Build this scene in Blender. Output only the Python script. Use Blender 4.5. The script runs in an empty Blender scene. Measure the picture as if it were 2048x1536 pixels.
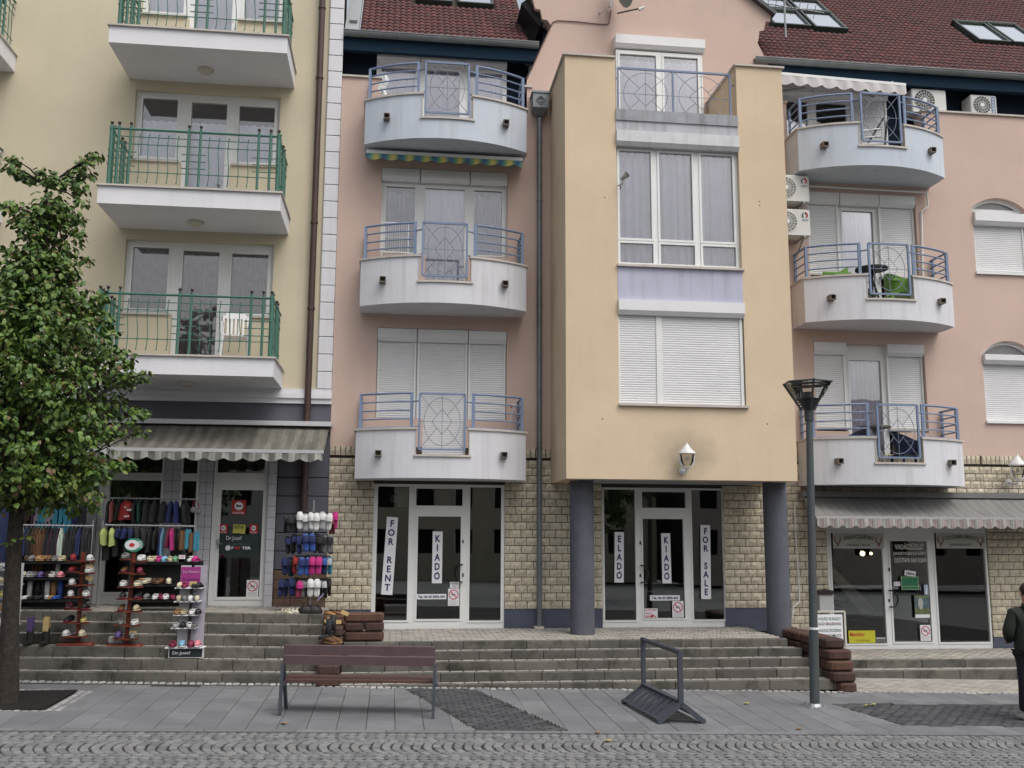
import bpy, math, random
import numpy as np
from mathutils import Matrix, Vector, Euler
random.seed(7); rnd = random.random
def U(a, b): return a + (b - a) * rnd()
SC = bpy.context.scene; COL = SC.collection
# ------------------------------------------------------------------ camera
FPX = 1950.0; PIT, YAW, ROL = [math.radians(a) for a in (8.7156, 6.972, 0.2745)]
CX, CY, CZ = 0.0, -17.5, 2.23
cp, sp, cy_, sy_, cr, sr = math.cos(PIT), math.sin(PIT), math.cos(YAW), math.sin(YAW), math.cos(ROL), math.sin(ROL)
_f = Vector((sy_*cp, cy_*cp, sp)); _r = Vector((cy_, -sy_, 0)); _u = _r.cross(_f)
RX = _r*cr + _u*sr; UX = _u*cr - _r*sr
cam = bpy.data.cameras.new('camera'); camo = bpy.data.objects.new('camera', cam); COL.objects.link(camo)
cam.sensor_width = 36.0; cam.lens = 36.0*FPX/2048; cam.clip_end = 400; cam.clip_start = .1
m = Matrix.Identity(4)
for i, c in enumerate((RX, UX, -_f)):
    for j in range(3): m[j][i] = c[j]
m[0][3], m[1][3], m[2][3] = CX, CY, CZ
camo.matrix_world = m
SC.camera = camo
# ------------------------------------------------------------------ sky, sun, exposure
SUN_EL, SUN_AZ = math.radians(58), math.radians(-35)      # azimuth from -Y towards -X/+X
w = bpy.data.worlds.new('World'); SC.world = w; w.use_nodes = True
nt = w.node_tree; bg = nt.nodes['Background']
sky = nt.nodes.new('ShaderNodeTexSky'); sky.sky_type = 'NISHITA'; sky.sun_disc = False
sdir = Vector((-math.sin(SUN_AZ)*math.cos(SUN_EL), -math.cos(SUN_AZ)*math.cos(SUN_EL), math.sin(SUN_EL)))
sky.sun_elevation = SUN_EL; sky.sun_rotation = math.atan2(sdir.x, sdir.y)
sky.air_density = 1.4; sky.dust_density = 6.0; sky.ozone_density = 1.0
hs = nt.nodes.new('ShaderNodeHueSaturation'); hs.inputs['Saturation'].default_value = 0.38
nt.links.new(sky.outputs[0], hs.inputs['Color']); nt.links.new(hs.outputs[0], bg.inputs['Color'])
bg.inputs['Strength'].default_value = 0.15
sun = bpy.data.lights.new('sun', 'SUN'); sun.energy = 0.5; sun.angle = math.radians(45); sun.color = (1, .97, .93)
suno = bpy.data.objects.new('sun', sun); COL.objects.link(suno)
suno.rotation_euler = (-sdir).to_track_quat('-Z', 'Y').to_euler(); suno.location = (0, -10, 30)
vs = SC.view_settings; vs.view_transform = 'Standard'; vs.look = 'None'; vs.gamma = 1; vs.use_curve_mapping = False
vs.exposure = 0.32
# ------------------------------------------------------------------ measuring helpers
def ray(px, py): return _f + RX*((px-1024)/FPX) - UX*((py-768)/FPX)
def P(px, py, y=0.0):
    """point of the upright plane at depth y seen at a photo pixel: (x, z)"""
    d = ray(px, py); t = (y-CY)/d.y
    return CX+d.x*t, CZ+d.z*t
def PX(px, py, y=0.0): return P(px, py, y)[0]
def PZ(px, py, y=0.0): return P(px, py, y)[1]
GA, GB = -.0235, .0175
def zg(x, y): return .069 + GA*x + GB*(y+2.95)
def G(px, py):
    d = ray(px, py); t = (.069+GB*(CY+2.95)-CZ)/(d.z-GA*d.x-GB*d.y)
    return CX+d.x*t, CY+d.y*t
# ------------------------------------------------------------------ mesh helpers
WM = {}
def link(o, parent=None, world=None):
    COL.objects.link(o)
    if world is None: world = Matrix.Translation(o.location)
    if parent is not None:
        o.parent = parent; o.matrix_parent_inverse = WM[parent.name].inverted()
    o.matrix_basis = world; WM[o.name] = world
    return o
def tag(o, label=None, cat=None, group=None, kind=None):
    if label: o['label'] = label
    if cat: o['category'] = cat
    if group: o['group'] = group
    if kind: o['kind'] = kind
    return o
def thing(name, loc, label, cat, group=None):
    o = bpy.data.objects.new(name, None); o.location = loc; o.empty_display_size = .2
    link(o); return tag(o, label, cat, group)
class MB:
    def __init__(s): s.v = []; s.f = []; s.mi = []; s.cur = 0
    def add(s, vs_, fs):
        n = len(s.v); s.v.extend([tuple(v) for v in vs_])
        for f in fs: s.f.append(tuple(n+i for i in f)); s.mi.append(s.cur)
        return s
    def box(s, x0, x1, y0, y1, z0, z1):
        return s.add([(x0,y0,z0),(x1,y0,z0),(x1,y1,z0),(x0,y1,z0),(x0,y0,z1),(x1,y0,z1),(x1,y1,z1),(x0,y1,z1)],
            [(0,3,2,1),(4,5,6,7),(0,1,5,4),(1,2,6,5),(2,3,7,6),(3,0,4,7)])
    def bbox(s, x0, x1, y0, y1, z0, z1, b=.01):
        """box with chamfered front and top edges"""
        a = [(x0,y1,z0),(x1,y1,z0),(x1,y1,z1-b),(x0,y1,z1-b)]
        q = [(x0,y0+b,z0),(x1,y0+b,z0),(x1,y0+b,z1),(x0,y0+b,z1),
             (x0+b,y0,z0),(x1-b,y0,z0),(x1-b,y0,z1-b),(x0+b,y0,z1-b),
             (x0+b,y1-b,z1),(x1-b,y1-b,z1),(x1-b,y0+b,z1),(x0+b,y0+b,z1),(x0,y0+b,z1-b),(x1,y0+b,z1-b)]
        v = a+q
        # a0..3, q4..
        return s.add(v, [(8,9,10,11),(12,13,14,15),(11,10,14,15),(0,4,16,3),(1,2,17,5),(4,8,11,16),(9,5,17,10),
                         (16,11,15),(10,17,14),(3,16,15,12),(17,2,13,14),(2,3,12,13),(0,1,5,4),(4,5,9,8),(1,0,3,2)])
    def bar(s, p, q, w_, h_=None, up=(0,0,1)):
        p = Vector(p); q = Vector(q); d = (q-p)
        if d.length < 1e-6: return s
        d.normalize(); h_ = h_ or w_; up = Vector(up)
        if abs(d.dot(up)) > .95: up = Vector((0,1,0))
        a = d.cross(up).normalized()*w_/2; b = a.cross(d).normalized()*h_/2
        v = [p-a-b, p+a-b, p+a+b, p-a+b, q-a-b, q+a-b, q+a+b, q-a+b]
        return s.add(v, [(0,1,2,3),(7,6,5,4),(0,4,5,1),(1,5,6,2),(2,6,7,3),(3,7,4,0)])
    def cyl(s, p, q, r0, r1=None, n=10, caps=True):
        p = Vector(p); q = Vector(q); r1 = r0 if r1 is None else r1
        d = (q-p).normalized(); up = Vector((0,0,1)) if abs(d.z) < .9 else Vector((1,0,0))
        a = d.cross(up).normalized(); b = a.cross(d)
        v = []
        for c, r in ((p, r0), (q, r1)):
            for i in range(n):
                t = 2*math.pi*i/n; v.append(c+a*math.cos(t)*r+b*math.sin(t)*r)
        f = [(i,(i+1)%n,n+(i+1)%n,n+i) for i in range(n)]
        if caps: f += [tuple(range(n-1,-1,-1)), tuple(range(n,2*n))]
        return s.add(v, f)
    def tube(s, pts, r, n=6):
        for i in range(len(pts)-1):
            ra = r[i] if isinstance(r, (list, tuple)) else r; rb = r[i+1] if isinstance(r, (list, tuple)) else r
            s.cyl(pts[i], pts[i+1], ra, rb, n)
        return s
    def prism(s, pts, y0, y1):
        """polygon in x,z extruded along y"""
        n = len(pts); v = [(x,y0,z) for x,z in pts]+[(x,y1,z) for x,z in pts]
        return s.add(v, [tuple(range(n)), tuple(range(2*n-1,n-1,-1))]+[(i,n+i,n+(i+1)%n,(i+1)%n) for i in range(n)])
    def slab(s, pts, z0, z1):
        n = len(pts); v = [(x,y,z0) for x,y in pts]+[(x,y,z1) for x,y in pts]
        return s.add(v, [tuple(range(n-1,-1,-1)), tuple(range(n,2*n))]+[(i,(i+1)%n,n+(i+1)%n,n+i) for i in range(n)])
    def lathe(s, cx, cy, prof, n=16):
        v = []
        for r, z in prof:
            for i in range(n):
                t = 2*math.pi*i/n; v.append((cx+r*math.cos(t), cy+r*math.sin(t), z))
        f = []
        for k in range(len(prof)-1):
            for i in range(n): f.append((k*n+i, k*n+(i+1)%n, (k+1)*n+(i+1)%n, (k+1)*n+i))
        f += [tuple(range(n-1,-1,-1)), tuple(range((len(prof)-1)*n, len(prof)*n))]
        return s.add(v, f)
    def sph(s, c, r, n=8, sq=(1,1,1)):
        v = []; f = []; k = n//2
        for j in range(1, k):
            ph = math.pi*j/k
            for i in range(n):
                t = 2*math.pi*i/n; v.append((c[0]+r*sq[0]*math.sin(ph)*math.cos(t), c[1]+r*sq[1]*math.sin(ph)*math.sin(t), c[2]+r*sq[2]*math.cos(ph)))
        v += [(c[0],c[1],c[2]+r*sq[2]),(c[0],c[1],c[2]-r*sq[2])]
        for j in range(k-2):
            for i in range(n): f.append((j*n+i,(j+1)*n+i,(j+1)*n+(i+1)%n,j*n+(i+1)%n))
        T = len(v)-2
        for i in range(n): f += [(i,(i+1)%n,T),((k-2)*n+(i+1)%n,(k-2)*n+i,T+1)]
        return s.add(v, f)
    def xf(s, M_, start=0):
        for i in range(start, len(s.v)): s.v[i] = tuple(M_ @ Vector(s.v[i]))
        return s
    def mesh(s, name, mats):
        me = bpy.data.meshes.new(name); me.from_pydata(s.v, [], s.f)
        for q in (mats if isinstance(mats, (list, tuple)) else [mats]): me.materials.append(q)
        if any(s.mi): me.polygons.foreach_set('material_index', s.mi)
        me.update(); return me
    def build(s, name, mats, parent=None, smooth=False, kind=None, label=None, cat=None, group=None):
        a = np.array(s.v); lo = a.min(0); hi = a.max(0)
        c = Vector(((lo[0]+hi[0])/2, (lo[1]+hi[1])/2, lo[2]))
        s.v = [tuple(x) for x in (a-np.array(c))]
        me = s.mesh(name, mats)
        if smooth:
            me.polygons.foreach_set('use_smooth', [True]*len(me.polygons))
            try: me.set_sharp_from_angle(angle=math.radians(40))
            except Exception: pass
        o = bpy.data.objects.new(name, me); o.location = c
        link(o, parent); return tag(o, label, cat, group, kind)
def box(name, mat, x0, x1, y0, y1, z0, z1, parent=None, **k):
    return MB().box(x0,x1,y0,y1,z0,z1).build(name, mat, parent, **k)
def grid_cells(x0, x1, z0, z1, holes):
    xs = sorted(set([x0,x1]+[min(max(h[i],x0),x1) for h in holes for i in (0,1)]))
    zs = sorted(set([z0,z1]+[min(max(h[i],z0),z1) for h in holes for i in (2,3)]))
    out = []
    for j in range(len(zs)-1):
        zc = (zs[j]+zs[j+1])/2; run = None
        for i in range(len(xs)-1):
            xc = (xs[i]+xs[i+1])/2
            solid = not any(h[0]<xc<h[1] and h[2]<zc<h[3] for h in holes)
            if solid:
                run = [xs[i], xs[i+1]] if run is None else [run[0], xs[i+1]]
            if (not solid or i == len(xs)-2) and run:
                out.append((run[0], run[1], zs[j], zs[j+1])); run = None
    return out
def wall(mb, x0, x1, z0, z1, y0, y1, holes=()):
    for a, b, c, d in grid_cells(x0, x1, z0, z1, holes): mb.box(a, b, y0, y1, c, d)
    return mb
class Pieces:
    """many like pieces: the first n become objects sharing mesh data, the rest one joined part"""
    def __init__(s): s.l = []
    def add(s, tpl, M_, mat): s.l.append((tpl, M_, mat))
    def realize(s, name, parent, n, key=None, rest=None, smooth=False):
        if key: s.l.sort(key=key)
        cache = {}
        for tpl, M_, mat in s.l[:n]:
            k = (id(tpl), mat.name)
            if k not in cache:
                b = MB(); b.v = list(tpl[0]); b.f = list(tpl[1]); b.mi = [0]*len(b.f); cache[k] = b.mesh(name, mat)
                if smooth: cache[k].polygons.foreach_set('use_smooth', [True]*len(cache[k].polygons))
            o = bpy.data.objects.new(name, cache[k]); link(o, parent, M_)
        r = s.l[n:]
        if r:
            mats = []; b = MB()
            for tpl, M_, mat in r:
                if mat not in mats: mats.append(mat)
                b.cur = mats.index(mat); b.add([M_ @ Vector(v) for v in tpl[0]], tpl[1])
            b.build(rest or name+'s', mats, parent, kind='stuff', smooth=smooth)
def TRS(loc, rot=(0,0,0), sc=(1,1,1)):
    return Matrix.Translation(loc) @ Euler(rot).to_matrix().to_4x4() @ Matrix.Diagonal((sc[0],sc[1],sc[2],1))
def camdist(M_):
    t = M_.translation; return (t.x-CX)**2+(t.y-CY)**2+(t.z-CZ)**2
# ------------------------------------------------------------------ materials
MT = {}
def M(name, col, rough=.85, var=.1, scale=6, bump=0, bscale=90, metal=0, streak=0, dirt=0, fine=0, spec=.4, dcol=None, coat=0):
    if name in MT: return MT[name]
    ma = bpy.data.materials.new(name); ma.use_nodes = True; MT[name] = ma
    n = ma.node_tree.nodes; L = ma.node_tree.links; b = n['Principled BSDF']
    b.inputs['Roughness'].default_value = rough; b.inputs['Metallic'].default_value = metal
    b.inputs['Specular IOR Level'].default_value = spec
    if coat: b.inputs['Coat Weight'].default_value = coat
    geo = n.new('ShaderNodeNewGeometry')
    def noise(sc, det=4, vec=None, ro=.6):
        t = n.new('ShaderNodeTexNoise'); t.inputs['Scale'].default_value = sc; t.inputs['Detail'].default_value = det; t.inputs['Roughness'].default_value = ro
        L.new(vec or geo.outputs['Position'], t.inputs['Vector']); return t.outputs['Fac']
    cur = None
    def mul(prev, fac, lo, hi, a=.3, c=.7):
        mr = n.new('ShaderNodeMapRange'); mr.inputs['From Min'].default_value = a; mr.inputs['From Max'].default_value = c
        mr.inputs['To Min'].default_value = lo; mr.inputs['To Max'].default_value = hi; L.new(fac, mr.inputs['Value'])
        vm = n.new('ShaderNodeVectorMath'); vm.operation = 'SCALE'; L.new(mr.outputs[0], vm.inputs['Scale'])
        if prev is None: vm.inputs[0].default_value = col
        else: L.new(prev, vm.inputs[0])
        return vm.outputs[0]
    if var: cur = mul(cur, noise(scale), 1-var, 1+var)
    if fine: cur = mul(cur, noise(bscale*.8, 2), 1-fine, 1+fine)
    if streak or dirt:
        if streak:
            mp = n.new('ShaderNodeMapping'); mp.inputs['Scale'].default_value = (5, 5, .35); L.new(geo.outputs['Position'], mp.inputs['Vector'])
            f = noise(1.4, 5, mp.outputs[0]); amt = streak
        else: f = noise(2.2, 8, None, .7); amt = dirt
        mr = n.new('ShaderNodeMapRange'); mr.inputs['From Min'].default_value = .52 if streak else .47; mr.inputs['From Max'].default_value = .78 if streak else .66; mr.inputs['To Max'].default_value = amt
        L.new(f, mr.inputs['Value'])
        mx = n.new('ShaderNodeMix'); mx.data_type = 'RGBA'; L.new(mr.outputs[0], mx.inputs['Factor'])
        if cur is None: mx.inputs['A'].default_value = (*col, 1)
        else: L.new(cur, mx.inputs['A'])
        mx.inputs['B'].default_value = (*(dcol or tuple(c*.35 for c in col)), 1); cur = mx.outputs['Result']
    if cur is None: b.inputs['Base Color'].default_value = (*col, 1)
    else: L.new(cur, b.inputs['Base Color'])
    if bump:
        bp = n.new('ShaderNodeBump'); bp.inputs['Strength'].default_value = min(1, bump*2); bp.inputs['Distance'].default_value = .01*bump
        L.new(noise(bscale, 3), bp.inputs['Height']); L.new(bp.outputs[0], b.inputs['Normal'])
    return ma
def glass(name, tint=(.97,.97,.99), refl=1.0, ior=1.85, bump=.02):
    if name in MT: return MT[name]
    ma = bpy.data.materials.new(name); ma.use_nodes = True; MT[name] = ma
    n = ma.node_tree.nodes; L = ma.node_tree.links; n.remove(n['Principled BSDF'])
    tr = n.new('ShaderNodeBsdfTransparent'); tr.inputs[0].default_value = (*tint, 1)
    gl = n.new('ShaderNodeBsdfGlossy'); gl.inputs['Roughness'].default_value = .012; gl.inputs[0].default_value = (refl, refl, refl, 1)
    fr = n.new('ShaderNodeFresnel'); fr.inputs["IOR"].default_value = ior
    geo = n.new('ShaderNodeNewGeometry'); t = n.new('ShaderNodeTexNoise'); t.inputs['Scale'].default_value = 1.3; L.new(geo.outputs['Position'], t.inputs['Vector'])
    bp = n.new('ShaderNodeBump'); bp.inputs['Strength'].default_value = bump; bp.inputs['Distance'].default_value = .05; L.new(t.outputs['Fac'], bp.inputs['Height']); L.new(bp.outputs[0], gl.inputs['Normal'])
    mx = n.new('ShaderNodeMixShader'); L.new(fr.outputs[0], mx.inputs[0]); L.new(tr.outputs[0], mx.inputs[1]); L.new(gl.outputs[0], mx.inputs[2])
    L.new(mx.outputs[0], n['Material Output'].inputs['Surface']); return ma
def stripes(name, bands, period, rough=.9, tr=.25, axis=0, grime=.3):
    """cloth striped along x: bands = [(start fraction, colour)...]"""
    ma = bpy.data.materials.new(name); ma.use_nodes = True
    n = ma.node_tree.nodes; L = ma.node_tree.links; b = n['Principled BSDF']; b.inputs['Roughness'].default_value = rough
    geo = n.new('ShaderNodeNewGeometry'); sx = n.new('ShaderNodeSeparateXYZ'); L.new(geo.outputs['Position'], sx.inputs[0])
    d = n.new('ShaderNodeMath'); d.operation = 'DIVIDE'; d.inputs[1].default_value = period; L.new(sx.outputs[axis], d.inputs[0])
    fr = n.new('ShaderNodeMath'); fr.operation = 'FRACT'; L.new(d.outputs[0], fr.inputs[0])
    cr_ = n.new('ShaderNodeValToRGB'); cr_.color_ramp.interpolation = 'CONSTANT' if tr == .25 else 'LINEAR'
    e = cr_.color_ramp.elements
    while len(e) > 1: e.remove(e[0])
    e[0].position = bands[0][0]; e[0].color = (*bands[0][1], 1)
    for p_, c_ in bands[1:]: k = e.new(p_); k.color = (*c_, 1)
    L.new(fr.outputs[0], cr_.inputs[0])
    t = n.new('ShaderNodeTexNoise'); t.inputs['Scale'].default_value = 1.2; t.inputs['Detail'].default_value = 8; t.inputs['Roughness'].default_value = .7
    mp = n.new('ShaderNodeMapping'); mp.inputs['Scale'].default_value = (4, 1, 1); L.new(geo.outputs['Position'], mp.inputs[0]); L.new(mp.outputs[0], t.inputs['Vector'])
    mr = n.new('ShaderNodeMapRange'); mr.inputs['From Min'].default_value = .35; mr.inputs['From Max'].default_value = .65; mr.inputs['To Min'].default_value = 1-grime; mr.inputs['To Max'].default_value = 1.05
    L.new(t.outputs['Fac'], mr.inputs['Value']); vm = n.new('ShaderNodeVectorMath'); vm.operation = 'SCALE'
    L.new(cr_.outputs[0], vm.inputs[0]); L.new(mr.outputs[0], vm.inputs['Scale']); L.new(vm.outputs[0], b.inputs['Base Color'])
    return ma
def emit(name, col, st):
    ma = bpy.data.materials.new(name); ma.use_nodes = True; b = ma.node_tree.nodes['Principled BSDF']
    b.inputs['Emission Color'].default_value = (*col, 1); b.inputs['Emission Strength'].default_value = st; return ma
YEL = M('yellow_plaster', (.565,.505,.375), .92, .05, .7, .35, 120, streak=.06, fine=.06)
YWIN = YEL
PINK = M('pink_plaster', (.56,.42,.36), .92, .06, .8, .35, 120, streak=.07, fine=.06)
BAY = M('ochre_plaster', (.625,.50,.355), .92, .06, .9, .35, 130, streak=.08, fine=.06, dcol=(.3,.24,.16))
LAV = M('lavender_plaster', (.46,.47,.58), .92, .06, 1.5, .35, 120, streak=.45, fine=.04, dcol=(.18,.18,.2))
WHT = M('white_plaster', (.70,.70,.73), .9, .04, 1.2, .25, 120, streak=.1, fine=.03)
BALC = M('pale_balcony_plaster', (.61,.615,.65), .9, .05, 1.3, .3, 120, streak=.4, fine=.04, dcol=(.3,.3,.29))
BALB = M('bluish_balcony_plaster', (.52,.57,.64), .9, .05, 1.3, .3, 120, streak=.35, fine=.04, dcol=(.3,.3,.29))
PVC = M('white_window_plastic', (.72,.73,.72), .4, .03, 3)
SHUT = M('shutter_slat_plastic', (.70,.70,.71), .5, .04, 2)
CAP = M('pale_stone_cap', (.50,.46,.42), .8, .12, 5, .2)
ALU = M('grey_sheet_metal', (.34,.36,.37), .45, .12, 4, metal=.5)
ZINC = M('zinc_downpipe', (.17,.185,.20), .45, .15, 5, metal=.5)
BROWNPIPE = M('brown_downpipe', (.06,.035,.03), .45, .1, 5)
BLUEST = M('blue_grey_painted_steel', (.17,.225,.34), .5, .06, 8)
BLUED = M('thin_dark_steel', (.19,.22,.30), .5, .06, 8)
GREENST = M('green_painted_steel', (.05,.145,.11), .5, .08, 8)
BALL = M('dark_finial', (.03,.02,.02), .4, 0)
NAVY = M('dark_blue_timber', (.010,.018,.034), .8, .1, 3, spec=.15)
NAVY2 = M('dark_blue_fascia', (.010,.028,.05), .8, .1, 3, spec=.15)
GREYW = M('grey_panel_plaster', (.105,.105,.13), .9, .08, 2, .3, streak=.1)
PLINTH = M('slate_plinth', (.075,.085,.12), .85, .08, 3, .3, dirt=.3)
COLM = M('slate_blue_column', (.10,.105,.13), .85, .14, 2.5, .6, 140, streak=.35, fine=.12)
MORT = M('dark_mortar', (.06,.05,.04), .95, .1, 20)
STN = [M('split_stone_%d' % i, c, .9, .16, 14, 1.0, 45, fine=.12) for i, c in enumerate([(.53,.475,.37),(.555,.50,.395),(.50,.45,.355),(.535,.475,.36),(.46,.415,.325)])]
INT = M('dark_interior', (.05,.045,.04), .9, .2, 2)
INT2 = M('black_interior', (.012,.012,.012), .9, 0)
CURT = M('lilac_net_curtain', (.86,.84,.92), .95, .05, 3)
CURTD = M('grey_curtain', (.30,.245,.255), .95, .2, 6)
CURTW = M('pale_net_curtain', (.82,.81,.88), .95, .05, 3)
GL = glass('window_glass'); GLS = glass('shop_glass', (.80,.84,.82), 1.0, 2.0, .006)
WHITE = M('white_paper', (.72,.72,.76), .7, .03, 10)
INK = M('navy_ink', (.02,.02,.10), .7, 0); BLACK = M('black_ink', (.012,.012,.014), .6, 0); REDI = M('red_ink', (.5,.03,.03), .6, 0)
# ------------------------------------------------------------------ lettering
def text_geo(body, bold=0.0, ls=1.0):
    cu = bpy.data.curves.new('t', 'FONT'); cu.body = body; cu.align_x = 'CENTER'; cu.align_y = 'CENTER'; cu.size = 1; cu.offset = bold; cu.space_line = ls; cu.extrude = 0
    cu.resolution_u = 3
    o = bpy.data.objects.new('t', cu); COL.objects.link(o)
    me = bpy.data.meshes.new_from_object(o.evaluated_get(bpy.context.evaluated_depsgraph_get()))
    v = np.array([tuple(q.co) for q in me.vertices]); f = [tuple(p.vertices) for p in me.polygons]
    bpy.data.objects.remove(o); bpy.data.curves.remove(cu); bpy.data.meshes.remove(me)
    return v, f
ORD = ['','first','second','third','fourth','fifth','sixth','seventh','eighth','ninth','tenth']
def lettering(body, x0, x1, z0, z1, y, mat, parent, bold=0.0, ls=1.0, Mx=None, arch=0, name='lettering', acute=0):
    v, f = text_geo(body, bold, ls)
    lo = v.min(0); hi = v.max(0); out = []
    for p in v:
        a = (p[0]-lo[0])/(hi[0]-lo[0]); c = (p[1]-lo[1])/(hi[1]-lo[1])
        z = z0+c*(z1-z0) + (arch*(1-(2*a-1)**2) if arch else 0)
        q = Vector((x0+a*(x1-x0), y, z)); out.append(Mx @ q if Mx else q)
    mb = MB(); mb.add(out, f)
    if acute:
        zz_ = z0+(z1-z0)*acute; xm_ = (x0+x1)/2; w2 = (x1-x0)*.12; h2 = (x1-x0)*.22
        q = [Vector(c) for c in ((xm_-w2,y,zz_),(xm_+w2,y,zz_),(xm_+w2*2.4,y,zz_+h2),(xm_+w2*.7,y,zz_+h2))]; mb.add([Mx @ c if Mx else c for c in q], [(0,1,2,3)])
    return mb.build(name, mat, parent)
# ================================================================== THE GROUND
def tplbox(a, b, c, bev=.006):
    mb = MB(); x, y, z, d = a/2, b/2, c, bev
    v = [(-x,-y,0),(x,-y,0),(x,y,0),(-x,y,0),(-x,-y,z-d),(x,-y,z-d),(x,y,z-d),(-x,y,z-d),(-x+d,-y+d,z),(x-d,-y+d,z),(x-d,y-d,z),(-x+d,y-d,z)]
    f = [(0,1,5,4),(1,2,6,5),(2,3,7,6),(3,0,4,7),(4,5,9,8),(5,6,10,9),(6,7,11,10),(7,4,8,11),(8,9,10,11)]
    return (v, f)
ASPH = M('grey_sand_joint', (.03,.03,.029), .95, .15, 12, .3)
PAVE = [M('granite_slab_%d' % i, c, .82, .10, 3, .35, 160, fine=.16, dirt=.3, dcol=(.085,.085,.09)) for i, c in enumerate([(.158,.161,.170),(.141,.145,.154),(.173,.176,.185),(.149,.151,.160)])]
SETT = [M('granite_sett_%d' % i, c, .8, .12, 10, .4, 120, fine=.15) for i, c in enumerate([(.168,.172,.175),(.148,.152,.156),(.192,.195,.198),(.132,.135,.14),(.178,.176,.174)])]
DSET = [M('basalt_sett_%d' % i, c, .8, .16, 10, .6, 120, fine=.15) for i, c in enumerate([(.058,.06,.066),(.046,.048,.054),(.07,.07,.075)])]
PAVR = [M('concrete_paver_%d' % i, c, .9, .14, 8, .4, 120, fine=.12) for i, c in enumerate([(.29,.275,.245),(.255,.24,.215),(.33,.31,.275)])]
KERB = [M('step_concrete_%d' % i, c, .9, .14, 4, .5, 110, dirt=.85, fine=.1, dcol=(.03,.03,.022)) for i, c in enumerate([(.125,.117,.102),(.11,.104,.094),(.14,.13,.113)])]
NOSE = M('step_nosing', (.36,.30,.26), .9, .12, 6, .3, dirt=.3)
TILT = (math.atan(GB), -math.atan(GA), 0)
def gsheet(name, x0, x1, y0, y1, dz, mat):
    mb = MB(); mb.add([(x0,y0,zg(x0,y0)+dz),(x1,y0,zg(x1,y0)+dz),(x1,y1,zg(x1,y1)+dz),(x0,y1,zg(x0,y1)+dz)], [(0,1,2,3)])
    o = mb.build(name, mat, kind='structure'); return o
gsheet('ground', -90, 90, -80, 40, -.045, M('far_ground_paving', (.17,.172,.18), .9, .15, 3, .3))
road = gsheet('road', -16, 17, -16, -5.99, -.012, ASPH)
pave = gsheet('pavement', -16, 17, -5.99, -.5, -.014, ASPH)
# fan-pattern granite setts
fan = Pieces(); st_t = [tplbox(.086*U(.93,1.03), .104*U(.94,1.02), .05, .007) for _ in range(6)]
B = 1.28; PITCH = .108
for band in range(3):
    yb = -6.06 - band*B
    for k in range(-56, 88):
        nv = 12
        for j in range(nv):
            v_ = (j+.5)/nv*2-1
            x = k*PITCH + .46*v_*v_ + (PITCH/2 if band % 2 else 0) + U(-.008,.008); y = yb - (j+.5)/nv*B + U(-.006,.006)
            xl = -4.6 + (y+6)*-.15*-1; 
            if y < -8.3 and band == 2 and j > 8: pass
            if not (-4.9-.2*(-6-y) < x < 9.3): continue
            sl = math.atan(.92*v_/ (B/2))
            fan.add(random.choice(st_t), TRS((x, y, zg(x,y)-.045+U(-.002,.002)), (TILT[0]+U(-.015,.015), TILT[1]+U(-.015,.015), sl+U(-.04,.04))), random.choice(SETT))
fan.realize('cobblestone', road, 300, key=lambda t: t[1].translation.y*1.0+abs(t[1].translation.x-1.5)*.12, rest='cobblestones')
# smooth kerb strip between setts and slabs
kp = Pieces(); kt = tplbox(.994, .10, .05, .006)
for i in range(-6, 11): kp.add(kt, TRS((i+.5, -5.935, zg(i+.5,-5.935)-.046), TILT), random.choice(PAVE))
kp.realize('kerb_stone', pave, 300)
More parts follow.
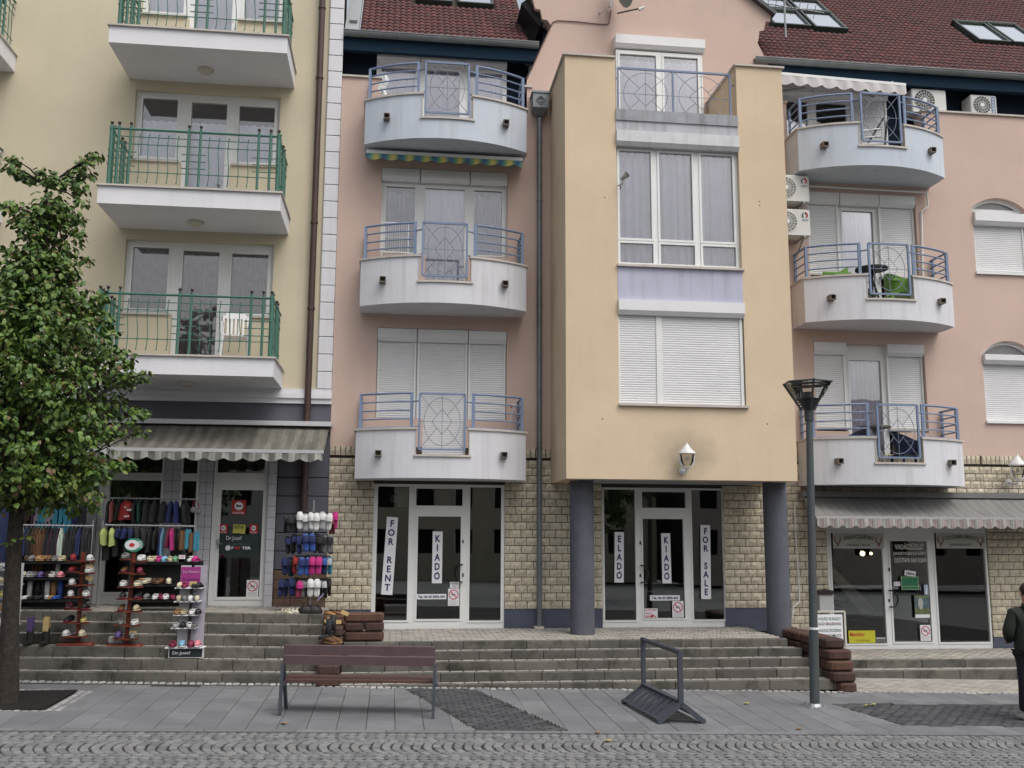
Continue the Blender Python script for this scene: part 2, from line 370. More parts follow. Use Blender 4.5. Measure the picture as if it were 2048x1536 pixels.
# slabs, with two bands of dark setts and a tree pit left free
def inpoly(x, y, q):
    c = False
    for i in range(len(q)):
        (x0,y0),(x1,y1) = q[i], q[i-1]
        if (y0 > y) != (y1 > y) and x < (x1-x0)*(y-y0)/(y1-y0)+x0: c = not c
    return c
BAND1 = [(.22,-3.12),(1.22,-3.12),(2.12,-5.87),(1.02,-5.87)]
BAND2 = [(6.12,-4.0),(11,-4.0),(11,-5.5),(6.42,-5.5)]
PIT_ = [(-6.2,-3.62),(-4.02,-3.62),(-4.02,-4.9),(-6.2,-4.9)]
def clip_poly(rect, q):
    """part of rect (x0,x1,y0,y1) left of the oblique sides: keep only if centre is free"""
    x0,x1,y0,y1 = rect
    return not any(inpoly((x0+x1)/2, (y0+y1)/2, b) for b in q)
slabs = Pieces(); SW = .332
tp = {}
for i in range(-18, 36):
    x0 = i*SW + .1; y = -5.88 + random.choice([0, -.0])
    off = random.choice([.33,.5,.66,.5]); y1 = y
    first = True
    while y1 < -3.12:
        ln = off if first else random.choice([.5,.66,.5,.66,.33]); first = False
        y2 = min(y1+ln, -3.11)
        if y2-y1 > .12:
            cx_, cy2 = x0+SW/2, (y1+y2)/2
            free = all(not inpoly(px_, py_, b) for b in (BAND1,BAND2,PIT_) for px_ in (x0+.07, x0+SW-.07) for py_ in (y1+.04, cy2, y2-.04))
            if not free:
                # cut the slab into short pieces so that it follows the oblique edge
                n = max(1, int(round((y2-y1)/.11)))
                for q in range(n):
                    a = y1+(y2-y1)*q/n; b = y1+(y2-y1)*(q+1)/n; ym = (a+b)/2
                    segs = [x0+SW*t/12 for t in range(13)]
                    ok = [not any(inpoly((segs[t]+segs[t+1])/2, ym, bb) for bb in (BAND1,BAND2,PIT_)) for t in range(12)]
                    t = 0
                    while t < 12:
                        if ok[t]:
                            u = t
                            while u < 12 and ok[u]: u += 1
                            k = (round(SW*(u-t)/12-.002,3), round(b-a,3))
                            if k not in tp: tp[k] = tplbox(k[0], k[1]+.001, .05, .001)
                            xm = (segs[t]+segs[u])/2
                            slabs.add(tp[k], TRS((xm, ym, zg(xm,ym)-.0465), TILT), PAVE[i % 4]); t = u
                        else: t += 1
            else:
                k = (round(SW-.006,3), round(y2-y1-.006,3))
                if k not in tp: tp[k] = tplbox(k[0], k[1], .05, .004)
                slabs.add(tp[k], TRS((cx_, cy2, zg(cx_,cy2)-.046+U(-.001,.001)), (TILT[0]+U(-.002,.002),TILT[1]+U(-.002,.002),0)), random.choice(PAVE))
        y1 = y2
slabs.realize('paving_slab', pave, 300, key=lambda t: (max(abs(v[0]) for v in t[0][0]) < .12 or max(abs(v[1]) for v in t[0][0]) < .1, camdist(t[1])), rest='paving_slabs')
dk = Pieces(); dts = [tplbox(.155*U(.94,1.02), .095*U(.92,1.02), .05, .01) for _ in range(5)]
for q in (BAND1, BAND2):
    r = 0; y = q[2][1]+.05
    while y < q[0][1]-.02:
        x = min(p[0] for p in q)-.1 + (r % 2)*.08; r += 1
        while x < max(p[0] for p in q)+.1:
            if inpoly(x, y, q) and inpoly(x-.07, y, q) and inpoly(x+.06, y, q) and x < 10:
                dk.add(random.choice(dts), TRS((x, y, zg(x,y)-.05+U(-.003,.003)), (TILT[0]+U(-.03,.03), TILT[1]+U(-.03,.03), U(-.05,.05))), random.choice(DSET))
            x += .163
        y += .103
dk.realize('dark_sett', pave, 300, key=lambda t: camdist(t[1]), rest='dark_setts')
# row of small pale setts along the foot of the steps and round the tree pit
ps = Pieces(); pst = [tplbox(.09*U(.85,1.05), .085*U(.85,1.05), .05, .014) for _ in range(4)]
PSM = [M('pale_sett_%d' % i, c, .85, .15, 10, .4) for i, c in enumerate([(.30,.30,.29),(.25,.25,.25),(.35,.345,.33)])]
def settrow(x0, y0, x1, y1):
    n = int(math.hypot(x1-x0, y1-y0)/.1)
    for i in range(n):
        t = (i+.5)/n; x = x0+(x1-x0)*t; y = y0+(y1-y0)*t
        ps.add(random.choice(pst), TRS((x, y, zg(x,y)-.042+U(-.006,.004)), (U(-.08,.08),U(-.08,.08),U(-.3,.3))), random.choice(PSM))
settrow(-6.3, -2.88, -.95, -2.92); settrow(-.95,-3.08, 7.2,-3.08); settrow(7.2,-3.06,12,-3.06)
settrow(-6.2,-3.57,-4.0,-3.57); settrow(-6.2,-4.95,-3.97,-4.95)
for dx in (0,.1): settrow(-3.97+dx,-3.6,-3.97+dx,-4.95)
ps.realize('pale_sett', pave, 300, key=lambda t: camdist(t[1]), rest='pale_setts')
# fallen leaves
LEAFY = M('yellow_fallen_leaf', (.40,.35,.14), .7, .1, 20); LEAFB = M('brown_fallen_leaf', (.26,.17,.09), .7, .1, 20)
for (px, py, mt, lb) in ((690/4.096+400, 1230/4.096+1150, LEAFB, 'brown fallen leaf on the slabs in front of the bench'), (1493,1410,LEAFY,'yellow fallen leaf on the slabs left of the street lamp'),
        (1598,1461,LEAFB,'curled brown leaf on the kerb strip below the street lamp'), (1746,1412,LEAFY,'pale yellow leaf on the dark setts right of the street lamp'),
        (1731,1414,LEAFY,'smallest pale leaf on the dark setts right of the street lamp'), (1195,1469,LEAFB,'tan leaf on the kerb edge left of the bicycle rack'), (1216,1485,LEAFY,'small yellow leaf lying among the cobblestones')):
    x, y = G(px, py); s = .042 if py != 1414 else .03; z = zg(x, y)+.012
    mb = MB(); mb.add([(x-s*1.2,y,z+.004),(x-s*.5,y-s*.6,z+.018),(x+s*.6,y-s*.5,z+.01),(x+s*1.2,y,z+.025),(x+s*.5,y+s*.7,z+.02),(x-s*.5,y+s*.6,z+.012),(x,y,z)], [(6,0,1),(6,1,2),(6,2,3),(6,3,4),(6,4,5),(6,5,0)])
    tag(mb.build('fallen_leaf', mt), lb, 'leaf', 'fallen leaves on the paving')
# ------------------------------------------------------------------ steps
def flight(x0, x1, yw, ye, n, tread, z0, rz, tilt, xref, xs_right=None, name='stone_steps'):
    """terrace from wall yw to edge ye at height z0, then n risers"""
    root = bpy.data.objects.new(name, None); root.location = (x0, ye, z0-1.0); link(root); tag(root, kind='structure')
    root['kind'] = 'structure'
    zt = lambda x, z: z + tilt*(x-xref)
    def shear(b):
        b.v = [(x,y,z+tilt*(x-xref)) for x,y,z in b.v]; return b
    kerbs = Pieces(); pv = Pieces(); T = tplbox(.181,.090,.03,.005); T2 = tplbox(.096,.196,.03,.006)
    b = MB()
    b.box(x0, x1, ye+.12, yw+.3, z0-1.2, z0-.02)
    ti = (0, -math.atan(tilt), 0)
    for i in range(n):
        y = ye - tread*i; z = z0 - rz*i
        xe = x1 + (xs_right[i] if xs_right else 0)
        if i < n-1: b.box(x0, x1+(xs_right[i+1] if xs_right else 0), y-tread+.12, y+.03, z0-1.2, z-rz-.02)
        x = x0 + U(-.6,0)
        while x < xe:
            ln = random.choice([.95,1.0,1.0,.5,.78]); a = max(x, x0); c = min(x+ln-.006, xe)
            if c-a > .08:
                dzz = U(-.003,.003); dy = U(-.006,.006); k = MB()
                k.bbox(a-(a+c)/2, c-(a+c)/2, 0, .12, -rz-.03, 0, .008)
                kerbs.add((k.v, k.f), TRS(((a+c)/2, y+dy, zt((a+c)/2, z)+dzz), ti), random.choice(KERB))
            x += ln
        # pavers behind the kerb of this level
        ydeep = (yw if i == 0 else y+tread-.0)
        r = 0; yy = y+.125
        lim = ydeep-.02 if i == 0 else y+tread-.01
        while yy+.09 < lim+.03 and r < 26:
            xx = x0+.1+(.1 if r % 2 else 0)
            while xx < xe-.05:
                pv.add(T, TRS((xx, yy+.05, zt(xx, z)-.028+U(-.0025,.0025)+(.02*(yy-y)/1.8 if i == 0 else 0)), (0,ti[1],U(-.02,.02))), random.choice(PAVR)); xx += .2
            yy += .1; r += 1
    shear(b); b.build('step_core', MORT, root)
    kerbs.realize('step_kerb', root, 300, key=lambda t: camdist(t[1]))
    pv.realize('step_paver', root, 300, key=lambda t: camdist(t[1]), rest='step_pavers')
    return root
def ground_to(z0, rz, n): return z0-rz*n
flight(-7.2, -.98, .0, -1.4, 6, .28, .945, .143, -.018, -1.1)
flight(-.68, 6.45, .0, -1.85, 5, .2875, .56, .12, 0, 0, xs_right=[.0,.12,.2,.38,.5])
flight(7.0, 13.5, .0, -1.45, 2, .30, .15, .135, -.004, 8.8)
# pale pavers at ground level before the right-hand shop
rp = Pieces(); T = tplbox(.196,.096,.03,.006)
yy = -3.0; r = 0
while yy < -1.76:
    x = 7.1+(.1 if r % 2 else 0)
    while x < 12.5: rp.add(T, TRS((x, yy+.05, zg(x,yy)-.028), TILT), random.choice(PAVR)); x += .2
    yy += .1; r += 1
rp.realize('concrete_paver', pave, 300, key=lambda t: camdist(t[1]), rest='concrete_pavers')
# brown block cheek walls beside the steps
BRK = [M('brown_clinker_%d' % i, c, .85, .2, 7, .7, 60, dirt=.4, fine=.12, dcol=(.03,.02,.018)) for i, c in enumerate([(.085,.042,.032),(.062,.034,.028),(.105,.052,.037)])]
def rblock(mb, x0, x1, y0, y1, z0, z1, r=.07):
    """block with a rounded plan and softened top and bottom edges"""
    def ring(ins, z):
        out = []
        for cx, cy, a0 in ((x1-r,y0+r,-90),(x1-r,y1-r,0),(x0+r,y1-r,90),(x0+r,y0+r,180)):
            for k in range(3):
                t = math.radians(a0+45*k); out.append((cx+(r-ins)*math.cos(t), cy+(r-ins)*math.sin(t), z))
        return out
    v = ring(.025,z0)+ring(0,z0+.025)+ring(0,z1-.025)+ring(.025,z1); f = []
    for k in range(3):
        for i in range(12): f.append((k*12+i, k*12+(i+1)%12, (k+1)*12+(i+1)%12, (k+1)*12+i))
    f += [tuple(range(11,-1,-1)), tuple(range(36,48))]
    return mb.add(v, f)
def rb(root, x0, x1, y0, y1, z0, z1, i, r=.05):
    rblock(MB(), x0, x1, y0, y1, z0+.003, z1-.003, r).build('block', BRK[i % 3], root, smooth=False)
cw = thing('cheek_wall', (-.8,-2.2,0), 'low stepped wall of brown rounded blocks between the left and middle steps, boots standing on it', 'low wall')
for k in range(3):
    z = .57+k*.143; rb(cw, -.68, -.07 if k != 1 else -.375, -1.83, -1.6, z, z+.143, k)
    if k == 1: rb(cw, -.37, -.07, -1.83, -1.6, z, z+.143, 1)
for k, (yf) in enumerate((-3.05,-2.98,-2.75,-2.45,-2.15,-1.86)):
    z = .07+.15*k
    y = yf; j = 0
    while y < -1.0:
        rb(cw, -1.0, -.69, y, min(y+.55,-.95), z, z+.15, k+j); y += .555; j += 1
cr2 = thing('cheek_wall', (6.8,-2,0), 'curving wall of stacked brown blocks beside the street lamp, right end of the middle steps', 'low wall')
for k in range(5):
    z = -.11+.155*k; ys = (-3.12,-3.1,-3.05,-3.0,-2.9)[k]; y = ys; j = 0
    x1 = 7.02 if k < 4 else 6.96
    while y < -.7:
        if k == 4 or y < -1.3+.1*k:
            rb(cr2, 6.62+(.1 if k==0 else 0), x1, y, y+(.42 if j == 0 else .62), z, z+.15, k+j, .09)
        y += (.425 if j == 0 else .625); j += 1
# ================================================================== STONE FACING
def stone_tpl(w_, h_, d=.05):
    mb = MB(); nx = 4; nz = 2; v = []; j = .0062
    x0, x1, z0, z1 = -w_/2+j, w_/2-j, j, h_-j
    g = []
    for k in range(nz+1):
        for i in range(nx+1):
            edge = i in (0,nx) or k in (0,nz)
            g.append((x0+(x1-x0)*i/nx, -.004 if edge else -.012-U(0,.013), z0+(z1-z0)*k/nz + (0 if k in (0,nz) else U(-.02,.02))))
    f = []
    for k in range(nz):
        for i in range(nx):
            a = k*(nx+1)+i; f.append((a, a+1, a+nx+2, a+nx+1))
    n = len(g); g += [(x0,d,z0),(x1,d,z0),(x1,d,z1),(x0,d,z1)]
    f += [(n,n+1,nx,0) , (n+3, nz*(nx+1), (nz+1)*(nx+1)-1, n+2)]
    f += [(0,nx+1,nz*(nx+1),n+3,n),(nx,n+1,n+2,(nz+1)*(nx+1)-1,nx+nx+1)]
    return (g, f)
ST = {w_: [stone_tpl(w_, .1385) for _ in range(6)] for w_ in (.21, .105)}
SOLD = [stone_tpl(.09, .17) for _ in range(4)]
stones = Pieces()
def stone_area(x0, x1, z0, z1, holes=(), soldier=False):
    k0 = round((z0-.91)/.1385); k = k0
    while .91+k*.1385 < z1-.08:
        z = .91+k*.1385; h = min(.1385, z1-z)
        x = x0 - (.105 if k % 2 else 0) - U(0,.03)
        while x < x1-.01:
            a = max(x, x0); c = min(x+.21, x1)
            xm = (a+c)/2
            if c-a > .03 and not any(q[0] < xm < q[1] and q[2] < z+.07 < q[3] for q in holes):
                stones.add(random.choice(ST[.21]), TRS((xm, -.012+U(-.004,.004), z), (0,0,0), ((c-a)/.21,1,1)), random.choice(STN))
            x += .21
        k += 1
    if soldier:
        x = x0+.045
        while x < x1-.03:
            if not any(q[0] < x < q[1] and q[2] < z1+.09 < q[3] for q in holes):
                stones.add(random.choice(SOLD), TRS((x, -.015, z1+.003)), random.choice(STN))
            x += .0925
BHOLE = [(2.88,6.84,3.14,9)]
# ================================================================== BUILDINGS
yb = thing('apartment_building', (-4.5,0,0), 'yellow plastered apartment house with green balcony railings and shoe shop at street level', 'building')
pb = thing('apartment_building', (5,0,0), 'pink apartment house with ochre bay, blue curved balcony railings and red tiled roof', 'building')
YL = -9.5
FL = [5.08, 7.91, 10.74]         # balcony floors of the yellow house
yholes = []
for dx in (0, -4.95):
    for f in FL: yholes += [(-4.80+dx, -2.215+dx, f+.97, f+2.31), (-3.95+dx, -3.07+dx, f, f+2.31)]
b = MB(); wall(b, YL, -1.12, 4.75, 14.5, 0, .3, yholes); b.build('wall', YEL, yb)
box('wall_core', INT2, YL, -1.15, 1.3, 1.5, 4.5, 14.5, yb)
# quoins
QT = tplbox(.255, .305, .05, .012)
q0 = MB(); q0.bbox(-.13,.13,0,.09,0,.303,.012)
for k in range(31):
    z = 4.765+k*.317
    o = bpy.data.objects.new('quoin', None)
    if k == 0:
        qm = MB(); qm.v = list(q0.v); qm.f = list(q0.f); qm.mi = list(q0.mi); qme = qm.mesh('quoin', M('white_quoin', (.66,.66,.69), .85, .04, 3, .25, streak=.15))
    o = bpy.data.objects.new('quoin', qme); link(o, yb, TRS((-1.235, -.05, z)))
box('quoin_backing', M('quoin_joint', (.40,.40,.42), .9, .05, 3), -1.35, -1.12, -.02, .3, 4.75, 14.5, yb)
b = MB(); b.box(YL,-1.1,-.05,.3,4.66,4.75).box(YL,-1.1,-.085,.3,4.58,4.66).box(YL,-1.1,-.045,.3,4.49,4.58); b.build('cornice', WHT, yb)
# ---- window builder
def window(parent, x0, x1, z0, z1, y, cells, frame=PVC, fd=.07, sash=.045, pane=GL, label=None, interior=True, name='window', holes=(), nobot=()):
    """frame plate with openings; cells = (x0,x1,z0,z1) of the glass"""
    H = list(cells)
    b = MB(); wall(b, x0, x1, z0, z1, y, y+fd, H+list(holes))
    for ci, c in enumerate(cells):
        a, e, g, h = c; s = sash
        for r in ((a-s,e+s,h,h+s),(a-s,a,g,h),(e,e+s,g,h))+(() if ci in nobot else ((a-s,e+s,g-s,g),)): b.box(r[0],r[1],y-.014,y+.002,r[2],r[3])
    w_ = b.build(name, frame, parent, label=label)
    for a, e, g, h in cells:
        box('pane', pane, a-.002, e+.002, y+.025, y+.033, g-.002, h+.002, w_)
    return w_
def curtain(parent, x0, x1, z0, z1, y, mat, wav=.03, per=.12, split=None, name='curtain', scallop=0):
    n = max(6, int((x1-x0)/per*6)); v = []; ph = U(0,6)
    for i in range(n+1):
        x = x0+(x1-x0)*i/n; t = 2*math.pi*(x/per)+ph
        yy = y+wav*math.sin(t+1.3*math.sin(x*7+ph))+.4*wav*math.sin(2.3*t)
        zt_ = z1-(abs(math.sin(math.pi*x/(.28)))*-scallop+scallop if scallop else 0)
        v += [(x, yy*1.0, z0), (x, yy, zt_)]
    f = [(2*i,2*i+2,2*i+3,2*i+1) for i in range(n)]
    mb = MB(); mb.add(v, f); return mb.build(name, mat, parent, smooth=True)
def shutter(parent, x0, x1, z0, z1, y, pitch=.04, name='roller_shutter', label=None):
    n = int(round((z1-z0)/pitch)); b = MB(); p = (z1-z0)/n; v = []; f = []
    prof = [(0,.012),(.12,.003),(.5,0),(.88,.003),(1,.012)]
    for i in range(n):
        for (t, d) in prof: z = z0+(i+t)*p; v += [(x0,y+d,z),(x1,y+d,z)]
    m_ = len(v)//2
    f = [(2*i,2*i+1,2*i+3,2*i+2) for i in range(m_-1)]
    b.add(v, f); s = b.build(name, SHUT, parent, label=label, smooth=False)
    return s
def sbox(parent, x0, x1, z0, z1, y0, y1, name='shutter_box', mat=None):
    b = MB(); d = min(.05, (z1-z0)*.3)
    pr = [(y0,z0+d*1.4),(y0+d,z0),(y1,z0),(y1,z1),(y0,z1)]
    n = 5; v = [(x0,a,c) for a, c in pr]+[(x1,a,c) for a, c in pr]
    b.add(v, [(4,3,2,1,0),(5,6,7,8,9)]+[(i,(i+1)%n,n+(i+1)%n,n+i) for i in range(n)])
    return b.build(name, mat or SHUT, parent)
# ---- yellow house windows (three lights, middle one a door)
def ywin(f, dx=0, kind=0):
    x = lambda a: a+dx
    z1 = f+2.31; cells = [(x(-4.69),x(-4.07),f+1.07,z1-.12),(x(-3.82),x(-3.185),f+.08,z1-.15),(x(-2.965),x(-2.32),f+1.05,z1-.17)]
    w_ = window(yb, x(-4.80), x(-2.215), f+.97, z1, .10, [cells[0],(cells[1][0],cells[1][1],f+.97,cells[1][3]),cells[2]], nobot=(1,))
    b = MB(); wall(b, x(-3.95), x(-3.07), f, f+.97, .10, .17, [(cells[1][0],cells[1][1],f+.08,f+.97)]); b.build('door_frame', PVC, w_)
    box('pane', GL, cells[1][0], cells[1][1], .125, .133, f+.08, f+.97, w_)
    box('sill', CAP, x(-4.83), x(-3.97), -.05, .1, f+.935, f+.97, w_); box('sill', CAP, x(-3.05), x(-2.19), -.05, .1, f+.935, f+.97, w_)
    mt = CURTD if kind == 1 else CURTW
    top = z1-.1 if kind == 1 else z1-.15
    if kind == 0: top = z1-.5
    curtain(w_, x(-4.75), x(-2.26), f+.02, top, .21, mt, .025, .13)
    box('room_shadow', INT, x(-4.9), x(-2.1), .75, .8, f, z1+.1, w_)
ywin(FL[0], 0, 1); ywin(FL[1], 0, 0); ywin(FL[2], 0, 2); ywin(FL[1], -4.95, 0)
# ---- yellow house balconies with green railings
def ybalc(f, dx, lab):
    x0, x1 = -4.93+dx, -1.97+dx
    root = MB().box(x0, x1, -1.36, 0, f-.33, f-.03).build('balcony', WHT, yb, label=lab)
    box('floor_edge', CAP, x0-.03, x1+.03, -1.40, 0, f-.03, f, root)
    def post(x, y, r=.016, top=1.10):
        b = MB(); b.cyl((x,y,f),(x,y,f+top-.05),r*1.25,None,8); b.sph((x,y,f+1.0),r*1.7,6); b.build('rail_post', GREENST, root)
        b = MB(); b.sph((x,y,f+top),.030,8).cyl((x,y,f+top-.06),(x,y,f+top-.02),.014,None,6); b.build('finial', BALL, root)
    def hb(p, q, r, nm='rail_bar'):
        MB().cyl(p, q, r, None, 6).build(nm, GREENST, root)
    Y = -1.3
    px_ = [a+dx for a in (-4.67,-4.48,-3.537,-3.344,-2.382,-2.186)]
    for a in px_: post(a, Y, .018)
    post(-4.79+dx, Y, .026); post(-2.05+dx, Y, .026)
    hb((-4.8+dx,Y,f+1.0),(-2.05+dx,Y,f+1.0),.021,'top_rail')
    for h in (.87,.74,.255): hb((-4.8+dx,Y,f+h),(-2.05+dx,Y,f+h),.0085)
    for pr in ((px_[0],px_[1]),(px_[2],px_[3]),(px_[4],px_[5])):
        for h in (.60,.48,.355): hb((pr[0]-.1,Y,f+h),(pr[1]+.1,Y,f+h),.009)
    def bal(x, y, vert=False):
        b = MB(); pts = []
        for k in range(9):
            t = k/8; o = .014*math.sin(t*2*math.pi)
            pts.append((x+(0 if vert else o), y+(o if vert else 0), f+.08+t*.83))
        b.tube(pts, .0075, 5); b.sph(pts[0], .014, 6); b.sph(pts[-1], .014, 6)
        for h in (.255,.74): b.sph((x,y,f+h), .015, 6)
        b.build('baluster', GREENST, root)
    for a in (-4.333,-4.181,-4.023,-3.862,-3.703,-3.193,-3.033,-2.873,-2.713,-2.552): bal(a+dx, Y)
    for sx in (-4.8+dx, -2.05+dx):
        hb((sx,Y,f+1.0),(sx,-.02,f+1.0),.021,'top_rail')
        for h in (.87,.74,.255): hb((sx,Y,f+h),(sx,-.02,f+h),.0085)
        for y in (-1.12,-.62,-.45): post(sx, y, .018)
        for a, c in ((-1.4,-1.02),(-.72,-.35)):
            for h in (.60,.48,.355): hb((sx,a,f+h),(sx,c,f+h),.009)
        for y in (-.95,-.8,-.25,-.12): bal(sx, y, True)
ybalc(FL[0], 0, 'lowest balcony with green bar railing and a white plastic chair')
ybalc(FL[1], 0, 'middle balcony with green bar railing'); ybalc(FL[2], 0, 'topmost visible balcony with green bar railing')
ybalc(FL[2], -4.95, 'balcony cut by the left edge of the photo'); ybalc(FL[1], -4.95, 'balcony behind the tree at the left edge')
for i, f in enumerate(FL):
    x = (PX(412,153,-.5), 0)[0] if i == 2 else (PX(392,452,-.5) if i == 1 else PX(375,772,-.5)); zz = f-.33
    t = thing('ceiling_light', (x,-.55,zz), ('white dome light under the lowest balcony of the yellow house','white dome light under the middle balcony of the yellow house','white dome light under the uppermost balcony of the yellow house')[i], 'light', 'dome lights under the balconies')
    b = MB().lathe(x, -.55, [(.04,zz-.085),(.09,zz-.07),(.125,zz-.04),(.135,zz-.02)], 16); b.build('lamp_shade', M('frosted_glass', (.52,.50,.42), .3, .03), t, smooth=True)
    MB().lathe(x, -.55, [(.145,zz-.02),(.145,zz)], 16).build('lamp_base', CAP, t)
# ---- downpipes
def downpipe(parent, x, y, z0, z1, r, mat, clips, nm='downpipe', shoe=False):
    b = MB().cyl((x,y,z0),(x,y,z1),r,None,12); o = b.build(nm, mat, parent, smooth=True)
    for z in clips:
        b = MB().cyl((x,y,z-.02),(x,y,z+.02),r*1.22,None,12).box(x-.012,x+.012,y,y+.1,z-.012,z+.012); b.build('pipe_clip', mat, o)
    return o
downpipe(yb, -1.51, -.1, 2.6, 14.5, .058, BROWNPIPE, (12.0,10.6,7.8,6.2,4.4,3.0))
# ---- yellow house ground floor
SX = [PX(x,1080) for x in (191,213,320,323,354,358,392,394,421,435,530,537,533,550)]
box('fascia', GREYW, YL, -1.1, -.0, .3, 4.17, 4.49, yb)
# grey panel pier with recessed joints
pier_x0, pier_x1 = PX(550,1080), -1.1
js = [PZ(600,p) for p in (955,992,1028,1065,1102,1139)]
zz = [4.17]+js+[PZ(600,1139)]
lv = [4.17]+js
for i in range(len(lv)-1):
    MB().bbox(pier_x0, pier_x1, -.02, .3, lv[i+1]+.008, lv[i]-.008, .01).build('wall_panel', GREYW, yb)
box('panel_joint', INT2, pier_x0, pier_x1, .005, .28, .9, 4.17, yb)
br = M('brown_stone_base', (.13,.085,.06), .9, .2, 8, .6, dirt=.4)
zt0, zt1 = .94, js[-1]-.01
for k in range(4):
    for j in range(3):
        a = pier_x0+j*(pier_x1-pier_x0)/3; c = a+(pier_x1-pier_x0)/3
        MB().bbox(a+.004, c-.004, -.02+U(-.008,.008), .28, zt0+(zt1-zt0)*k/4+.004, zt0+(zt1-zt0)*(k+1)/4-.004, .01).build('base_stone', br, yb)
# tiled pilasters
TILE = M('white_glazed_tile', (.50,.50,.54), .35, .05, 5)
def tiled(x0, x1, z0, z1, y, cols):
    mo = box('tile_backing', MORT, x0, x1, y+.004, y+.2, z0, z1, yb)
    h = .19; n = int((z1-z0)/h); w_ = (x1-x0)/cols
    for i in range(n):
        for j in range(cols):
            MB().bbox(x0+j*w_+.003, x0+(j+1)*w_-.003, y-.008, y+.01, z0+i*h+.003, z0+(i+1)*h-.003, .003).build('tile', TILE, mo)
ZW = .965
tiled(SX[12], SX[13], ZW, 3.9, -.07, 1); tiled(SX[7], SX[8], ZW+.02, 3.9, -.02, 2); tiled(SX[3], SX[4], ZW+.05, 3.9, -.02, 2)
tiled(PX(170,1080), PX(191,1080), ZW+.07, 3.9, -.02, 1)
# shop door and windows
zl = lambda p: PZ(480, p)
d0, d1 = PX(421.6,1080), PX(537,1080)
sd = window(yb, d0, SX[12], ZW-.01, 3.9, .0, [(PX(438.5,1080), PX(523,1080), zl(1194), zl(980)), (PX(435,938), PX(530,938), zl(946), zl(915))], pane=GLS, label='white framed glass door of the shoe shop', name='shop_door')
MB().bar((d0+.13,-.05,1.95),(d0+.13,-.05,2.12),.02).bar((d0+.13,-.05,2.03),(d0+.2,-.06,2.03),.018).build('handle', ALU, sd)
MB().box(d0+.1,d0+.105,-.02,0,zl(1090),zl(1080)).build('hinge', BLACK, sd)
window(yb, SX[0], SX[3], ZW+.05, 3.9, .0, [(SX[1], SX[2]-.03, zl(1186)+.02, zl(963)), (SX[1], SX[2]-.03, zl(948), zl(915))], pane=GLS, label='wide shop window behind the clothes racks', name='shop_window')
window(yb, SX[4], SX[7], ZW+.04, 3.9, .0, [(SX[5], SX[6]-.04, zl(1150), zl(963)), (SX[5], SX[6]-.04, zl(948), zl(915))], pane=GLS, label='narrow shop window beside the shoe shop door', name='shop_window')
box('lower_wall', GREYW, YL, PX(170,1080), 0, .3, .9, 3.2, yb)
for k in range(8): box('wall_panel', GREYW, YL, PX(170,1080)-.01, -.02, 0, .98+k*.4, .98+k*.4+.385, yb)
b = MB(); wall(b, YL, -1.1, 3.9, 4.17, 0.0, .3); b.build('lintel', GREYW, yb)
# shop room
def room(parent, x0, x1, z0, z1, y1, mat=INT, floor=None):
    b = MB(); b.box(x0,x1,y1,y1+.1,z0,z1).box(x0-.1,x0,.3,y1,z0,z1).box(x1,x1+.1,.3,y1,z0,z1).box(x0,x1,.3,y1,z1,z1+.1).box(x0,x1,.08,y1,z0-.1,z0)
    return b.build('shop_interior', mat, parent)
room(yb, PX(170,1080), pier_x0, .95, 3.9, 3.2, M('shoe_shop_interior', (.05,.048,.045), .9, .2, 2))
# ================================================================== PINK HOUSE
LC = [3.145, 6.165, 9.155]      # balcony undersides, left column
RC = [3.125, 6.13, 9.08]
holes = []
S1 = (-.31, 2.02); S2 = (3.79, 6.06); S3 = (8.05, 11.23)
holes += [(S1[0],S1[1],.3,3.09),(S2[0],S2[1],.3,3.07),(S3[0],S3[1],.0,2.5)]
WL_ = [(-.32, 2.04, f+1.02+.10, f+2.77) for f in (3.145, 6.19)] + [(.52,1.30,f+.15,f+2.77) for f in (3.145,6.19)]
WR_ = [(7.95,10.2,f+1.05,f+2.75) for f in (3.125,6.13)] + [(8.6,9.6,f+.15,f+2.75) for f in (3.125,6.13)]
holes += WL_+WR_
AR = [(11.4,12.54,7.37,8.73),(11.4,12.54,4.40,5.73)]
holes += AR
HX = holes+[(-.35,2.4,9.3,10.8),(2.9,6.8,3.7,10.8),(7.6,10.45,9.3,10.8),(11.2,12.75,8.73,9.05),(11.2,12.75,5.73,6.1)]
for xa, xb in ((-1.10,2.9),(6.8,14.5)): wall(MB(), xa, xb, 3.75, 10.70, .0, .3, HX).build('wall', PINK, pb)
b = MB(); wall(b, -1.12, 14.5, -.6, 3.75, .03, .3, holes+[(2.9,6.8,3.2,3.8)]); b.build('mortar_wall', MORT, pb)
# arches over the two round-headed windows
def arch(x0, x1, zs, za, ztop):
    b = MB(); cx = (x0+x1)/2; w_ = (x1-x0)/2; h = za-zs; R = (w_*w_+h*h)/(2*h); n = 14
    a0 = math.asin(w_/R); pts = []
    for i in range(n+1):
        t = -a0+2*a0*i/n; pts.append((cx+R*math.sin(t), zs-(R-h)+R*math.cos(t)))
    for i in range(n):
        (xa,za_),(xb,zb_) = pts[i], pts[i+1]
        b.add([(xa,0,za_),(xb,0,zb_),(xb,0,ztop),(xa,0,ztop),(xa,.3,za_),(xb,.3,zb_)], [(0,1,2,3),(0,4,5,1)])
    b.add([(11.2,0,zs),(x0,0,zs),(x0,0,ztop),(11.2,0,ztop)],[(0,1,2,3)]); b.add([(x1,0,zs),(12.75,0,zs),(12.75,0,ztop),(x1,0,ztop)],[(0,1,2,3)])
    b.build('arch', PINK, pb)
    return pts
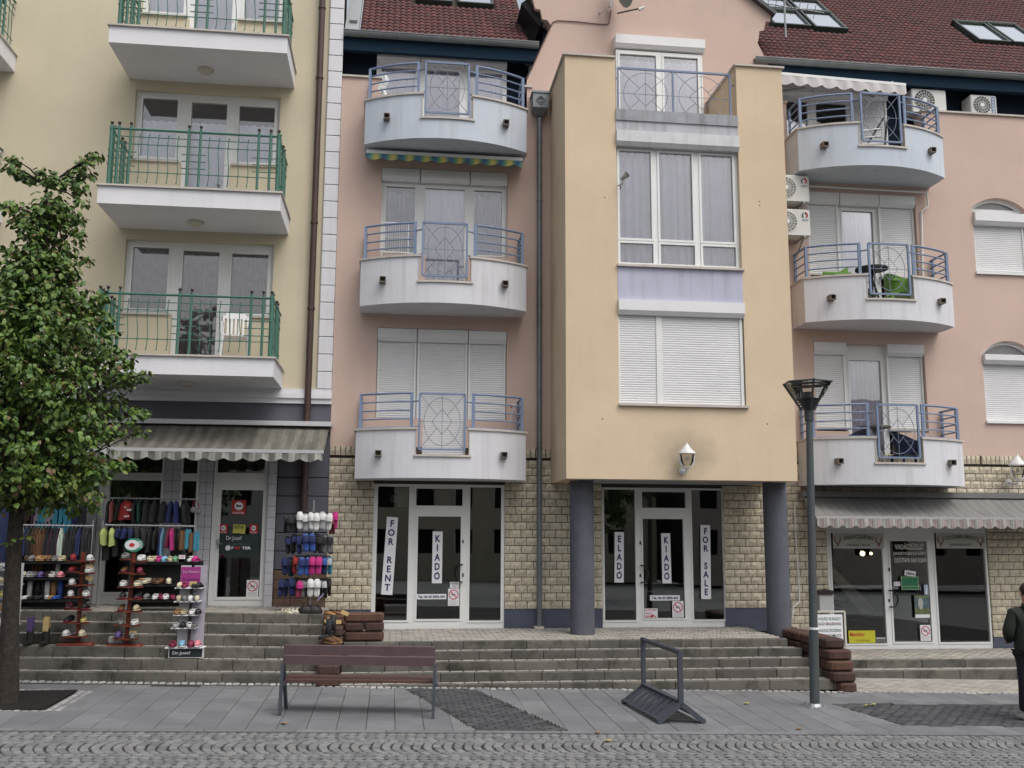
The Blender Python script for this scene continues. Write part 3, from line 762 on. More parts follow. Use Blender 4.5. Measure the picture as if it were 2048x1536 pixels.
for (x0,x1,zs0,zsp), za, zt_, (bz0,bz1) in zip(AR, (8.95,6.02), (9.05,6.1), ((8.37,8.61),(5.55,5.73))):
    pts = arch(x0, x1, zsp, za, zt_)
    w_ = window(pb, x0, x1, zs0, zsp+.02, .14, [(x0+.08,x1-.08,zs0+.1,zsp-.05)], label='round-headed window with its shutter down', interior=False)
    b = MB(); q = [(x0,.16,zsp)]+[(p[0],.16,p[1]) for p in pts]+[(x1,.16,zsp)]
    b.add(q, [tuple(range(len(q)))]); b.build('arched_pane', M('dusty_glass', (.16,.16,.17), .12, .15, 3, spec=.8), w_)
    b = MB()
    for i in range(len(pts)-1): b.bar((pts[i][0],.13,pts[i][1]-.03),(pts[i+1][0],.13,pts[i+1][1]-.03),.05,.06)
    b.build('arched_frame', PVC, w_)
    sbox(w_, x0+.01, x1-.03, bz0, bz1, -.08, .13)
    shutter(w_, x0+.04, x1-.07, zs0+.03, bz0+.02, .07)
    box('shutter_rail', PVC, x0+.01,x0+.04,.05,.1,zs0+.03,bz0, w_); box('shutter_rail', PVC, x1-.07,x1-.03,.05,.1,zs0+.03,bz0, w_)
    box('sill', PVC, x0-.02, x1+.02, -.05, .1, zs0-.02, zs0+.03, w_)
# parapet copings
for x0, x1, z in ((-1.13,-.33,10.70),(2.35,2.5,10.70),(6.85,7.62,10.70),(10.43,14.5,10.70)):
    box('coping', CAP, x0, x1, -.04, .34, z, z+.035, pb)
# stone facing
stone_area(-1.1, S1[0], .97, 3.58, soldier=True)
stone_area(S1[1], S2[0], .91, 3.58, holes=BHOLE, soldier=True)
stone_area(S2[1], S3[0], .91, 3.58, holes=BHOLE, soldier=True); stone_area(6.95, S3[0], .24, .90, holes=BHOLE)
stone_area(S3[1], 13.6, .39, 3.58, soldier=True); stone_area(S3[0], S3[1], 2.72, 3.58, soldier=True)
def vis(t):
    x, y, z = t[1].translation
    hid = (x < -.6 and z < 1.05) or (-.63 < x < 2.3 and z > 3.1) or (3.05 < x < 3.4) or (6.5 < x < 6.87) or (7.4 < x < 10.4 and z > 2.85)
    return (hid, camdist(t[1]))
stones.realize('stone', pb, 300, key=vis, rest='stones')
for a, c, z0, z1 in ((-1.1,S1[0],.5,.97),(S1[1],S2[0],.5,.91),(S2[1],6.9,.5,.91),(S3[1],13.6,.0,.39),(6.9,S3[0],0,.24)):
    box('plinth', PLINTH, a, c, -.005, .03, z0, z1, pb)
# ---- bay
BX0, BX1, BY = 2.855, 6.84, -1.6
o0, o1 = 3.76, 5.98
L4 = [(o0,o1,4.36,6.0),(o0,o1,6.79,9.05)]
b = MB(); wall(b, BX0, BX1, 3.13, 9.62, BY, BY+.3, L4)
wall(b, BX0, o0, 9.62, 10.58, BY, BY+.3); wall(b, o1, BX1, 9.62, 10.58, BY, BY+.3)
b.box(BX0, BX0+.3, BY+.3, 0, 3.13, 10.58).box(BX1-.3, BX1, BY+.3, 0, 3.13, 10.58)
b.box(o0-.22, o0, BY+.3, 0, 9.62, 10.58).box(o1, o1+.22, BY+.3, 0, 9.62, 10.58)
bay = b.build('bay', BAY, pb, label='ochre bay on two round columns')
# soot smudge that has settled on the plaster round the lantern
n_ = BAY.node_tree.nodes; L_2 = BAY.node_tree.links; bs = n_['Principled BSDF']; old = bs.inputs['Base Color'].links[0].from_socket
gx_, gz_2 = P(1376,905,BY); ge = n_.new('ShaderNodeNewGeometry'); vs_ = n_.new('ShaderNodeVectorMath'); vs_.operation = 'SUBTRACT'; vs_.inputs[1].default_value = (gx_, BY, gz_2); L_2.new(ge.outputs['Position'], vs_.inputs[0])
v2 = n_.new('ShaderNodeVectorMath'); v2.operation = 'MULTIPLY'; v2.inputs[1].default_value = (1, 1, 1.5); L_2.new(vs_.outputs[0], v2.inputs[0]); ln_ = n_.new('ShaderNodeVectorMath'); ln_.operation = 'LENGTH'; L_2.new(v2.outputs[0], ln_.inputs[0])
tn_ = n_.new('ShaderNodeTexNoise'); tn_.inputs['Scale'].default_value = 5; L_2.new(ge.outputs['Position'], tn_.inputs['Vector'])
ad = n_.new('ShaderNodeMath'); ad.operation = 'MULTIPLY_ADD'; ad.inputs[1].default_value = .5; L_2.new(tn_.outputs['Fac'], ad.inputs[0]); L_2.new(ln_.outputs['Value'], ad.inputs[2])
mr_ = n_.new('ShaderNodeMapRange'); mr_.inputs['From Min'].default_value = .25; mr_.inputs['From Max'].default_value = .95; mr_.inputs['To Min'].default_value = .6; mr_.inputs['To Max'].default_value = 0; L_2.new(ad.outputs[0], mr_.inputs['Value'])
mx_2 = n_.new('ShaderNodeMix'); mx_2.data_type = 'RGBA'; L_2.new(mr_.outputs[0], mx_2.inputs['Factor']); L_2.new(old, mx_2.inputs['A']); mx_2.inputs['B'].default_value = (.22,.19,.15,1); L_2.new(mx_2.outputs['Result'], bs.inputs['Base Color'])
for hx0, hy0 in ((1205,838),(1535,848),(1519,403),(1519,411),(1209,395)):
    xh, zh = P(hx0, hy0, BY-.001); MB().cyl((xh,BY-.001,zh),(xh,BY-.003,zh),.012,None,8).build('anchor_hole', BLACK, bay)
box('soffit', M('bay_soffit', (.33,.33,.35), .9, .1, 2), BX0+.3, BX1-.3, BY+.3, 0, 3.135, 3.3, bay)
box('bay_floor', CAP, o0, o1, BY+.3, 0, 9.5, 9.62, bay)
for a, c in ((BX0-.04,o0+.0),(o1-.04,BX1+.04)):
    b = MB().box(a, c, BY-.04, BY+.34, 10.58, 10.615)
    b.box((BX0-.04) if a < 4 else (BX1-.34), (BX0+.34) if a < 4 else (BX1+.04), BY+.34, -.001, 10.58, 10.615)
    b.box(o0-.26 if a < 4 else o1-.04, o0+.0 if a < 4 else o1+.26, BY+.34, -.001, 10.58, 10.615)
    b.build('coping', CAP, bay)
# bay middle strip: flashing, lavender panels
zf = [PZ(1350,p,BY) for p in (249,263,299,309,325)]
box('balcony_edge', M('concrete_edge', (.33,.34,.37), .9, .12, 4, .4, streak=.5, dcol=(.07,.07,.06)), o0, o1, BY-.035, BY+.02, 9.42, 9.62, bay)
box('sheet_apron', M('grey_apron', (.42,.43,.47), .7, .08, 3, streak=.6, dcol=(.12,.12,.10)), o0, o1, BY-.012, BY-.0, 9.22, 9.42, bay)
box('lavender_panel', LAV, o0, o1, BY+.0-.006, BY-.001, 6.18, 6.77, bay)
sbox(bay, o0, o1, 8.95, 9.22, BY-.07, BY+.1, mat=M('stained_shutter_box', (.58,.59,.60), .6, .08, 3, streak=.4, dcol=(.2,.2,.18)))
sbox(bay, o0, o1, 5.93, 6.18, BY-.07, BY+.1)
# bay window, second floor (three tall lights over three low ones)
yy = BY+.09
cx = [PX(p,430,yy) for p in (1239.5,1303,1320,1385.5,1404,1467)]
zc = [PZ(1350,p,yy) for p in (529,490,472,333)]
cells = []
for i in range(3):
    cells += [(cx[2*i],cx[2*i+1],zc[1]+.09,8.90),(cx[2*i]-.0,cx[2*i+1]+.02,6.87,zc[1]-.0)]
wz = window(bay, o0, o1, 6.81, 8.95, yy, cells, sash=.04, label='large bay window of six lights with lilac curtains')
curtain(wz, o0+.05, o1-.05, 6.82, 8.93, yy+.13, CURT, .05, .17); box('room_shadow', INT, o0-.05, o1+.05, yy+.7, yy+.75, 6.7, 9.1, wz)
box('sill', CAP, o0-.01, o1+.03, BY-.06, BY+.1, 6.77, 6.81, wz)
# bay first-floor shutters
ws = window(bay, o0, o1, 4.40, 5.95, yy, [(o0+.05,4.44,4.45,5.9),(4.6,o1-.1,4.45,5.9)], label='shuttered bay window', sash=.02)
shutter(ws, o0+.03, 4.43, 4.41, 5.93, BY+.05); shutter(ws, 4.53, o1-.07, 4.41, 5.93, BY+.05)
for q in ((o0,o0+.03,.03),(4.43,4.53,.035),(o1-.07,o1-.02,.03)): box('shutter_rail', PVC, q[0], q[1], BY+q[2], BY+.09, 4.4, 5.93, ws)
box('sill', CAP, o0-.01, o1+.03, BY-.06, BY+.1, 4.36, 4.40, ws)
# bay top french window on the pink gable wall and its railing
tw = window(pb, 4.13, 5.86, 9.62, 11.54, -.12, [(4.20,4.92,9.72,11.46),(5.08,5.76,9.72,11.46)], label='two-leaf window behind the bay railing', sash=.035)
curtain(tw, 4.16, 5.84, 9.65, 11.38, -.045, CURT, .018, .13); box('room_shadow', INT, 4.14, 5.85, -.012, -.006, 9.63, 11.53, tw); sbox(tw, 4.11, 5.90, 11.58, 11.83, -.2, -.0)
RY = BY+.10
def medallion(root, x0, x1, z0, z1, y, r=.0055, mat=BLUED):
    """oval, diamond and crossing bars inside a frame"""
    mx_, mz = (x0+x1)/2, (z0+z1)/2; w_ = (x1-x0)/2; h = (z1-z0)/2
    def br(p, q): MB().cyl((p[0],y,p[1]),(q[0],y,q[1]),r,None,5).build('ornament_bar', mat, root)
    n = 26; pts = [(mx_+w_*.80*math.cos(2*math.pi*i/n), y, mz+h*.86*math.sin(2*math.pi*i/n)) for i in range(n+1)]
    MB().tube(pts, r, 5).build('ornament_ring', mat, root)
    dw, dh = w_*.44, h*.46
    for p, q in (((mx_-dw,mz),(mx_,mz+dh)),((mx_,mz+dh),(mx_+dw,mz)),((mx_+dw,mz),(mx_,mz-dh)),((mx_,mz-dh),(mx_-dw,mz))): br(p, q)
    for sx in (-1,1):
        for sz in (-1,1): br((mx_+sx*w_*.98, mz+sz*h*.98), (mx_+sx*dw*.5, mz+sz*dh*.5))
    br((x0,mz),(x1,mz)); br((mx_,z0),(mx_,z1))
rx = [PX(p,190,RY) for p in (1236,1346,1460)]; rz0, rz1 = PZ(1350,243,RY), PZ(1350,143,RY)
rail = MB().bar((rx[0],RY,rz1),(rx[2],RY,rz1),.035,.035).build('bay_railing', BLUEST, bay, label='railing with two oval ornaments across the bay opening')
for q in ((rx[0],rz0,rx[2],rz0),(rx[0],rz0,rx[0],rz1),(rx[1],rz0,rx[1],rz1),(rx[2],rz0,rx[2],rz1)): MB().bar((q[0],RY,q[1]),(q[2],RY,q[3]),.032,.032).build('rail_frame', BLUEST, rail)
for q in (rz0+.15, rz1-.2): MB().bar((o0,RY,q),(rx[0],RY,q),.02).bar((rx[2],RY,q),(o1,RY,q),.02).build('rail_bracket', BLUED, rail)
medallion(rail, rx[0], rx[1], rz0, rz1, RY); medallion(rail, rx[1], rx[2], rz0, rz1, RY)
# columns
for px, lb in ((1164,'left round slate-blue column, streaked with damp'),(1553,'right round slate-blue column')):
    x = PX(px,1100,-.98); MB().lathe(x, -.98, [(.205,.5),(.205,.56),(.205,1.2),(.205,2.2),(.205,3.135)], 28).build('column', COLM, pb, smooth=True, label=lb)
# ---- curved balconies
def arcpts(x0, x1, ye, yc, n=24):
    cx = (x0+x1)/2; w_ = (x1-x0)/2; h = abs(yc-ye); R = (w_*w_+h*h)/(2*h); a0 = math.asin(w_/R)
    return [(cx+R*math.sin(-a0+2*a0*i/n), ye+(R-h)-R*math.cos(-a0+2*a0*i/n)) for i in range(n+1)]
def arcy(x, x0, x1, ye, yc):
    cx = (x0+x1)/2; w_ = (x1-x0)/2; h = abs(yc-ye); R = (w_*w_+h*h)/(2*h)
    return ye+(R-h)-math.sqrt(max(0, R*R-(x-cx)**2))
def pbalc(xc, zb, mat, lab, rec=0):
    x0, x1 = xc-1.4775, xc+1.4775; YE, YC = -.57, -1.04; zc_ = zb+.82; zn = zb+.36; n0, n1 = xc-.463, xc+.455; T = .13
    ay = lambda x, ins=0: arcy(x, x0, x1, YE, YC)+ins
    xs = sorted(set([x0+(x1-x0)*i/26 for i in range(27)]+[n0,n1]))
    b = MB()
    def strip(xa, xb, zt_):
        seg = [x for x in xs if xa-1e-6 <= x <= xb+1e-6]
        v = []
        for x in seg: v += [(x,ay(x),zb),(x,ay(x),zt_),(x,ay(x,T),zt_),(x,ay(x,T),zb+.1)]
        m_ = len(seg); f = []
        for i in range(m_-1):
            for k in range(3): f.append((4*i+k+0,4*i+k+1,4*i+k+5,4*i+k+4))
        f = [tuple(reversed(q)) for q in f]; f += [(0,1,2,3),(4*m_-1,4*m_-2,4*m_-3,4*m_-4)]
        b.add(v, f)
    strip(x0, n0, zc_); strip(n0, n1, zn); strip(n1, x1, zc_)
    for xa, xb in ((x0,x0+T),(x1-T,x1)): b.box(xa, xb, YE+T-.002, 0, zb, zc_)
    # slab
    b.slab([(x0+.004,-.0)]+[(min(max(x,x0+.004),x1-.004),ay(x)+.004) for x in xs]+[(x1-.004,-.0)], zb+.004, zb+.14)
    root = b.build('balcony', mat, pb, label=lab)
    # coping
    b = MB()
    def cope(xa, xb, z):
        seg = [xa]+[x for x in xs if xa < x < xb]+[xb]; v = []
        for x in seg: v += [(x,ay(x,-.03),z),(x,ay(x,-.03),z+.035),(x,ay(x,T+.02),z+.035),(x,ay(x,T+.02),z)]
        f = []
        for i in range(len(seg)-1):
            for k in range(4): f.append((4*i+(k+1)%4,4*i+k,4*i+4+k,4*i+4+(k+1)%4))
        m_ = len(seg); f += [(0,1,2,3),(4*m_-1,4*m_-2,4*m_-3,4*m_-4)]; b.add(v, f)
    cope(x0-.03, n0+.03, zc_); cope(n1-.03, x1+.03, zc_); cope(n0-.03, n1+.03, zn)
    for xa, xb in ((x0-.03,x0+T+.02),(x1-T-.02,x1+.03)): b.box(xa, xb, YE+T+.015, 0, zc_, zc_+.034)
    for xa in (n0-.002, n1-.012): b.box(xa, xa+.014, ay(xa)-.012, ay(xa,T), zn+.03, zc_)
    b.build('coping', CAP, root)
    # drains
    for dxn in (-1.083, 1.058):
        x = xc+dxn; y = ay(x); s = .055; z = zb+.415; b = MB()
        wall(b, x-s, x+s, z-.05, z+.05, y-.13, y+.02, [(x-s+.012,x+s-.012,z-.038,z+.038)]); b.box(x-.04,x+.04,y-.03,y+.0,z-.04,z+.04)
        b.build('drain_spout', M('copper_spout', (.17,.14,.12), .6, .15, 9), root)
    # railings
    ins = .07; zr = zc_+.03
    def rl(xa, xb, h, r): 
        seg = [xa+(xb-xa)*i/9 for i in range(10)]
        MB().tube([(x,ay(x,ins),zr+h) for x in seg], r, 6).build('rail_bar', BLUEST, root)
    pL, pR = xc-.535, xc+.52; eL, eR = x0+.07, x1-.07
    for h, r in ((.60,.021),(.455,.014),(.305,.014),(.16,.014),(.015,.014)):
        rl(eL, pL, h, r); rl(pR, eR, h, r)
        for xe in (eL, eR): MB().tube([(xe,ay(xe,ins),zr+h),(xe,-.0,zr+h)], r, 6).build('rail_bar', BLUEST, root)
    for x in (eL, eR):
        MB().bar((x,ay(x,ins),zr),(x,ay(x,ins),zr+.6),.05,.05).build('rail_post', BLUEST, root)
        MB().bar((x,-.06,zr),(x,-.06,zr+.6),.04,.04).build('rail_post', BLUEST, root)
    for x in (pL, pR): MB().bar((x,ay(x,ins),zr-.02),(x,ay(x,ins),zr+.62),.055,.03).build('rail_post', BLUEST, root)
    gx0, gx1, gz0, gz1, gy = xc-.405, xc+.366, zc_-.34, zc_+.61, YC+.02
    gt = MB().bar((gx0,gy,gz1),(gx1,gy,gz1),.035,.035).bar((gx0,gy,gz0),(gx1,gy,gz0),.03,.03).bar((gx0,gy,gz0),(gx0,gy,gz1),.035,.035).bar((gx1,gy,gz0),(gx1,gy,gz1),.035,.035).build('ornament_frame', BLUEST, root)
    medallion(root, gx0, gx1, gz0, gz1, gy)
    for z in (zr+.455, zr+.015): MB().tube([(pL,ay(pL,ins),z),(gx0,gy,z)], .014, 6).tube([(gx1,gy,z),(pR,ay(pR,ins),z)], .014, 6).build('rail_bar', BLUEST, root)
    return root
for i, z in enumerate(LC): pbalc(.843, z, BALB if i == 2 else BALC, ('lowest','middle','top')[i]+' curved balcony left of the bay')
for i, z in enumerate(RC): pbalc(9.035, z, BALB if i == 2 else BALC, ('lowest','middle','top')[i]+' curved balcony right of the bay')
# ---- windows behind the balconies
def three(x0, x1, xa, xb, f, y, label, kinds, box_h=.24, sillz=1.12, top=2.77, boxes=True, frame=PVC):
    """kinds per light: 's' shutter down, 'c' curtain"""
    zt_ = f+top; zs_ = f+sillz
    edges = [x0, xa, xb, x1]; cells = []; hb = box_h if boxes else .0
    for i, k in enumerate(kinds):
        a, c = edges[i]+.09, edges[i+1]-.09; cells.append((a, c, (zs_ if i != 1 else f+.2)+.07, zt_-hb-.08))
    w_ = window(pb, x0, x1, zs_, zt_-.0, y, [(a,c,max(g,zs_),h) for a,c,g,h in cells], label=label, frame=frame, sash=.03, nobot=(1,))
    b = MB(); wall(b, xa-.02, xb+.02, f+.14, zs_, y, y+.07, [(cells[1][0],cells[1][1],f+.2,zs_)]); b.build('door_frame', PVC, w_)
    box('pane', GL, cells[1][0], cells[1][1], y+.025, y+.033, f+.2, zs_, w_)
    for i, k in enumerate(kinds):
        a, c = edges[i], edges[i+1]; g = zs_ if i != 1 else f+.15
        if boxes is True or (boxes and boxes[i]): sbox(w_, a+.008, c-.008, zt_-box_h, zt_-.01, y-.14, y-.0)
        if k == 's':
            shutter(w_, a+.05, c-.05, g+.01, zt_-hb-.0, y-.035)
            box('shutter_rail', PVC, a+.012,a+.05,y-.06,y-.001,g,zt_-hb, w_); box('shutter_rail', PVC, c-.05,c-.012,y-.06,y-.001,g,zt_-hb, w_)
        elif k == 'c':
            curtain(w_, a+.06, c-.06, g+.02, zt_-hb-.04, y+.09, CURT, .02, .1, scallop=.0)
        elif k == 'd':
            curtain(w_, a+.06, c-.06, g+.02, zt_-hb-.15, y+.10, M('shaded_net_curtain', (.38,.36,.42), .95, .08, 6), .03, .09, scallop=.05)
    for xa_, xb_ in ((x0,xa),(xb,x1)): box('sill', CAP, xa_-.02, xb_+.02, y-.12, y, zs_-.035, zs_, w_)
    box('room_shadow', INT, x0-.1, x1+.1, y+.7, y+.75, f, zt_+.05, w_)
    return w_
XA, XB = .39+.0, 1.36
three(-.32, 2.04, .40, 1.33, 3.145, .13, 'three-light window with all shutters down', 'sss')
three(-.32, 2.04, .40, 1.33, 6.19, .13, 'three-light window with net curtains under the colourful awning', 'dcd')
w3 = three(PX(754,115,.4), PX(1013.5,121,.4), PX(841,117,.4), PX(929,119,.4), 9.16, .40, 'top-floor three-light window in the dark blue wall', 'ccc', sillz=.8, top=PZ(880,114,.4)-9.16, box_h=.20)
three(7.95, 10.2, 8.62, 9.44, 3.125, .13, 'three-light window with outer shutters down, lowest right', 'scs', boxes=(1,0,1))
three(7.95, 10.2, 8.62, 9.44, 6.13, .13, 'three-light window with outer shutters down, middle right', 'scs')
w4 = three(7.55, PX(1770,200,.4), PX(1622,200,.4), PX(1700,200,.4), 9.09, .40, 'top-floor window under the pale striped awning', 'dcs', sillz=.7, top=2.1, box_h=.16)
# ---- recessed top floor, fascia, gutter, roof
wall(MB(), -1.1, 2.6, 9.2, 11.6, .46, .6, [(PX(754,115,.4)+.02,PX(1013.5,121,.4)-.02,9.35,11.3)]).build('recess_wall', NAVY, pb); wall(MB(), 6.6, 14.5, 9.2, 11.6, .46, .6, [(7.57,PX(1770,200,.4)-.02,9.27,11.1)]).build('recess_wall', NAVY, pb)
box('recess_floor', CAP, -1.1, 2.6, .3, .46, 9.2, 9.3, pb); box('recess_floor', CAP, 6.9, 14.5, .3, .46, 9.2, 9.3, pb)
GZ = 11.5
for x0, x1 in ((-1.1,2.62),(6.95,14.5)):
    b = MB().box(x0, x1, .02, .12, GZ-.24, GZ+.055); b.build('fascia_board', NAVY2, pb)
    box('eaves_soffit', NAVY, x0, x1, .12, .6, GZ-.1, GZ+.03, pb)
    b = MB(); n = 8; v = []
    for i in range(n+1):
        t = math.pi+math.pi*i/n; v += [(x0,-.05+.085*math.cos(t),GZ+.08+.085*math.sin(t)),(x1,-.05+.085*math.cos(t),GZ+.08+.085*math.sin(t))]
    b.add(v, [(2*i,2*i+1,2*i+3,2*i+2) for i in range(n)])
    x = x0+.3
    b.cyl((x0,-.135,GZ+.085),(x1,-.135,GZ+.085),.012,None,6)
    g = b.build('gutter', M('gutter_zinc', (.20,.215,.22), .5, .2, 3, metal=.3), pb)
    while x < x1: MB().bar((x,-.14,GZ+.09),(x,.03,GZ+.09),.025,.006).build('gutter_bracket', ALU, g); x += .62
RS = 1.05; RA = math.atan(RS)
def rpt(x, s): return (x, .0+s*math.cos(RA), GZ+.06+s*math.sin(RA))
TL_ = [M('red_clay_tile_%d' % i, c, .75, .2, 9, .4, dirt=.35, dcol=(.05,.03,.03)) for i, c in enumerate([(.095,.030,.028),(.078,.027,.026),(.11,.034,.030),(.062,.024,.024)])]
def tile_tpl(w_=.124, l=.19):
    v = []; n = 4
    for s_, dz in ((0,.03),(l+.03,.012)):
        for i in range(n+1):
            t = i/n; v.append((w_*t, s_, dz+.028*math.sin(math.pi*t)))
    for i in range(n+1): v.append((w_*i/n, 0, .028*math.sin(math.pi*i/n)*.6))
    f = [(i,i+1,n+2+i,n+1+i) for i in range(n)]+[(2*n+2+i,2*n+3+i,i+1,i) for i in range(n)]
    return (v, f)
TT = tile_tpl()
def roofxs(px, py):
    d = ray(px, py); t = ((GZ+.06)+RS*CY*1.0-CZ)/(d.z-RS*d.y) if False else ((GZ+.06)+RS*(CY-0.0)-CZ)/(d.z-RS*d.y)
    x = d.x*t; y = CY+d.y*t; return x, y/math.cos(RA)
sk = []
def skq(bl, br_, tl):
    x0, s0 = roofxs(*bl); x1, s1 = roofxs(*br_); x2, s2 = roofxs(*tl); s0 = (s0+s1)/2; return ((x0+x2)/2 if abs(x0-x2) < .5 else x0, x1, s0, s2)
SKY = [skq((1548,58),(1620,61),(1516,26)), skq((1627,64),(1693,67),(1597,30)), skq((1957.5,90),(2019,93),(1902,51)), skq((2024,94),(2086,98),(1968,54))]
dS = SKY[1][3]+.05
SKY += [(SKY[0][0],SKY[0][1],dS,dS+.85),(SKY[1][0],SKY[1][1],dS,dS+.85)]
a = roofxs(831,9); c = roofxs(904,10); d = roofxs(915,10); e = roofxs(986,14)
SKY += [(a[0],c[0],a[1],a[1]+1.1),(d[0],e[0],a[1],a[1]+1.1)]
tiles = Pieces(); eul = (RA, 0, 0)
for x0, x1, smax in ((-.80,2.45,3.4),(6.95,15.9,8.2)):
    s_ = -.06; r = 0
    b = MB(); b.add([rpt(x0,0),rpt(x1,0),rpt(x1,smax+.3),rpt(x0,smax+.3)], [(0,1,2,3)]); b.build('roof_deck', MORT, pb)
    while s_ < smax:
        x = x0
        while x < x1-.1:
            xm, sm = x+.06, s_+.1
            if not any(q[0]-.03 < xm < q[1]+.03 and q[2]-.05 < sm < q[3]+.05 for q in SKY):
                if not (x < 7.5 and s_ > 99): tiles.add(TT, Matrix.Translation(rpt(x, s_)) @ Euler(eul).to_matrix().to_4x4() @ Euler((U(-.01,.01),U(-.02,.02),0)).to_matrix().to_4x4(), random.choice(TL_) if rnd() > .5 else TL_[r % 2])
            x += .124
        s_ += .19; r += 1
tiles.realize('roof_tile', pb, 300, key=lambda t: camdist(t[1]), rest='roof_tiles', smooth=False)
MIR = M('skylight_glass', (.95,.97,.97), .12, 0, metal=1)
RM = Euler(eul).to_matrix().to_4x4()
for i, (x0,x1,s0,s1) in enumerate(SKY):
    Mx = Matrix.Translation((0,0,GZ+.06)) @ RM
    b = MB(); wall_ = [(x0,x1,s0,s0+.06),(x0,x1,s1-.06,s1),(x0,x0+.05,s0+.06,s1-.06),(x1-.05,x1,s0+.06,s1-.06)]
    for q in wall_: b.box(q[0],q[1],q[2],q[3],.0,.12)
    b.box(x0-.02,x1+.02,s1-.02,s1+.05,0,.13)
    b.xf(Mx); w_ = b.build('roof_window', M('dark_green_flashing', (.05,.065,.06), .4, .1, metal=.4), pb)
    b = MB().box(x0+.05,x1-.05,s0+.06,s1-.06,.06,.085); b.xf(Mx); b.build('pane', MIR, w_)
# flue cover at the left end of the roof
b = MB().box(-1.08,-.82,0,3.6,0,.10).box(-1.0,-.86,.35,.6,.1,.16); b.xf(Matrix.Translation((0,0,GZ+.06)) @ RM); b.build('edge_flashing', ALU, pb)
# ---- gable over the bay
gp = [(2.40,9.7),(2.40,PZ(1049,160)),(PX(1103,52),PZ(1103,52)),(2.80,12.12),(2.70,12.14),(2.66,12.33),(2.56,12.35),(2.50,12.60),(2.42,12.62),(2.42,13.2),(4.9,15.2),
      (6.3,13.35),(7.36,12.56),(7.33,12.42),(7.24,12.42),(7.19,12.22),(7.10,12.20),(7.07,12.0),(PX(1515,86),PZ(1515,86)),(7.26,PZ(1536,130)),(7.26,10.7),(6.9,10.7),(6.9,9.7)]
b = MB().prism(gp, -.003, .3); gb = b.build('gable_wall', PINK, pb)
b = MB().box(2.78,7.1,.3,4,9.7,12.6); b.build('gable_side', NAVY, gb)
b = MB(); b.prism([(7.40,12.52),(7.44,12.58),(6.32,13.42),(6.28,13.36)], -.12, 3.0); b.build('verge_board', M('verge_metal', (.05,.055,.06), .5, .1), gb)
b = MB(); b.prism([(2.30,12.5),(2.42,12.6),(2.78,12.16),(2.66,12.05)], .1, 3.0); b.build('side_eaves', INT2, gb)
downpipe(pb, PX(1062,120,.2), .2, 10.4, GZ, .05, ZINC, (11.2,))
box('hopper', ZINC, PX(1052,90,.15), PX(1070,90,.15), .05, .3, GZ-.2, GZ+.0, pb)
# pipe with ornamental rainwater head
xr = 2.63
dp = downpipe(pb, xr, -.12, .56, 10.05, .047, ZINC, (9.55,8.4,6.4,3.75,1.7))
hz0, hz1 = PZ(1081,228,-.15), PZ(1081,188,-.15)
b = MB(); b.box(xr-.15,xr+.15,-.28,-.0,hz0+.08,hz1-.04).box(xr-.17,xr+.17,-.30,0,hz1-.04,hz1)
b.add([(xr-.15,-.28,hz0+.08),(xr+.15,-.28,hz0+.08),(xr+.15,0,hz0+.08),(xr-.15,0,hz0+.08),(xr-.05,-.17,hz0-.05),(xr+.05,-.17,hz0-.05),(xr+.05,-.07,hz0-.05),(xr-.05,-.07,hz0-.05)], [(0,4,5,1),(1,5,6,2),(2,6,7,3),(3,7,4,0)])
rh = b.build('rainwater_head', ZINC, dp)
zc0 = (hz0+hz1)/2+.02
b = MB()
for r_, t_ in ((.085,.012),(.045,.012)):
    q = [(xr-r_,-.287,zc0),(xr,-.287,zc0+r_),(xr+r_,-.287,zc0),(xr,-.287,zc0-r_),(xr-r_,-.287,zc0)]; b.tube(q, t_, 5)
b.build('diamond_relief', ZINC, dp)
box('pipe_shoe', CAP, xr-.09, xr+.07, -.2, -.02, .565, .62, dp)
downpipe(pb, 7.02, -.09, .25, 2.95, .05, ZINC, (2.3,1.2))
xw = PX(1592,1100,-.03)
MB().tube([(xw,-.03,PZ(1592,1012)),(PX(1598,1180,-.03),-.03,PZ(1598,1195)),(PX(1598,1200,-.03),-.04,PZ(1598,1204)),(PX(1585,1212,-.03),-.05,PZ(1585,1214)),(PX(1584,1235,-.03),-.05,PZ(1584,1236))], .012, 6).build('cable_conduit', PVC, pb)
# condensate pipe under the upper right balcony
MB().tube([(PX(1618,372,-.1),-.1,PZ(1618,372,-.1)),(PX(1853,385,-.1),-.1,PZ(1853,385,-.1)),(PX(1856,410,-.05),-.05,PZ(1856,412,-.05)),(PX(1843,424,-.04),-.04,PZ(1843,424,-.04)),(PX(1848,640,-.04),-.04,PZ(1848,640,-.04))], .018, 6).build('drain_pipe', PVC, pb)
# ---- shop fronts
def shopfront(outer, cells, z0, lab, y=.02):
    w_ = window(pb, outer[0], outer[1], z0, outer[2], y, cells, pane=GLS, label=lab, name='shopfront', sash=.03, fd=.06)
    return w_
def cell(x0, x1, y0, y1, xm=None): 
    return (PX(x0,(y0+y1)/2,.05), PX(x1,(y0+y1)/2,.05), PZ((x0+x1)/2,y1,.05), PZ((x0+x1)/2,y0,.05))
f1 = shopfront((S1[0],S1[1],3.09), [cell(753,816,973,1240.6),cell(832,925,977.6,1011.5),cell(834.5,920.5,1033,1238),cell(939,1001.5,975,1241)], .575, 'white shopfront with FOR RENT and KIADÓ strips')
f2 = shopfront((S2[0],S2[1],3.07), [cell(1208,1270,979,1240.4),cell(1283,1370,984,1016),cell(1285.6,1367,1038,1236),cell(1384,1445,980.7,1239)], .575, 'white shopfront between the two round columns')
f3 = shopfront((S3[0],S3[1],2.5), [cell(1664,1766.5,1066,1286.5),cell(1782,1857,1082,1283.4),cell(1872,1972,1066,1284)], .14, 'white shopfront of the hunting shop under the striped awning')
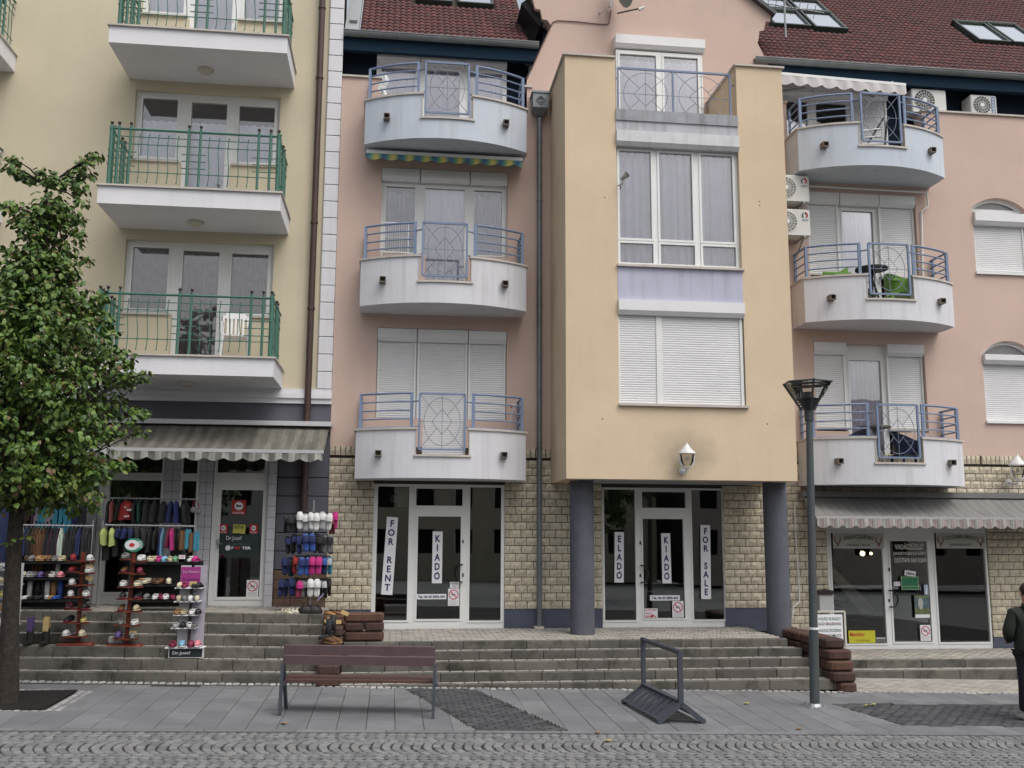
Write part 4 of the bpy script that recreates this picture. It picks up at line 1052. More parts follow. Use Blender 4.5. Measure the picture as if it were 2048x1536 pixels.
def dhandle(fr, px, y0, y1, side):
    z1, z0 = PZ(px,y0,-.02), PZ(px,y1,-.02); x = PX(px,(y0+y1)/2,-.02); zm = (z0+z1)/2; r = (z1-z0)/2; n = 10
    pts = [(x,.02,z1),(x,-.07,z1)]+[(x-side*r*.78*math.sin(math.pi*i/n),-.07,zm+r*math.cos(math.pi*i/n)) for i in range(1,n)]+[(x,-.07,z0),(x,.02,z0)]
    MB().tube(pts, .014, 6).build('door_handle', BLACK, fr)
dhandle(f1, 924, 1129, 1164, 1); dhandle(f2, 1283, 1131, 1165, -1); dhandle(f3, 1781, 1181, 1214, -1)
for fr, px, ys_ in ((f1,926,(1083,1150)),(f2,1281,(1086,1151)),(f3,1779,(1139,1201))):
    for q in ys_: z = PZ(px,q,.0); x = PX(px,q,.0); box('lock', BLACK, x-.012, x+.012, .0, .02, z-.03, z+.03, fr)
room(pb, S1[0]-.3, S1[1]+.4, .56, 3.1, 4.0); room(pb, S2[0]-.3, S2[1]+.3, .56, 3.1, 4.0); r3 = room(pb, S3[0]-.3, S3[1]+.3, .13, 2.7, 4.2, M('hunting_shop_interior', (.045,.05,.045), .9, .2, 2))
# papers taped inside the first shop window
MB().box(PX(781,990,.3),PX(816,990,.3),.30,.305,PZ(800,1006,.3),PZ(800,990,.3)).box(PX(794,990,.3),PX(816,990,.3),.307,.31,PZ(800,1014,.3),PZ(800,983,.3)).build('taped_paper', M('dull_paper', (.3,.3,.3), .8), f1)
# stair added as solid shapes for a glass reflection; lamps inside the hunting shop
st = MB()
for i in range(7): st.box(8.35, 9.0+.14*i, 1.6+.0*i-.12*i+.8, 1.72-.12*i+.8+.9, .2+.15*(7-i), .24+.15*(7-i))
st.build('reflection_stair', M('reflection_stair_dark', (.14,.14,.14), .8), r3)
MB().prism([(8.45,1.75),(8.6,1.75),(9.62,.75),(9.62,.6),(9.35,.62)], 1.3, 1.36).build('reflection_parapet', M('reflection_plaster', (.55,.53,.47), .9), r3)
for px, s in ((1725,.05),(1742,.03)):
    x, z = P(px, 1107, .9); t = thing('light_bulb', (x,.9,z), ('large glowing bulb inside the hunting shop window' if px == 1725 else 'small glowing bulb inside the hunting shop, right of the larger bulb'), 'light bulb')
    MB().sph((x,.9,z), s, 10).build('bulb', emit('warm_bulb_%d' % px, (1,.75,.4), 6), t); MB().cyl((x,.9,z+s),(x,.9,2.7),.006,None,5).build('cord', BLACK, t)
# glass cabinet in the right-hand window
cab = MB(); cx0, cx1 = PX(1895,1150,.6), PX(1925,1150,.6)
for z in (.7,1.1,1.5,1.9): cab.box(cx0, cx1, .6, .62, z, z+.03)
cab.box(cx0, cx0+.03, .6, .62, .7, 1.93).box(cx1-.03, cx1, .6, .62, .7, 1.93); cab.build('display_frame', M('grey_frame', (.55,.57,.57), .5), r3)
curtain(r3, PX(1945,1150,.3), PX(1968,1150,.3), .4, 2.4, .3, M('sage_curtain', (.36,.43,.40), .95, .2, 12), .03, .1)
# ================================================================== AWNINGS
def awning(lab, x0, x1, yt, zt0, yf, zf, fab, val, vh, wave, bar=.035, barmat=PVC, case=None, arms=True, zf1=None, vper=None, sag=0, xt=None):
    zf1 = zf if zf1 is None else zf1; xt0, xt1 = xt or (x0, x1)
    t = thing('awning', ((x0+x1)/2, yf, min(zf, zf1)-vh), lab, 'awning')
    n = 24; v = []
    for i in range(n+1):
        u = i/n; xa = xt0+(xt1-xt0)*u; xb = x0+(x1-x0)*u; zb = zf+(zf1-zf)*u
        for k in range(5):
            q = k/4; v.append((xa+(xb-xa)*q, yt+(yf-yt)*q, zt0+(zb-zt0)*q-.05*math.sin(math.pi*q)*1+.006*math.sin(i*2.1+k)))
    f = [(i*5+k, i*5+k+1, (i+1)*5+k+1, (i+1)*5+k) for i in range(n) for k in range(4)]
    mb = MB(); mb.add(v, f); mb.build('canopy', fab, t, smooth=True)
    b = MB().bar((x0,yf,zf),(x1,yf,zf1),bar,bar*1.2); b.build('front_bar', barmat, t)
    n = int((x1-x0)/wave*8); v = []
    for i in range(n+1):
        x = x0+.01+(x1-x0-.02)*i/n; zt_ = zf+(zf1-zf)*(x-x0)/(x1-x0)
        sc = abs(math.sin(math.pi*(x-x0)/wave)); yv = yf-.02+.018*math.sin((x-x0)*2*math.pi/(wave*1.0))
        v += [(x,yf-.02,zt_-.01),(x,yv,zt_-vh*.55),(x,yv-.005,zt_-vh*(.70+.30*sc))]
    f = [(3*i+k,3*i+k+1,3*i+4+k,3*i+3+k) for i in range(n) for k in range(2)]
    mb = MB(); mb.add(v, f); mb.build('valance', val, t, smooth=True)
    if case:
        MB().box(xt0-.05, xt1+.05, case[0], case[1], case[2], case[3]).build('awning_case', case[4], t)
    if arms:
        for xa, s in ((x0+.25,1),(x1-.25,-1)):
            MB().cyl((xa,yt,zt0-.1),(xa+s*.45,(yt+yf)/2,(zt0+zf)/2-.12),.022,None,6).cyl((xa+s*.45,(yt+yf)/2,(zt0+zf)/2-.12),(xa,yf,zf-.02),.02,None,6).build('arm', ALU, t)
    return t
def rep(*seq): return list(seq)
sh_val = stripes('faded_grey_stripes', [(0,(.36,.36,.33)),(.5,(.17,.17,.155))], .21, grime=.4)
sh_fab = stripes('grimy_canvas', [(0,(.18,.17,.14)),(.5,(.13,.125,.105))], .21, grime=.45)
zA = PZ(648,904,-1.3)
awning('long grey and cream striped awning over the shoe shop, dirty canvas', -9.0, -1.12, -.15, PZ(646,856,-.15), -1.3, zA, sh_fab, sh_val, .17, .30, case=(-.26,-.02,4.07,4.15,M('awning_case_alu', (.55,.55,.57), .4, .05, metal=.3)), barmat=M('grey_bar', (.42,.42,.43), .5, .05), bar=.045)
b = MB().box(-9,-1.1,-.16,-.0,3.96,4.07); tag(b.build('recess_shade', BALL), 'dark strip painted as shade in the recess above the shoe shop awning', 'shade strip')  # dark strip painted for the shade in the recess under the case
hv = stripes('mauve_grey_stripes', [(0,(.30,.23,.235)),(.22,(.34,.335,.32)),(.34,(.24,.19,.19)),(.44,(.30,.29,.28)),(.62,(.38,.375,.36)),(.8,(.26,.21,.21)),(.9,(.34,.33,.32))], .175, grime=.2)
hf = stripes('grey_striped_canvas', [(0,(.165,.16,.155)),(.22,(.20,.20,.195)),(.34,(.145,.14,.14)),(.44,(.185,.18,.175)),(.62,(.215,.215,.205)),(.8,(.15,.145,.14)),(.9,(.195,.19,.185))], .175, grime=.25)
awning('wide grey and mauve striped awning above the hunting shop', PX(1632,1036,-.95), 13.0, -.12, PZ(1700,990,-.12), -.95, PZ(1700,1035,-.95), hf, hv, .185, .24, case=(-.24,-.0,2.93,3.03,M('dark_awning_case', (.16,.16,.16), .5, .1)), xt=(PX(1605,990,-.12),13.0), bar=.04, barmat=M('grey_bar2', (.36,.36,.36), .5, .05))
cs = stripes('blue_green_yellow_stripes', [(0,(.06,.16,.28)),(.2,(.08,.22,.30)),(.38,(.22,.36,.18)),(.55,(.55,.50,.14)),(.68,(.58,.48,.18)),(.85,(.22,.36,.18)),(1,(.06,.16,.28))], .305, tr=1, grime=.1)
a0, a1 = P(733,301,-.45), P(1045,319.4,-.45)
awning('rolled-in blue, green and yellow striped awning under the top left pink balcony', a0[0], a1[0], -.05, 9.12, -.45, a0[1]-.02, cs, cs, .155, .30, zf1=a1[1], arms=False, bar=.05)
wsx = stripes('pale_beige_pinstripes', [(0,(.58,.56,.56)),(.42,(.46,.40,.38)),(.47,(.58,.56,.56)),(.6,(.46,.42,.40)),(.65,(.56,.54,.54))], .19, grime=.1)
a0, a1 = P(1555,147,-.35), P(1811,170,-.35)
awning('white awning with thin beige stripes over the top right balcony', a0[0], a1[0], .35, 11.2, -.35, a0[1], wsx, wsx, .23, .30, zf1=a1[1], arms=True, bar=.045)
# ================================================================== AIR CONDITIONERS
ACW = M('air_conditioner_white', (.62,.62,.60), .45, .06, 3, streak=.12)
def ac(lab, x0, x1, z0, z1, y0, fanx, fr, logo=None, bracket=False, grille=None):
    d = .32; t = thing('air_conditioner', ((x0+x1)/2, y0+d/2, z0), lab, 'air conditioner', 'outdoor air conditioner units')
    MB().bbox(x0, x1, y0, y0+d, z0, z1, .02).build('casing', ACW, t)
    fz = (z0+z1)/2
    b = MB().cyl((fanx,y0-.003,fz),(fanx,y0+.01,fz),fr,None,20); b.build('fan_opening', grille or M('fan_dark', (.06,.06,.055), .6), t)
    b = MB()
    for i in range(18):
        a = math.pi*2*i/18; b.bar((fanx+.05*math.cos(a),y0-.015,fz+.05*math.sin(a)),(fanx+fr*math.cos(a+.25),y0-.012,fz+fr*math.sin(a+.25)),.006)
    for rr in (.45,.75,1.0):
        q = [(fanx+fr*rr*math.cos(2*math.pi*i/20),y0-.014,fz+fr*rr*math.sin(2*math.pi*i/20)) for i in range(21)]; b.tube(q,.004,4)
    b.cyl((fanx,y0-.025,fz),(fanx,y0-.01,fz),.045,None,10); b.build('fan_grille', PVC, t)
    if bracket:
        b = MB()
        for x in (x0+.12, x1-.12): b.bar((x,-.0,z0-.02),(x,y0,z0-.02),.03,.03).bar((x,0,z0-.3),(x,y0+.05,z0-.02),.025,.025)
        b.build('bracket', ALU, t)
    return t
def acl(px0, px1, py0, py1, y): return PX(px0,(py0+py1)/2,y), PX(px1,(py0+py1)/2,y), PZ((px0+px1)/2,py1,y), PZ((px0+px1)/2,py0,y)
DG = M('fan_charcoal', (.035,.04,.04), .5); MG = M('fan_grey', (.26,.26,.25), .6)
x0,x1,z0,z1 = acl(1824,1893,178,221,.09); ac('white air conditioner on the parapet beside the striped awning', x0, x1, 10.735, z1, .09, x0+.27, .22)
x0,x1,z0,z1 = acl(1942,1994,190,229,.09); t = ac('white air conditioner with dark round fan further right on the parapet', x0, x1, 10.735, z1, .09, x0+.24, .19, grille=DG)
lettering('A\nR\nO\nN\nA', x1-.11, x1-.06, 10.80, z1-.06, .08, WHITE, t, .02); box('badge', BLUEST, x1-.13, x1-.04, .084, .089, 10.78, z1-.04, t)
x0,x1,z0,z1 = acl(1570,1619,350,402,-.45); a1_ = ac('upper white air conditioner on the wall beside the bay', x0-.15, x1, z0, z1, -.45, x0+.02, .20, bracket=True, grille=MG)
x2,x3,z2,z3 = acl(1572,1621,418,470,-.45); a2_ = ac('lower white air conditioner on the wall beside the bay', x2-.15, x3, z2, z3, -.45, x2+.02, .20, bracket=True, grille=MG)
for t, xr_, z in ((a1_, x1, z1), (a2_, x3, z3)):
    xx = xr_-.11
    q = [(xx+.05*math.cos(math.radians(a)),-.462,z-.12+.05*math.sin(math.radians(a))) for a in range(-60,241,30)]
    MB().tube(q[:6],.012,4).build('logo_mark', REDI, t); MB().tube(q[6:],.012,4).build('logo_mark', BLUED, t)
    lettering('GREE', xx-.07, xx+.07, z-.235, z-.2, -.456, BLUED, t, .01)
# ================================================================== DISH, ANTENNA, WALL LIGHTS
x, z = P(1225,12,-.35); t = thing('satellite_dish', (x,-.1,z-.2), 'grey satellite dish with long arm on the pink gable, cut by the top edge', 'satellite dish')
b = MB(); DM = M('dish_grey', (.22,.26,.26), .5, .1)
bx, bz = P(1243,2,-.45)
v = []; n = 16
for r, dd in ((0,0),(.18,.02),(.36,.08),(.42,.11)):
    for i in range(n):
        a = 2*math.pi*i/n; v.append((dd*1.0, r*math.cos(a), r*math.sin(a)*1.1))
f = [(k*n+i,k*n+(i+1)%n,(k+1)*n+(i+1)%n,(k+1)*n+i) for k in range(3) for i in range(n)]
b.add(v, f); b.xf(Matrix.Translation((bx-.06,-.55,bz+.30)) @ Euler((0,math.radians(-14),math.radians(8))).to_matrix().to_4x4()); b.build('dish', DM, t, smooth=True)
ax_, az_ = P(1236,24,-.6); lx, lz = P(1283,17,-.9)
MB().cyl((ax_,-.55,az_),(lx-.03,-.9,lz),.014,None,6).build('arm', BALL, t); MB().cyl((lx-.05,-.9,lz-.03),(lx+.05,-.9,lz+.03),.035,.025,8).build('receiver', ACW, t)
mx_, mz = P(1222,4,-.35); MB().cyl((mx_,-.35,mz-.1),(mx_,-.35,mz+.6),.024,None,8).cyl((mx_,-.35,mz),(mx_,0,mz),.02,None,6).build('mast', ACW, t)
MB().cyl((mx_,-.35,mz-.05),(PX(1200,23,-.2),-.05,PZ(1200,23,-.2)),.008,None,5).sph((PX(1199,23,-.1),-.05,PZ(1199,23,-.1)),.025,6).build('brace', ALU, t)
cpts = [(1222,20),(1219,40),(1217,48),(1205,49),(1150,43),(1115,41),(1106,44),(1101,54),(1080,100),(1062,140),(1052,158)]
tag(MB().tube([(PX(a,c,-.02),-.02,PZ(a,c,-.02)) for a, c in cpts], .011, 5).build('dish_cable', M('brown_cable', (.12,.07,.06), .6)), 'thin brown cable running from the satellite dish down the gable edge', 'cable')
x, z = P(1560,20,.3); t = thing('tv_antenna', (x,.3,z-.4), 'thin grey rooftop television antenna beside the gable skylights', 'antenna')
b = MB(); A = Vector((PX(1500,2,.3),.3,PZ(1500,2,.3))); Bq = Vector((PX(1648,26,.3),.3,PZ(1648,26,.3)))
b.cyl(A, Bq, .012, None, 5); b.cyl((x+.1,.3,z-.6),(x+.1,.3,z+1.2),.02,None,6)
b.build('boom', ALU, t); b = MB()
for i in range(9):
    c = A.lerp(Bq, (i+.3)/9.5); b.cyl(c+Vector((-.08,-.25,.02)), c+Vector((.08,.25,-.02)), .006, None, 4)
b.build('antenna_rods', ALU, t)
SILV = M('bare_silver', (.45,.45,.45), .35, .1, metal=.6)
x, z = P(1245,360,BY-.1); t = thing('floodlight', (x,BY-.1,z-.1), 'small silver outdoor spotlight on a bracket at the left of the large bay window', 'spotlight')
MB().cyl((x-.06,BY-.0,PZ(1238,372,BY)),(x,BY-.12,PZ(1240,372,BY)),.014,None,6).cyl((x,BY-.12,PZ(1240,372,BY)),(x,BY-.13,z+.02),.018,None,6).build('bracket', SILV, t)
MB().cyl((x-.03,BY-.12,z),(x+.06,BY-.2,z+.07),.03,.055,12).build('lamp_head', SILV, t); MB().cyl((x+.06,BY-.2,z+.07),(x+.065,BY-.205,z+.074),.05,None,12).build('lens', BROWNPIPE, t)
GLW = glass('clear_lamp_glass', (.9,.9,.87), .7, 1.3)
def lantern(px, py, y, lab, s=1.0, proj=.22):
    x, z = P(px, py, y-proj); t = thing('wall_lantern', (x, y, z-.25), lab, 'wall lamp', 'white wall lanterns')
    W = M('lantern_white', (.62,.62,.62), .4, .05)
    yy = y-proj
    MB().lathe(x, yy, [(.135*s,z+.06*s),(.125*s,z+.09*s),(.07*s,z+.14*s),(.045*s,z+.18*s),(.015*s,z+.21*s),(.012*s,z+.24*s)], 14).build('hood', W, t, smooth=True)
    MB().lathe(x, yy, [(.06*s,z-.13*s),(.095*s,z-.07*s),(.115*s,z+.055*s)], 14).build('glass_shade', GLW, t, smooth=True)
    MB().sph((x,yy,z-.02), .035*s, 8).build('bulb', M('bulb_glass', (.6,.58,.5), .3), t)
    q = [(x+.115*s*math.cos(a), yy, z-.05*s+.12*s*math.sin(a)) for a in [math.radians(k) for k in range(180,361,20)]]
    MB().tube([(q[0][0],yy,z+.05*s)]+q+[(q[-1][0],yy,z+.05*s)], .012*s, 6).build('cradle', W, t)
    MB().tube([(x,yy,z-.17*s),(x-.02,yy+.05,z-.24*s),(x-.02,y,z-.2*s)], .018*s, 6).cyl((x-.02,y-.03,z-.2*s),(x-.02,y,z-.2*s),.06*s,None,10).build('wall_mount', W, t)
lantern(1374,915,BY,'white wall lantern on the ochre bay above the shop door', 1.05)
lantern(2036,938,-.0,'white wall lantern on the stone band at the right edge', 1.2, .3)
# ================================================================== SIGNS ON THE SHOP WINDOWS
SY = .0
def sign(name, lab, x0, x1, y0, y1, y=SY, col=WHITE, txt=(), tilt=0, th=.006, group=None, skew=None):
    """rectangle given by photo pixels at depth y; txt = (body, u0, u1, v0, v1, material, bold[, spacing, arch])"""
    ym = (y0+y1)/2; xm = (x0+x1)/2
    a, c = PX(x0,ym,y), PX(x1,ym,y); g, h = PZ(xm,y1,y), PZ(xm,y0,y)
    t = thing(name, ((a+c)/2, y, g), lab, 'sign' if name != 'poster' else 'poster', group)
    Mx = Matrix.Translation(((a+c)/2,y,(g+h)/2)) @ Matrix.Rotation(math.radians(tilt),4,'Y') @ Matrix.Translation((-(a+c)/2,-y,-(g+h)/2))
    b = MB().box(a,c,y-th,y,g,h); b.xf(Mx); b.build('board', col, t)
    for q in txt:
        ac_ = 'Ó' in q[0] and len(q[0]) < 12
        lettering(q[0].replace('Ó','O') if ac_ else q[0], a+(c-a)*q[1], a+(c-a)*q[2], h-(h-g)*q[4], h-(h-g)*q[3], y-th-.002, q[5], t, q[6] if len(q) > 6 else 0, q[7] if len(q) > 7 else 1, Mx, arch=q[8] if len(q) > 8 else 0, acute=.145 if ac_ else 0)
    return t, (a,c,g,h,y-th-.002,Mx)
sign('window_sign','tall leaning white strip reading FOR RENT in blue letters',768,790.5,1034,1189.5,txt=[('F\nO\nR\n\nR\nE\nN\nT',.20,.80,.04,.95,INK,.034)],tilt=3.0)
sign('window_sign','white strip reading KIADÓ on the left shop door, beside the FOR RENT strip',864.5,884.5,1063,1166.5,txt=[('K\nI\nA\nD\nÓ',.20,.80,.07,.93,INK,.034)],tilt=0)
sign('window_sign','shorter white strip reading ELADÓ in the left pane between the columns',1229,1247.5,1064,1165,txt=[('E\nL\nA\nD\nÓ',.20,.80,.07,.93,INK,.034)],tilt=1)
sign('window_sign','white strip reading KIADÓ on the door between the two columns',1323.5,1341.5,1066.5,1166.5,txt=[('K\nI\nA\nD\nÓ',.20,.80,.07,.93,INK,.034)],tilt=-.5)
sign('window_sign','tall white strip reading FOR SALE in the right pane between the columns',1401.5,1421,1050,1198,txt=[('F\nO\nR\n\nS\nA\nL\nE',.20,.80,.04,.95,INK,.034)],tilt=.8)
sign('phone_strip','small white strip with a telephone number on the left shop door',832.5,892.5,1188,1198.5,txt=[('Tel.: 06 30 3093-444',.05,.95,.25,.78,INK,.04)])
sign('phone_strip','small white strip with a telephone number on the door between the columns',1300,1359.5,1190.5,1201,txt=[('Tel.: 06 30 3093-444',.06,.94,.25,.78,INK,.04)])
def nodog(lab, x0, x1, y0, y1, y=SY):
    t, (a,c,g,h,yy,Mx) = sign('no_dogs_sign', lab, x0, x1, y0, y1, y, group='no dogs stickers on shop doors')
    r = (c-a)*.40; cx_, cz = (a+c)/2, h-(c-a)*.52
    q = [(cx_+r*math.cos(2*math.pi*i/20),yy,cz+r*math.sin(2*math.pi*i/20)) for i in range(21)]
    MB().tube(q, r*.09, 4).cyl((cx_-r*.7,yy,cz+r*.7),(cx_+r*.7,yy,cz-r*.7),r*.09,None,4).build('red_ring', REDI, t)
    b = MB(); k = r*.5
    b.box(cx_-k*.8,cx_+k*.6,yy-.001,yy+.001,cz-k*.15,cz+k*.2)
    for dx in (-.75,-.5,.3,.5): b.bar((cx_+k*dx,yy,cz),(cx_+k*(dx*1.3),yy,cz-k*.6),k*.14,.002)
    b.bar((cx_+k*.5,yy,cz+k*.1),(cx_+k*1.1,yy,cz+k*.5),k*.25,.002).bar((cx_-k*.7,yy,cz+k*.1),(cx_-k*1.2,yy,cz+k*.4),k*.1,.002); b.build('dog_symbol', BLACK, t)
    b = MB()
    for i in range(4): b.box(a+(c-a)*.12,a+(c-a)*.88,yy,yy+.001,g+(h-g)*(.06+.07*i),g+(h-g)*(.085+.07*i))
    b.build('fine_print', M('grey_print', (.45,.42,.45), .8), t)
nodog('no dogs sticker low on the shoe shop door', 493, 517, 1160, 1194.5)
nodog('no dogs sticker on the left shop door beside the phone strip', 896, 918.5, 1177, 1211.5)
nodog('no dogs sticker on the door between the columns', 1344.5, 1367, 1202, 1235)
nodog('no dogs sticker on the hunting shop door', 1840.5, 1861, 1250, 1282)
sign('door_note','small printed note above the no dogs sticker on the left shop door',900,918,1164,1176,txt=[('NYITVA\n9-17',.1,.9,.1,.9,BLACK,.02)])
sign('security_sticker','white and red alarm sticker at the foot of the door between the columns',1289,1315,1217,1236,txt=[('FIGYELEM',.06,.9,.08,.25,REDI,.02),('VILLA A',.06,.55,.40,.62,REDI,.03),('RIASZTÓVAL',.06,.94,.72,.95,REDI,.03)])
SAND = M('grey_sign_panel', (.42,.43,.40), .6, .06, 6); DKT = M('dark_green_ink', (.03,.05,.03), .6, 0); CREAM = M('cream_letters', (.62,.63,.56), .6, 0)
def antlers(t, g, u):
    a,c,gz,h,yy,Mx = g; x = a+(c-a)*u; zc = gz+(h-gz)*.25; s = (h-gz)*.5; b = MB()
    b.cyl((x,yy,zc-.02),(x,yy-.006,zc-.02),s*.13,None,8)
    for sg in (-1,1):
        p0 = (x,yy,zc); p1 = (x+sg*s*.28,yy,zc+s*.35); p2 = (x+sg*s*.38,yy,zc+s*.75); p3 = (x+sg*s*.6,yy,zc+s*1.1)
        b.tube([p0,p1,p2,p3],[s*.09,s*.07,s*.05,s*.02],4).tube([p1,(x+sg*s*.55,yy,zc+s*.6)],[s*.05,s*.02],4).tube([p2,(x+sg*s*.2,yy,zc+s*1.0)],[s*.045,s*.02],4)
    b.build('antler_emblem', M('antler_red', (.25,.08,.05), .6, 0), t)
t, g_ = sign('shop_sign','grey panel reading ARANYSZARVAS VADÁSZ ÜZLET with antler emblems',1665.6,1767,1066,1097,y=.01,col=SAND,txt=[('ARANYSZARVAS',.20,.79,.22,.48,DKT,.02,1,.03),('VADÁSZ ÜZLET',.26,.73,.66,.86,DKT,.02)]); antlers(t,g_,.09); antlers(t,g_,.90)
t, g_ = sign('shop_sign','grey panel reading GOLDENER HIRSCH JAGDGESCHÄFT with antler emblems',1872,1970,1066,1097,y=.01,col=SAND,txt=[('GOLDENER HIRSCH',.19,.80,.22,.46,DKT,.02,1,.03),('JAGDGESCHÄFT',.27,.72,.66,.86,DKT,.02)]); antlers(t,g_,.09); antlers(t,g_,.90)
t = thing('door_lettering', (PX(1820,1105,.04),.04,PZ(1820,1126,.04)), 'cream letters VADÁSZÜZLET JAGDGESCHÄFT ОХОТНИК МАГАЗИН on the hunting shop door', 'sign')
for s_, a_, c_, p0, p1 in (('VADÁSZÜZLET',1789,1848,1086,1099),('JAGDGESCHÄFT',1785,1852.5,1102.5,1111.5),('ОХОТНИК МАГАЗИН',1787,1851,1116,1125)):
    lettering(s_, PX(a_,1100,.045), PX(c_,1100,.045), PZ(1820,p1,.045), PZ(1820,p0,.045), .030, CREAM, t, .02)
sign('door_note','tilted white note reading ZÁRVA on the hunting shop door',1809,1831,1141.5,1152,y=.0,txt=[('ZÁRVA',.1,.9,.2,.8,BLACK,.04)],tilt=8)
GRS = M('green_board', (.02,.15,.075), .6, .1, 10); GRF = M('pale_green_frame', (.25,.36,.20), .6, 0)
t, g_ = sign('notice_board','green opening hours board with pale frame on the hunting shop door',1802,1837,1153,1179.5,y=.0,col=GRF)
a,c,gz,h,yy,Mx = g_; b = MB().box(a+.015,c-.015,yy-.001,yy,gz+.07,h-.015).box(a+.015,c-.015,yy-.001,yy,gz+.015,gz+.055); b.build('green_panel', GRS, t)
sign('price_card','small white card left of the green board on the hunting shop door',1787.5,1800,1163.5,1171.5,y=.0,txt=[('9-17',.1,.9,.25,.75,BLACK,.0)])
sign('door_note','narrow bluish card at the right of the hunting shop door',1848,1856.5,1169,1190,y=.0,col=M('blueish_card', (.30,.36,.48), .6, .1, 30),txt=[('i',.3,.7,.1,.9,WHITE,.02)])
PO1 = M('poster_green', (.12,.15,.07), .6, .3, 9)
t, g_ = sign('poster','green and blue magazine poster with a pale dog-like head on the hunting shop door',1829,1858.5,1190.5,1235.5,y=.0,col=PO1)
a,c,gz,h,yy,Mx = g_
b = MB().box(a,c,yy-.001,yy,gz,gz+(h-gz)*.15); b.build('white_strip', WHITE, t); b = MB().box(a,c,yy-.001,yy,gz+(h-gz)*.45,h-(h-gz)*.12); b.build('blue_field', M('poster_blue', (.09,.14,.17), .6, .2, 9), t)
MB().prism([(a+(c-a)*x_, gz+(h-gz)*z_) for x_, z_ in ((.25,.55),(.35,.38),(.48,.36),(.55,.55),(.6,.72),(.52,.85),(.35,.88),(.25,.78))], yy-.004, yy-.002).build('pale_shape', M('poster_pale', (.42,.42,.38), .6, .2, 30), t)
lettering('VADÁSZLAP', a+(c-a)*.15, c-(c-a)*.06, h-(h-gz)*.11, h-(h-gz)*.03, yy, GRF, t, .01)
YB = M('yellow_display_box', (.50,.47,.03), .6, .08, 8)
t, g_ = sign('display_box','bright yellow box reading Marttiini behind the hunting shop window',1697,1750,1261,1286,y=.012,col=YB,th=.012,txt=[('Marttiini',.04,.58,.14,.45,REDI,.02),('KNIVES FINLAND',.25,.8,.72,.88,M('olive_ink', (.18,.17,.03), .6, 0),.0)])
sign('display_box','small white and dark box at the window sill beside the yellow box',1751,1771,1274,1286,y=.012,col=M('box_dark', (.12,.12,.12), .6),th=.012,txt=[('-----',.05,.95,.1,.25,WHITE,.1)])
# hanging sheet and pavement board left of hunting shop
t = thing('letter_box', (PX(1652,1207,-.15),-.1,PZ(1652,1222,-.12)), 'white letter box with dark roof on the stone wall behind the lamp post', 'letter box')
a, c = PX(1637,1205,-.12), PX(1665,1205,-.12)
MB().bbox(a,c,-.16,-.02,PZ(1650,1221,-.12),PZ(1650,1188,-.12),.01).build('box_body', M('letterbox_white', (.45,.46,.46), .5, .05), t)
MB().prism([(a-.03,PZ(1650,1188,-.12)),(c+.03,PZ(1650,1188,-.12)),(c,PZ(1650,1181,-.12)),((a+c)/2,PZ(1650,1178,-.12)),(a,PZ(1650,1181,-.12))],-.2,-.02).build('roof', BALL, t)
yS = -.75; a, c = PX(1630,1250,yS), PX(1690,1250,yS); h = PZ(1660,1223,yS)
t = thing('pavement_sign', ((a+c)/2,yS,.15), 'white board with hunting clothing words in green and black standing behind the brown block wall', 'sign')
MB().bar((a,yS,.15),(a,yS,h),.03).bar((c,yS,.15),(c,yS,h),.03).bar((a,yS,h),(c,yS,h),.03).build('frame', M('cream_frame', (.55,.53,.47), .5), t)
MB().box(a+.02,c-.05,yS-.02,yS,.3,h-.05).build('board', WHITE, t)
GI = M('green_ink', (.02,.14,.09), .6, 0)
for i, (s_, m_) in enumerate((('VADÁSZ RUHÁZAT',GI),('JAGD BEKLEIDUNG',BLACK),('VADÁSZ ÉKSZEREK',GI),('JAGD SCHMUCK',BLACK))):
    lettering(s_, a+.05, c-.08, h-.15-.10*i, h-.085-.10*i, yS-.022, m_, t, .015)
# shoe shop door stickers
RS_ = M('red_sticker', (.35,.025,.02), .6, .05)
def rsticker(lab, x0, x1, y0, y1):
    t, (a,c,g,h,yy,Mx) = sign('door_sticker', lab, x0, x1, y0, y1, SY, RS_, txt=[('FOOTER',.1,.9,.82,.95,WHITE,.02)], group='red shop stickers')
    r = (c-a)*.3; cx_, cz = (a+c)/2, g+(h-g)*.58
    MB().cyl((cx_,yy,cz),(cx_,yy-.001,cz),r,None,16).build('white_disc', WHITE, t); MB().box(cx_-r*.6,cx_+r*.6,yy-.003,yy-.002,cz-r*.2,cz+r*.2).sph((cx_-r*.4,yy-.002,cz+r*.25),r*.2,6,(1,.05,1)).build('shoe_symbol', BLACK, t)
rsticker('large square red sticker high on the shoe shop door', 463.5, 492, 1000, 1029); rsticker('small red sticker at the left of the shoe shop door', 438.5, 455.5, 1048.5, 1066.5); rsticker('small red sticker at the right of the shoe shop door', 499, 515.5, 1048.5, 1067)
sign('door_note','yellow and white opening note in the middle of the shoe shop door',466,491,1049,1067,txt=[('NYITVA',.1,.85,.1,.5,BLACK,.03)],tilt=3,col=M('yellow_note', (.5,.48,.1), .6, .3, 30))
t, g_ = sign('door_panel','dark green band with the shop name Dr.Josef on the shoe shop door',438.5,519,1069,1108,y=.01,col=M('teal_dark_band', (.02,.035,.035), .4, .2, 5),th=.004,txt=[('Dr.Josef',.17,.55,.08,.34,WHITE,.0),('F',.31,.36,.62,.76,WHITE,.03),('OO',.385,.52,.62,.76,REDI,.04),('TER',.57,.79,.62,.76,WHITE,.04),('cipő papucs táska divat',.2,.75,.45,.53,M('pale_teal', (.15,.2,.2), .6, 0),.01)])
a,c,gz,h,yy,Mx = g_; MB().cyl((a+(c-a)*.22,yy,gz+(h-gz)*.31),(a+(c-a)*.22,yy-.001,gz+(h-gz)*.31),.045,None,14).build('round_logo', WHITE, t)
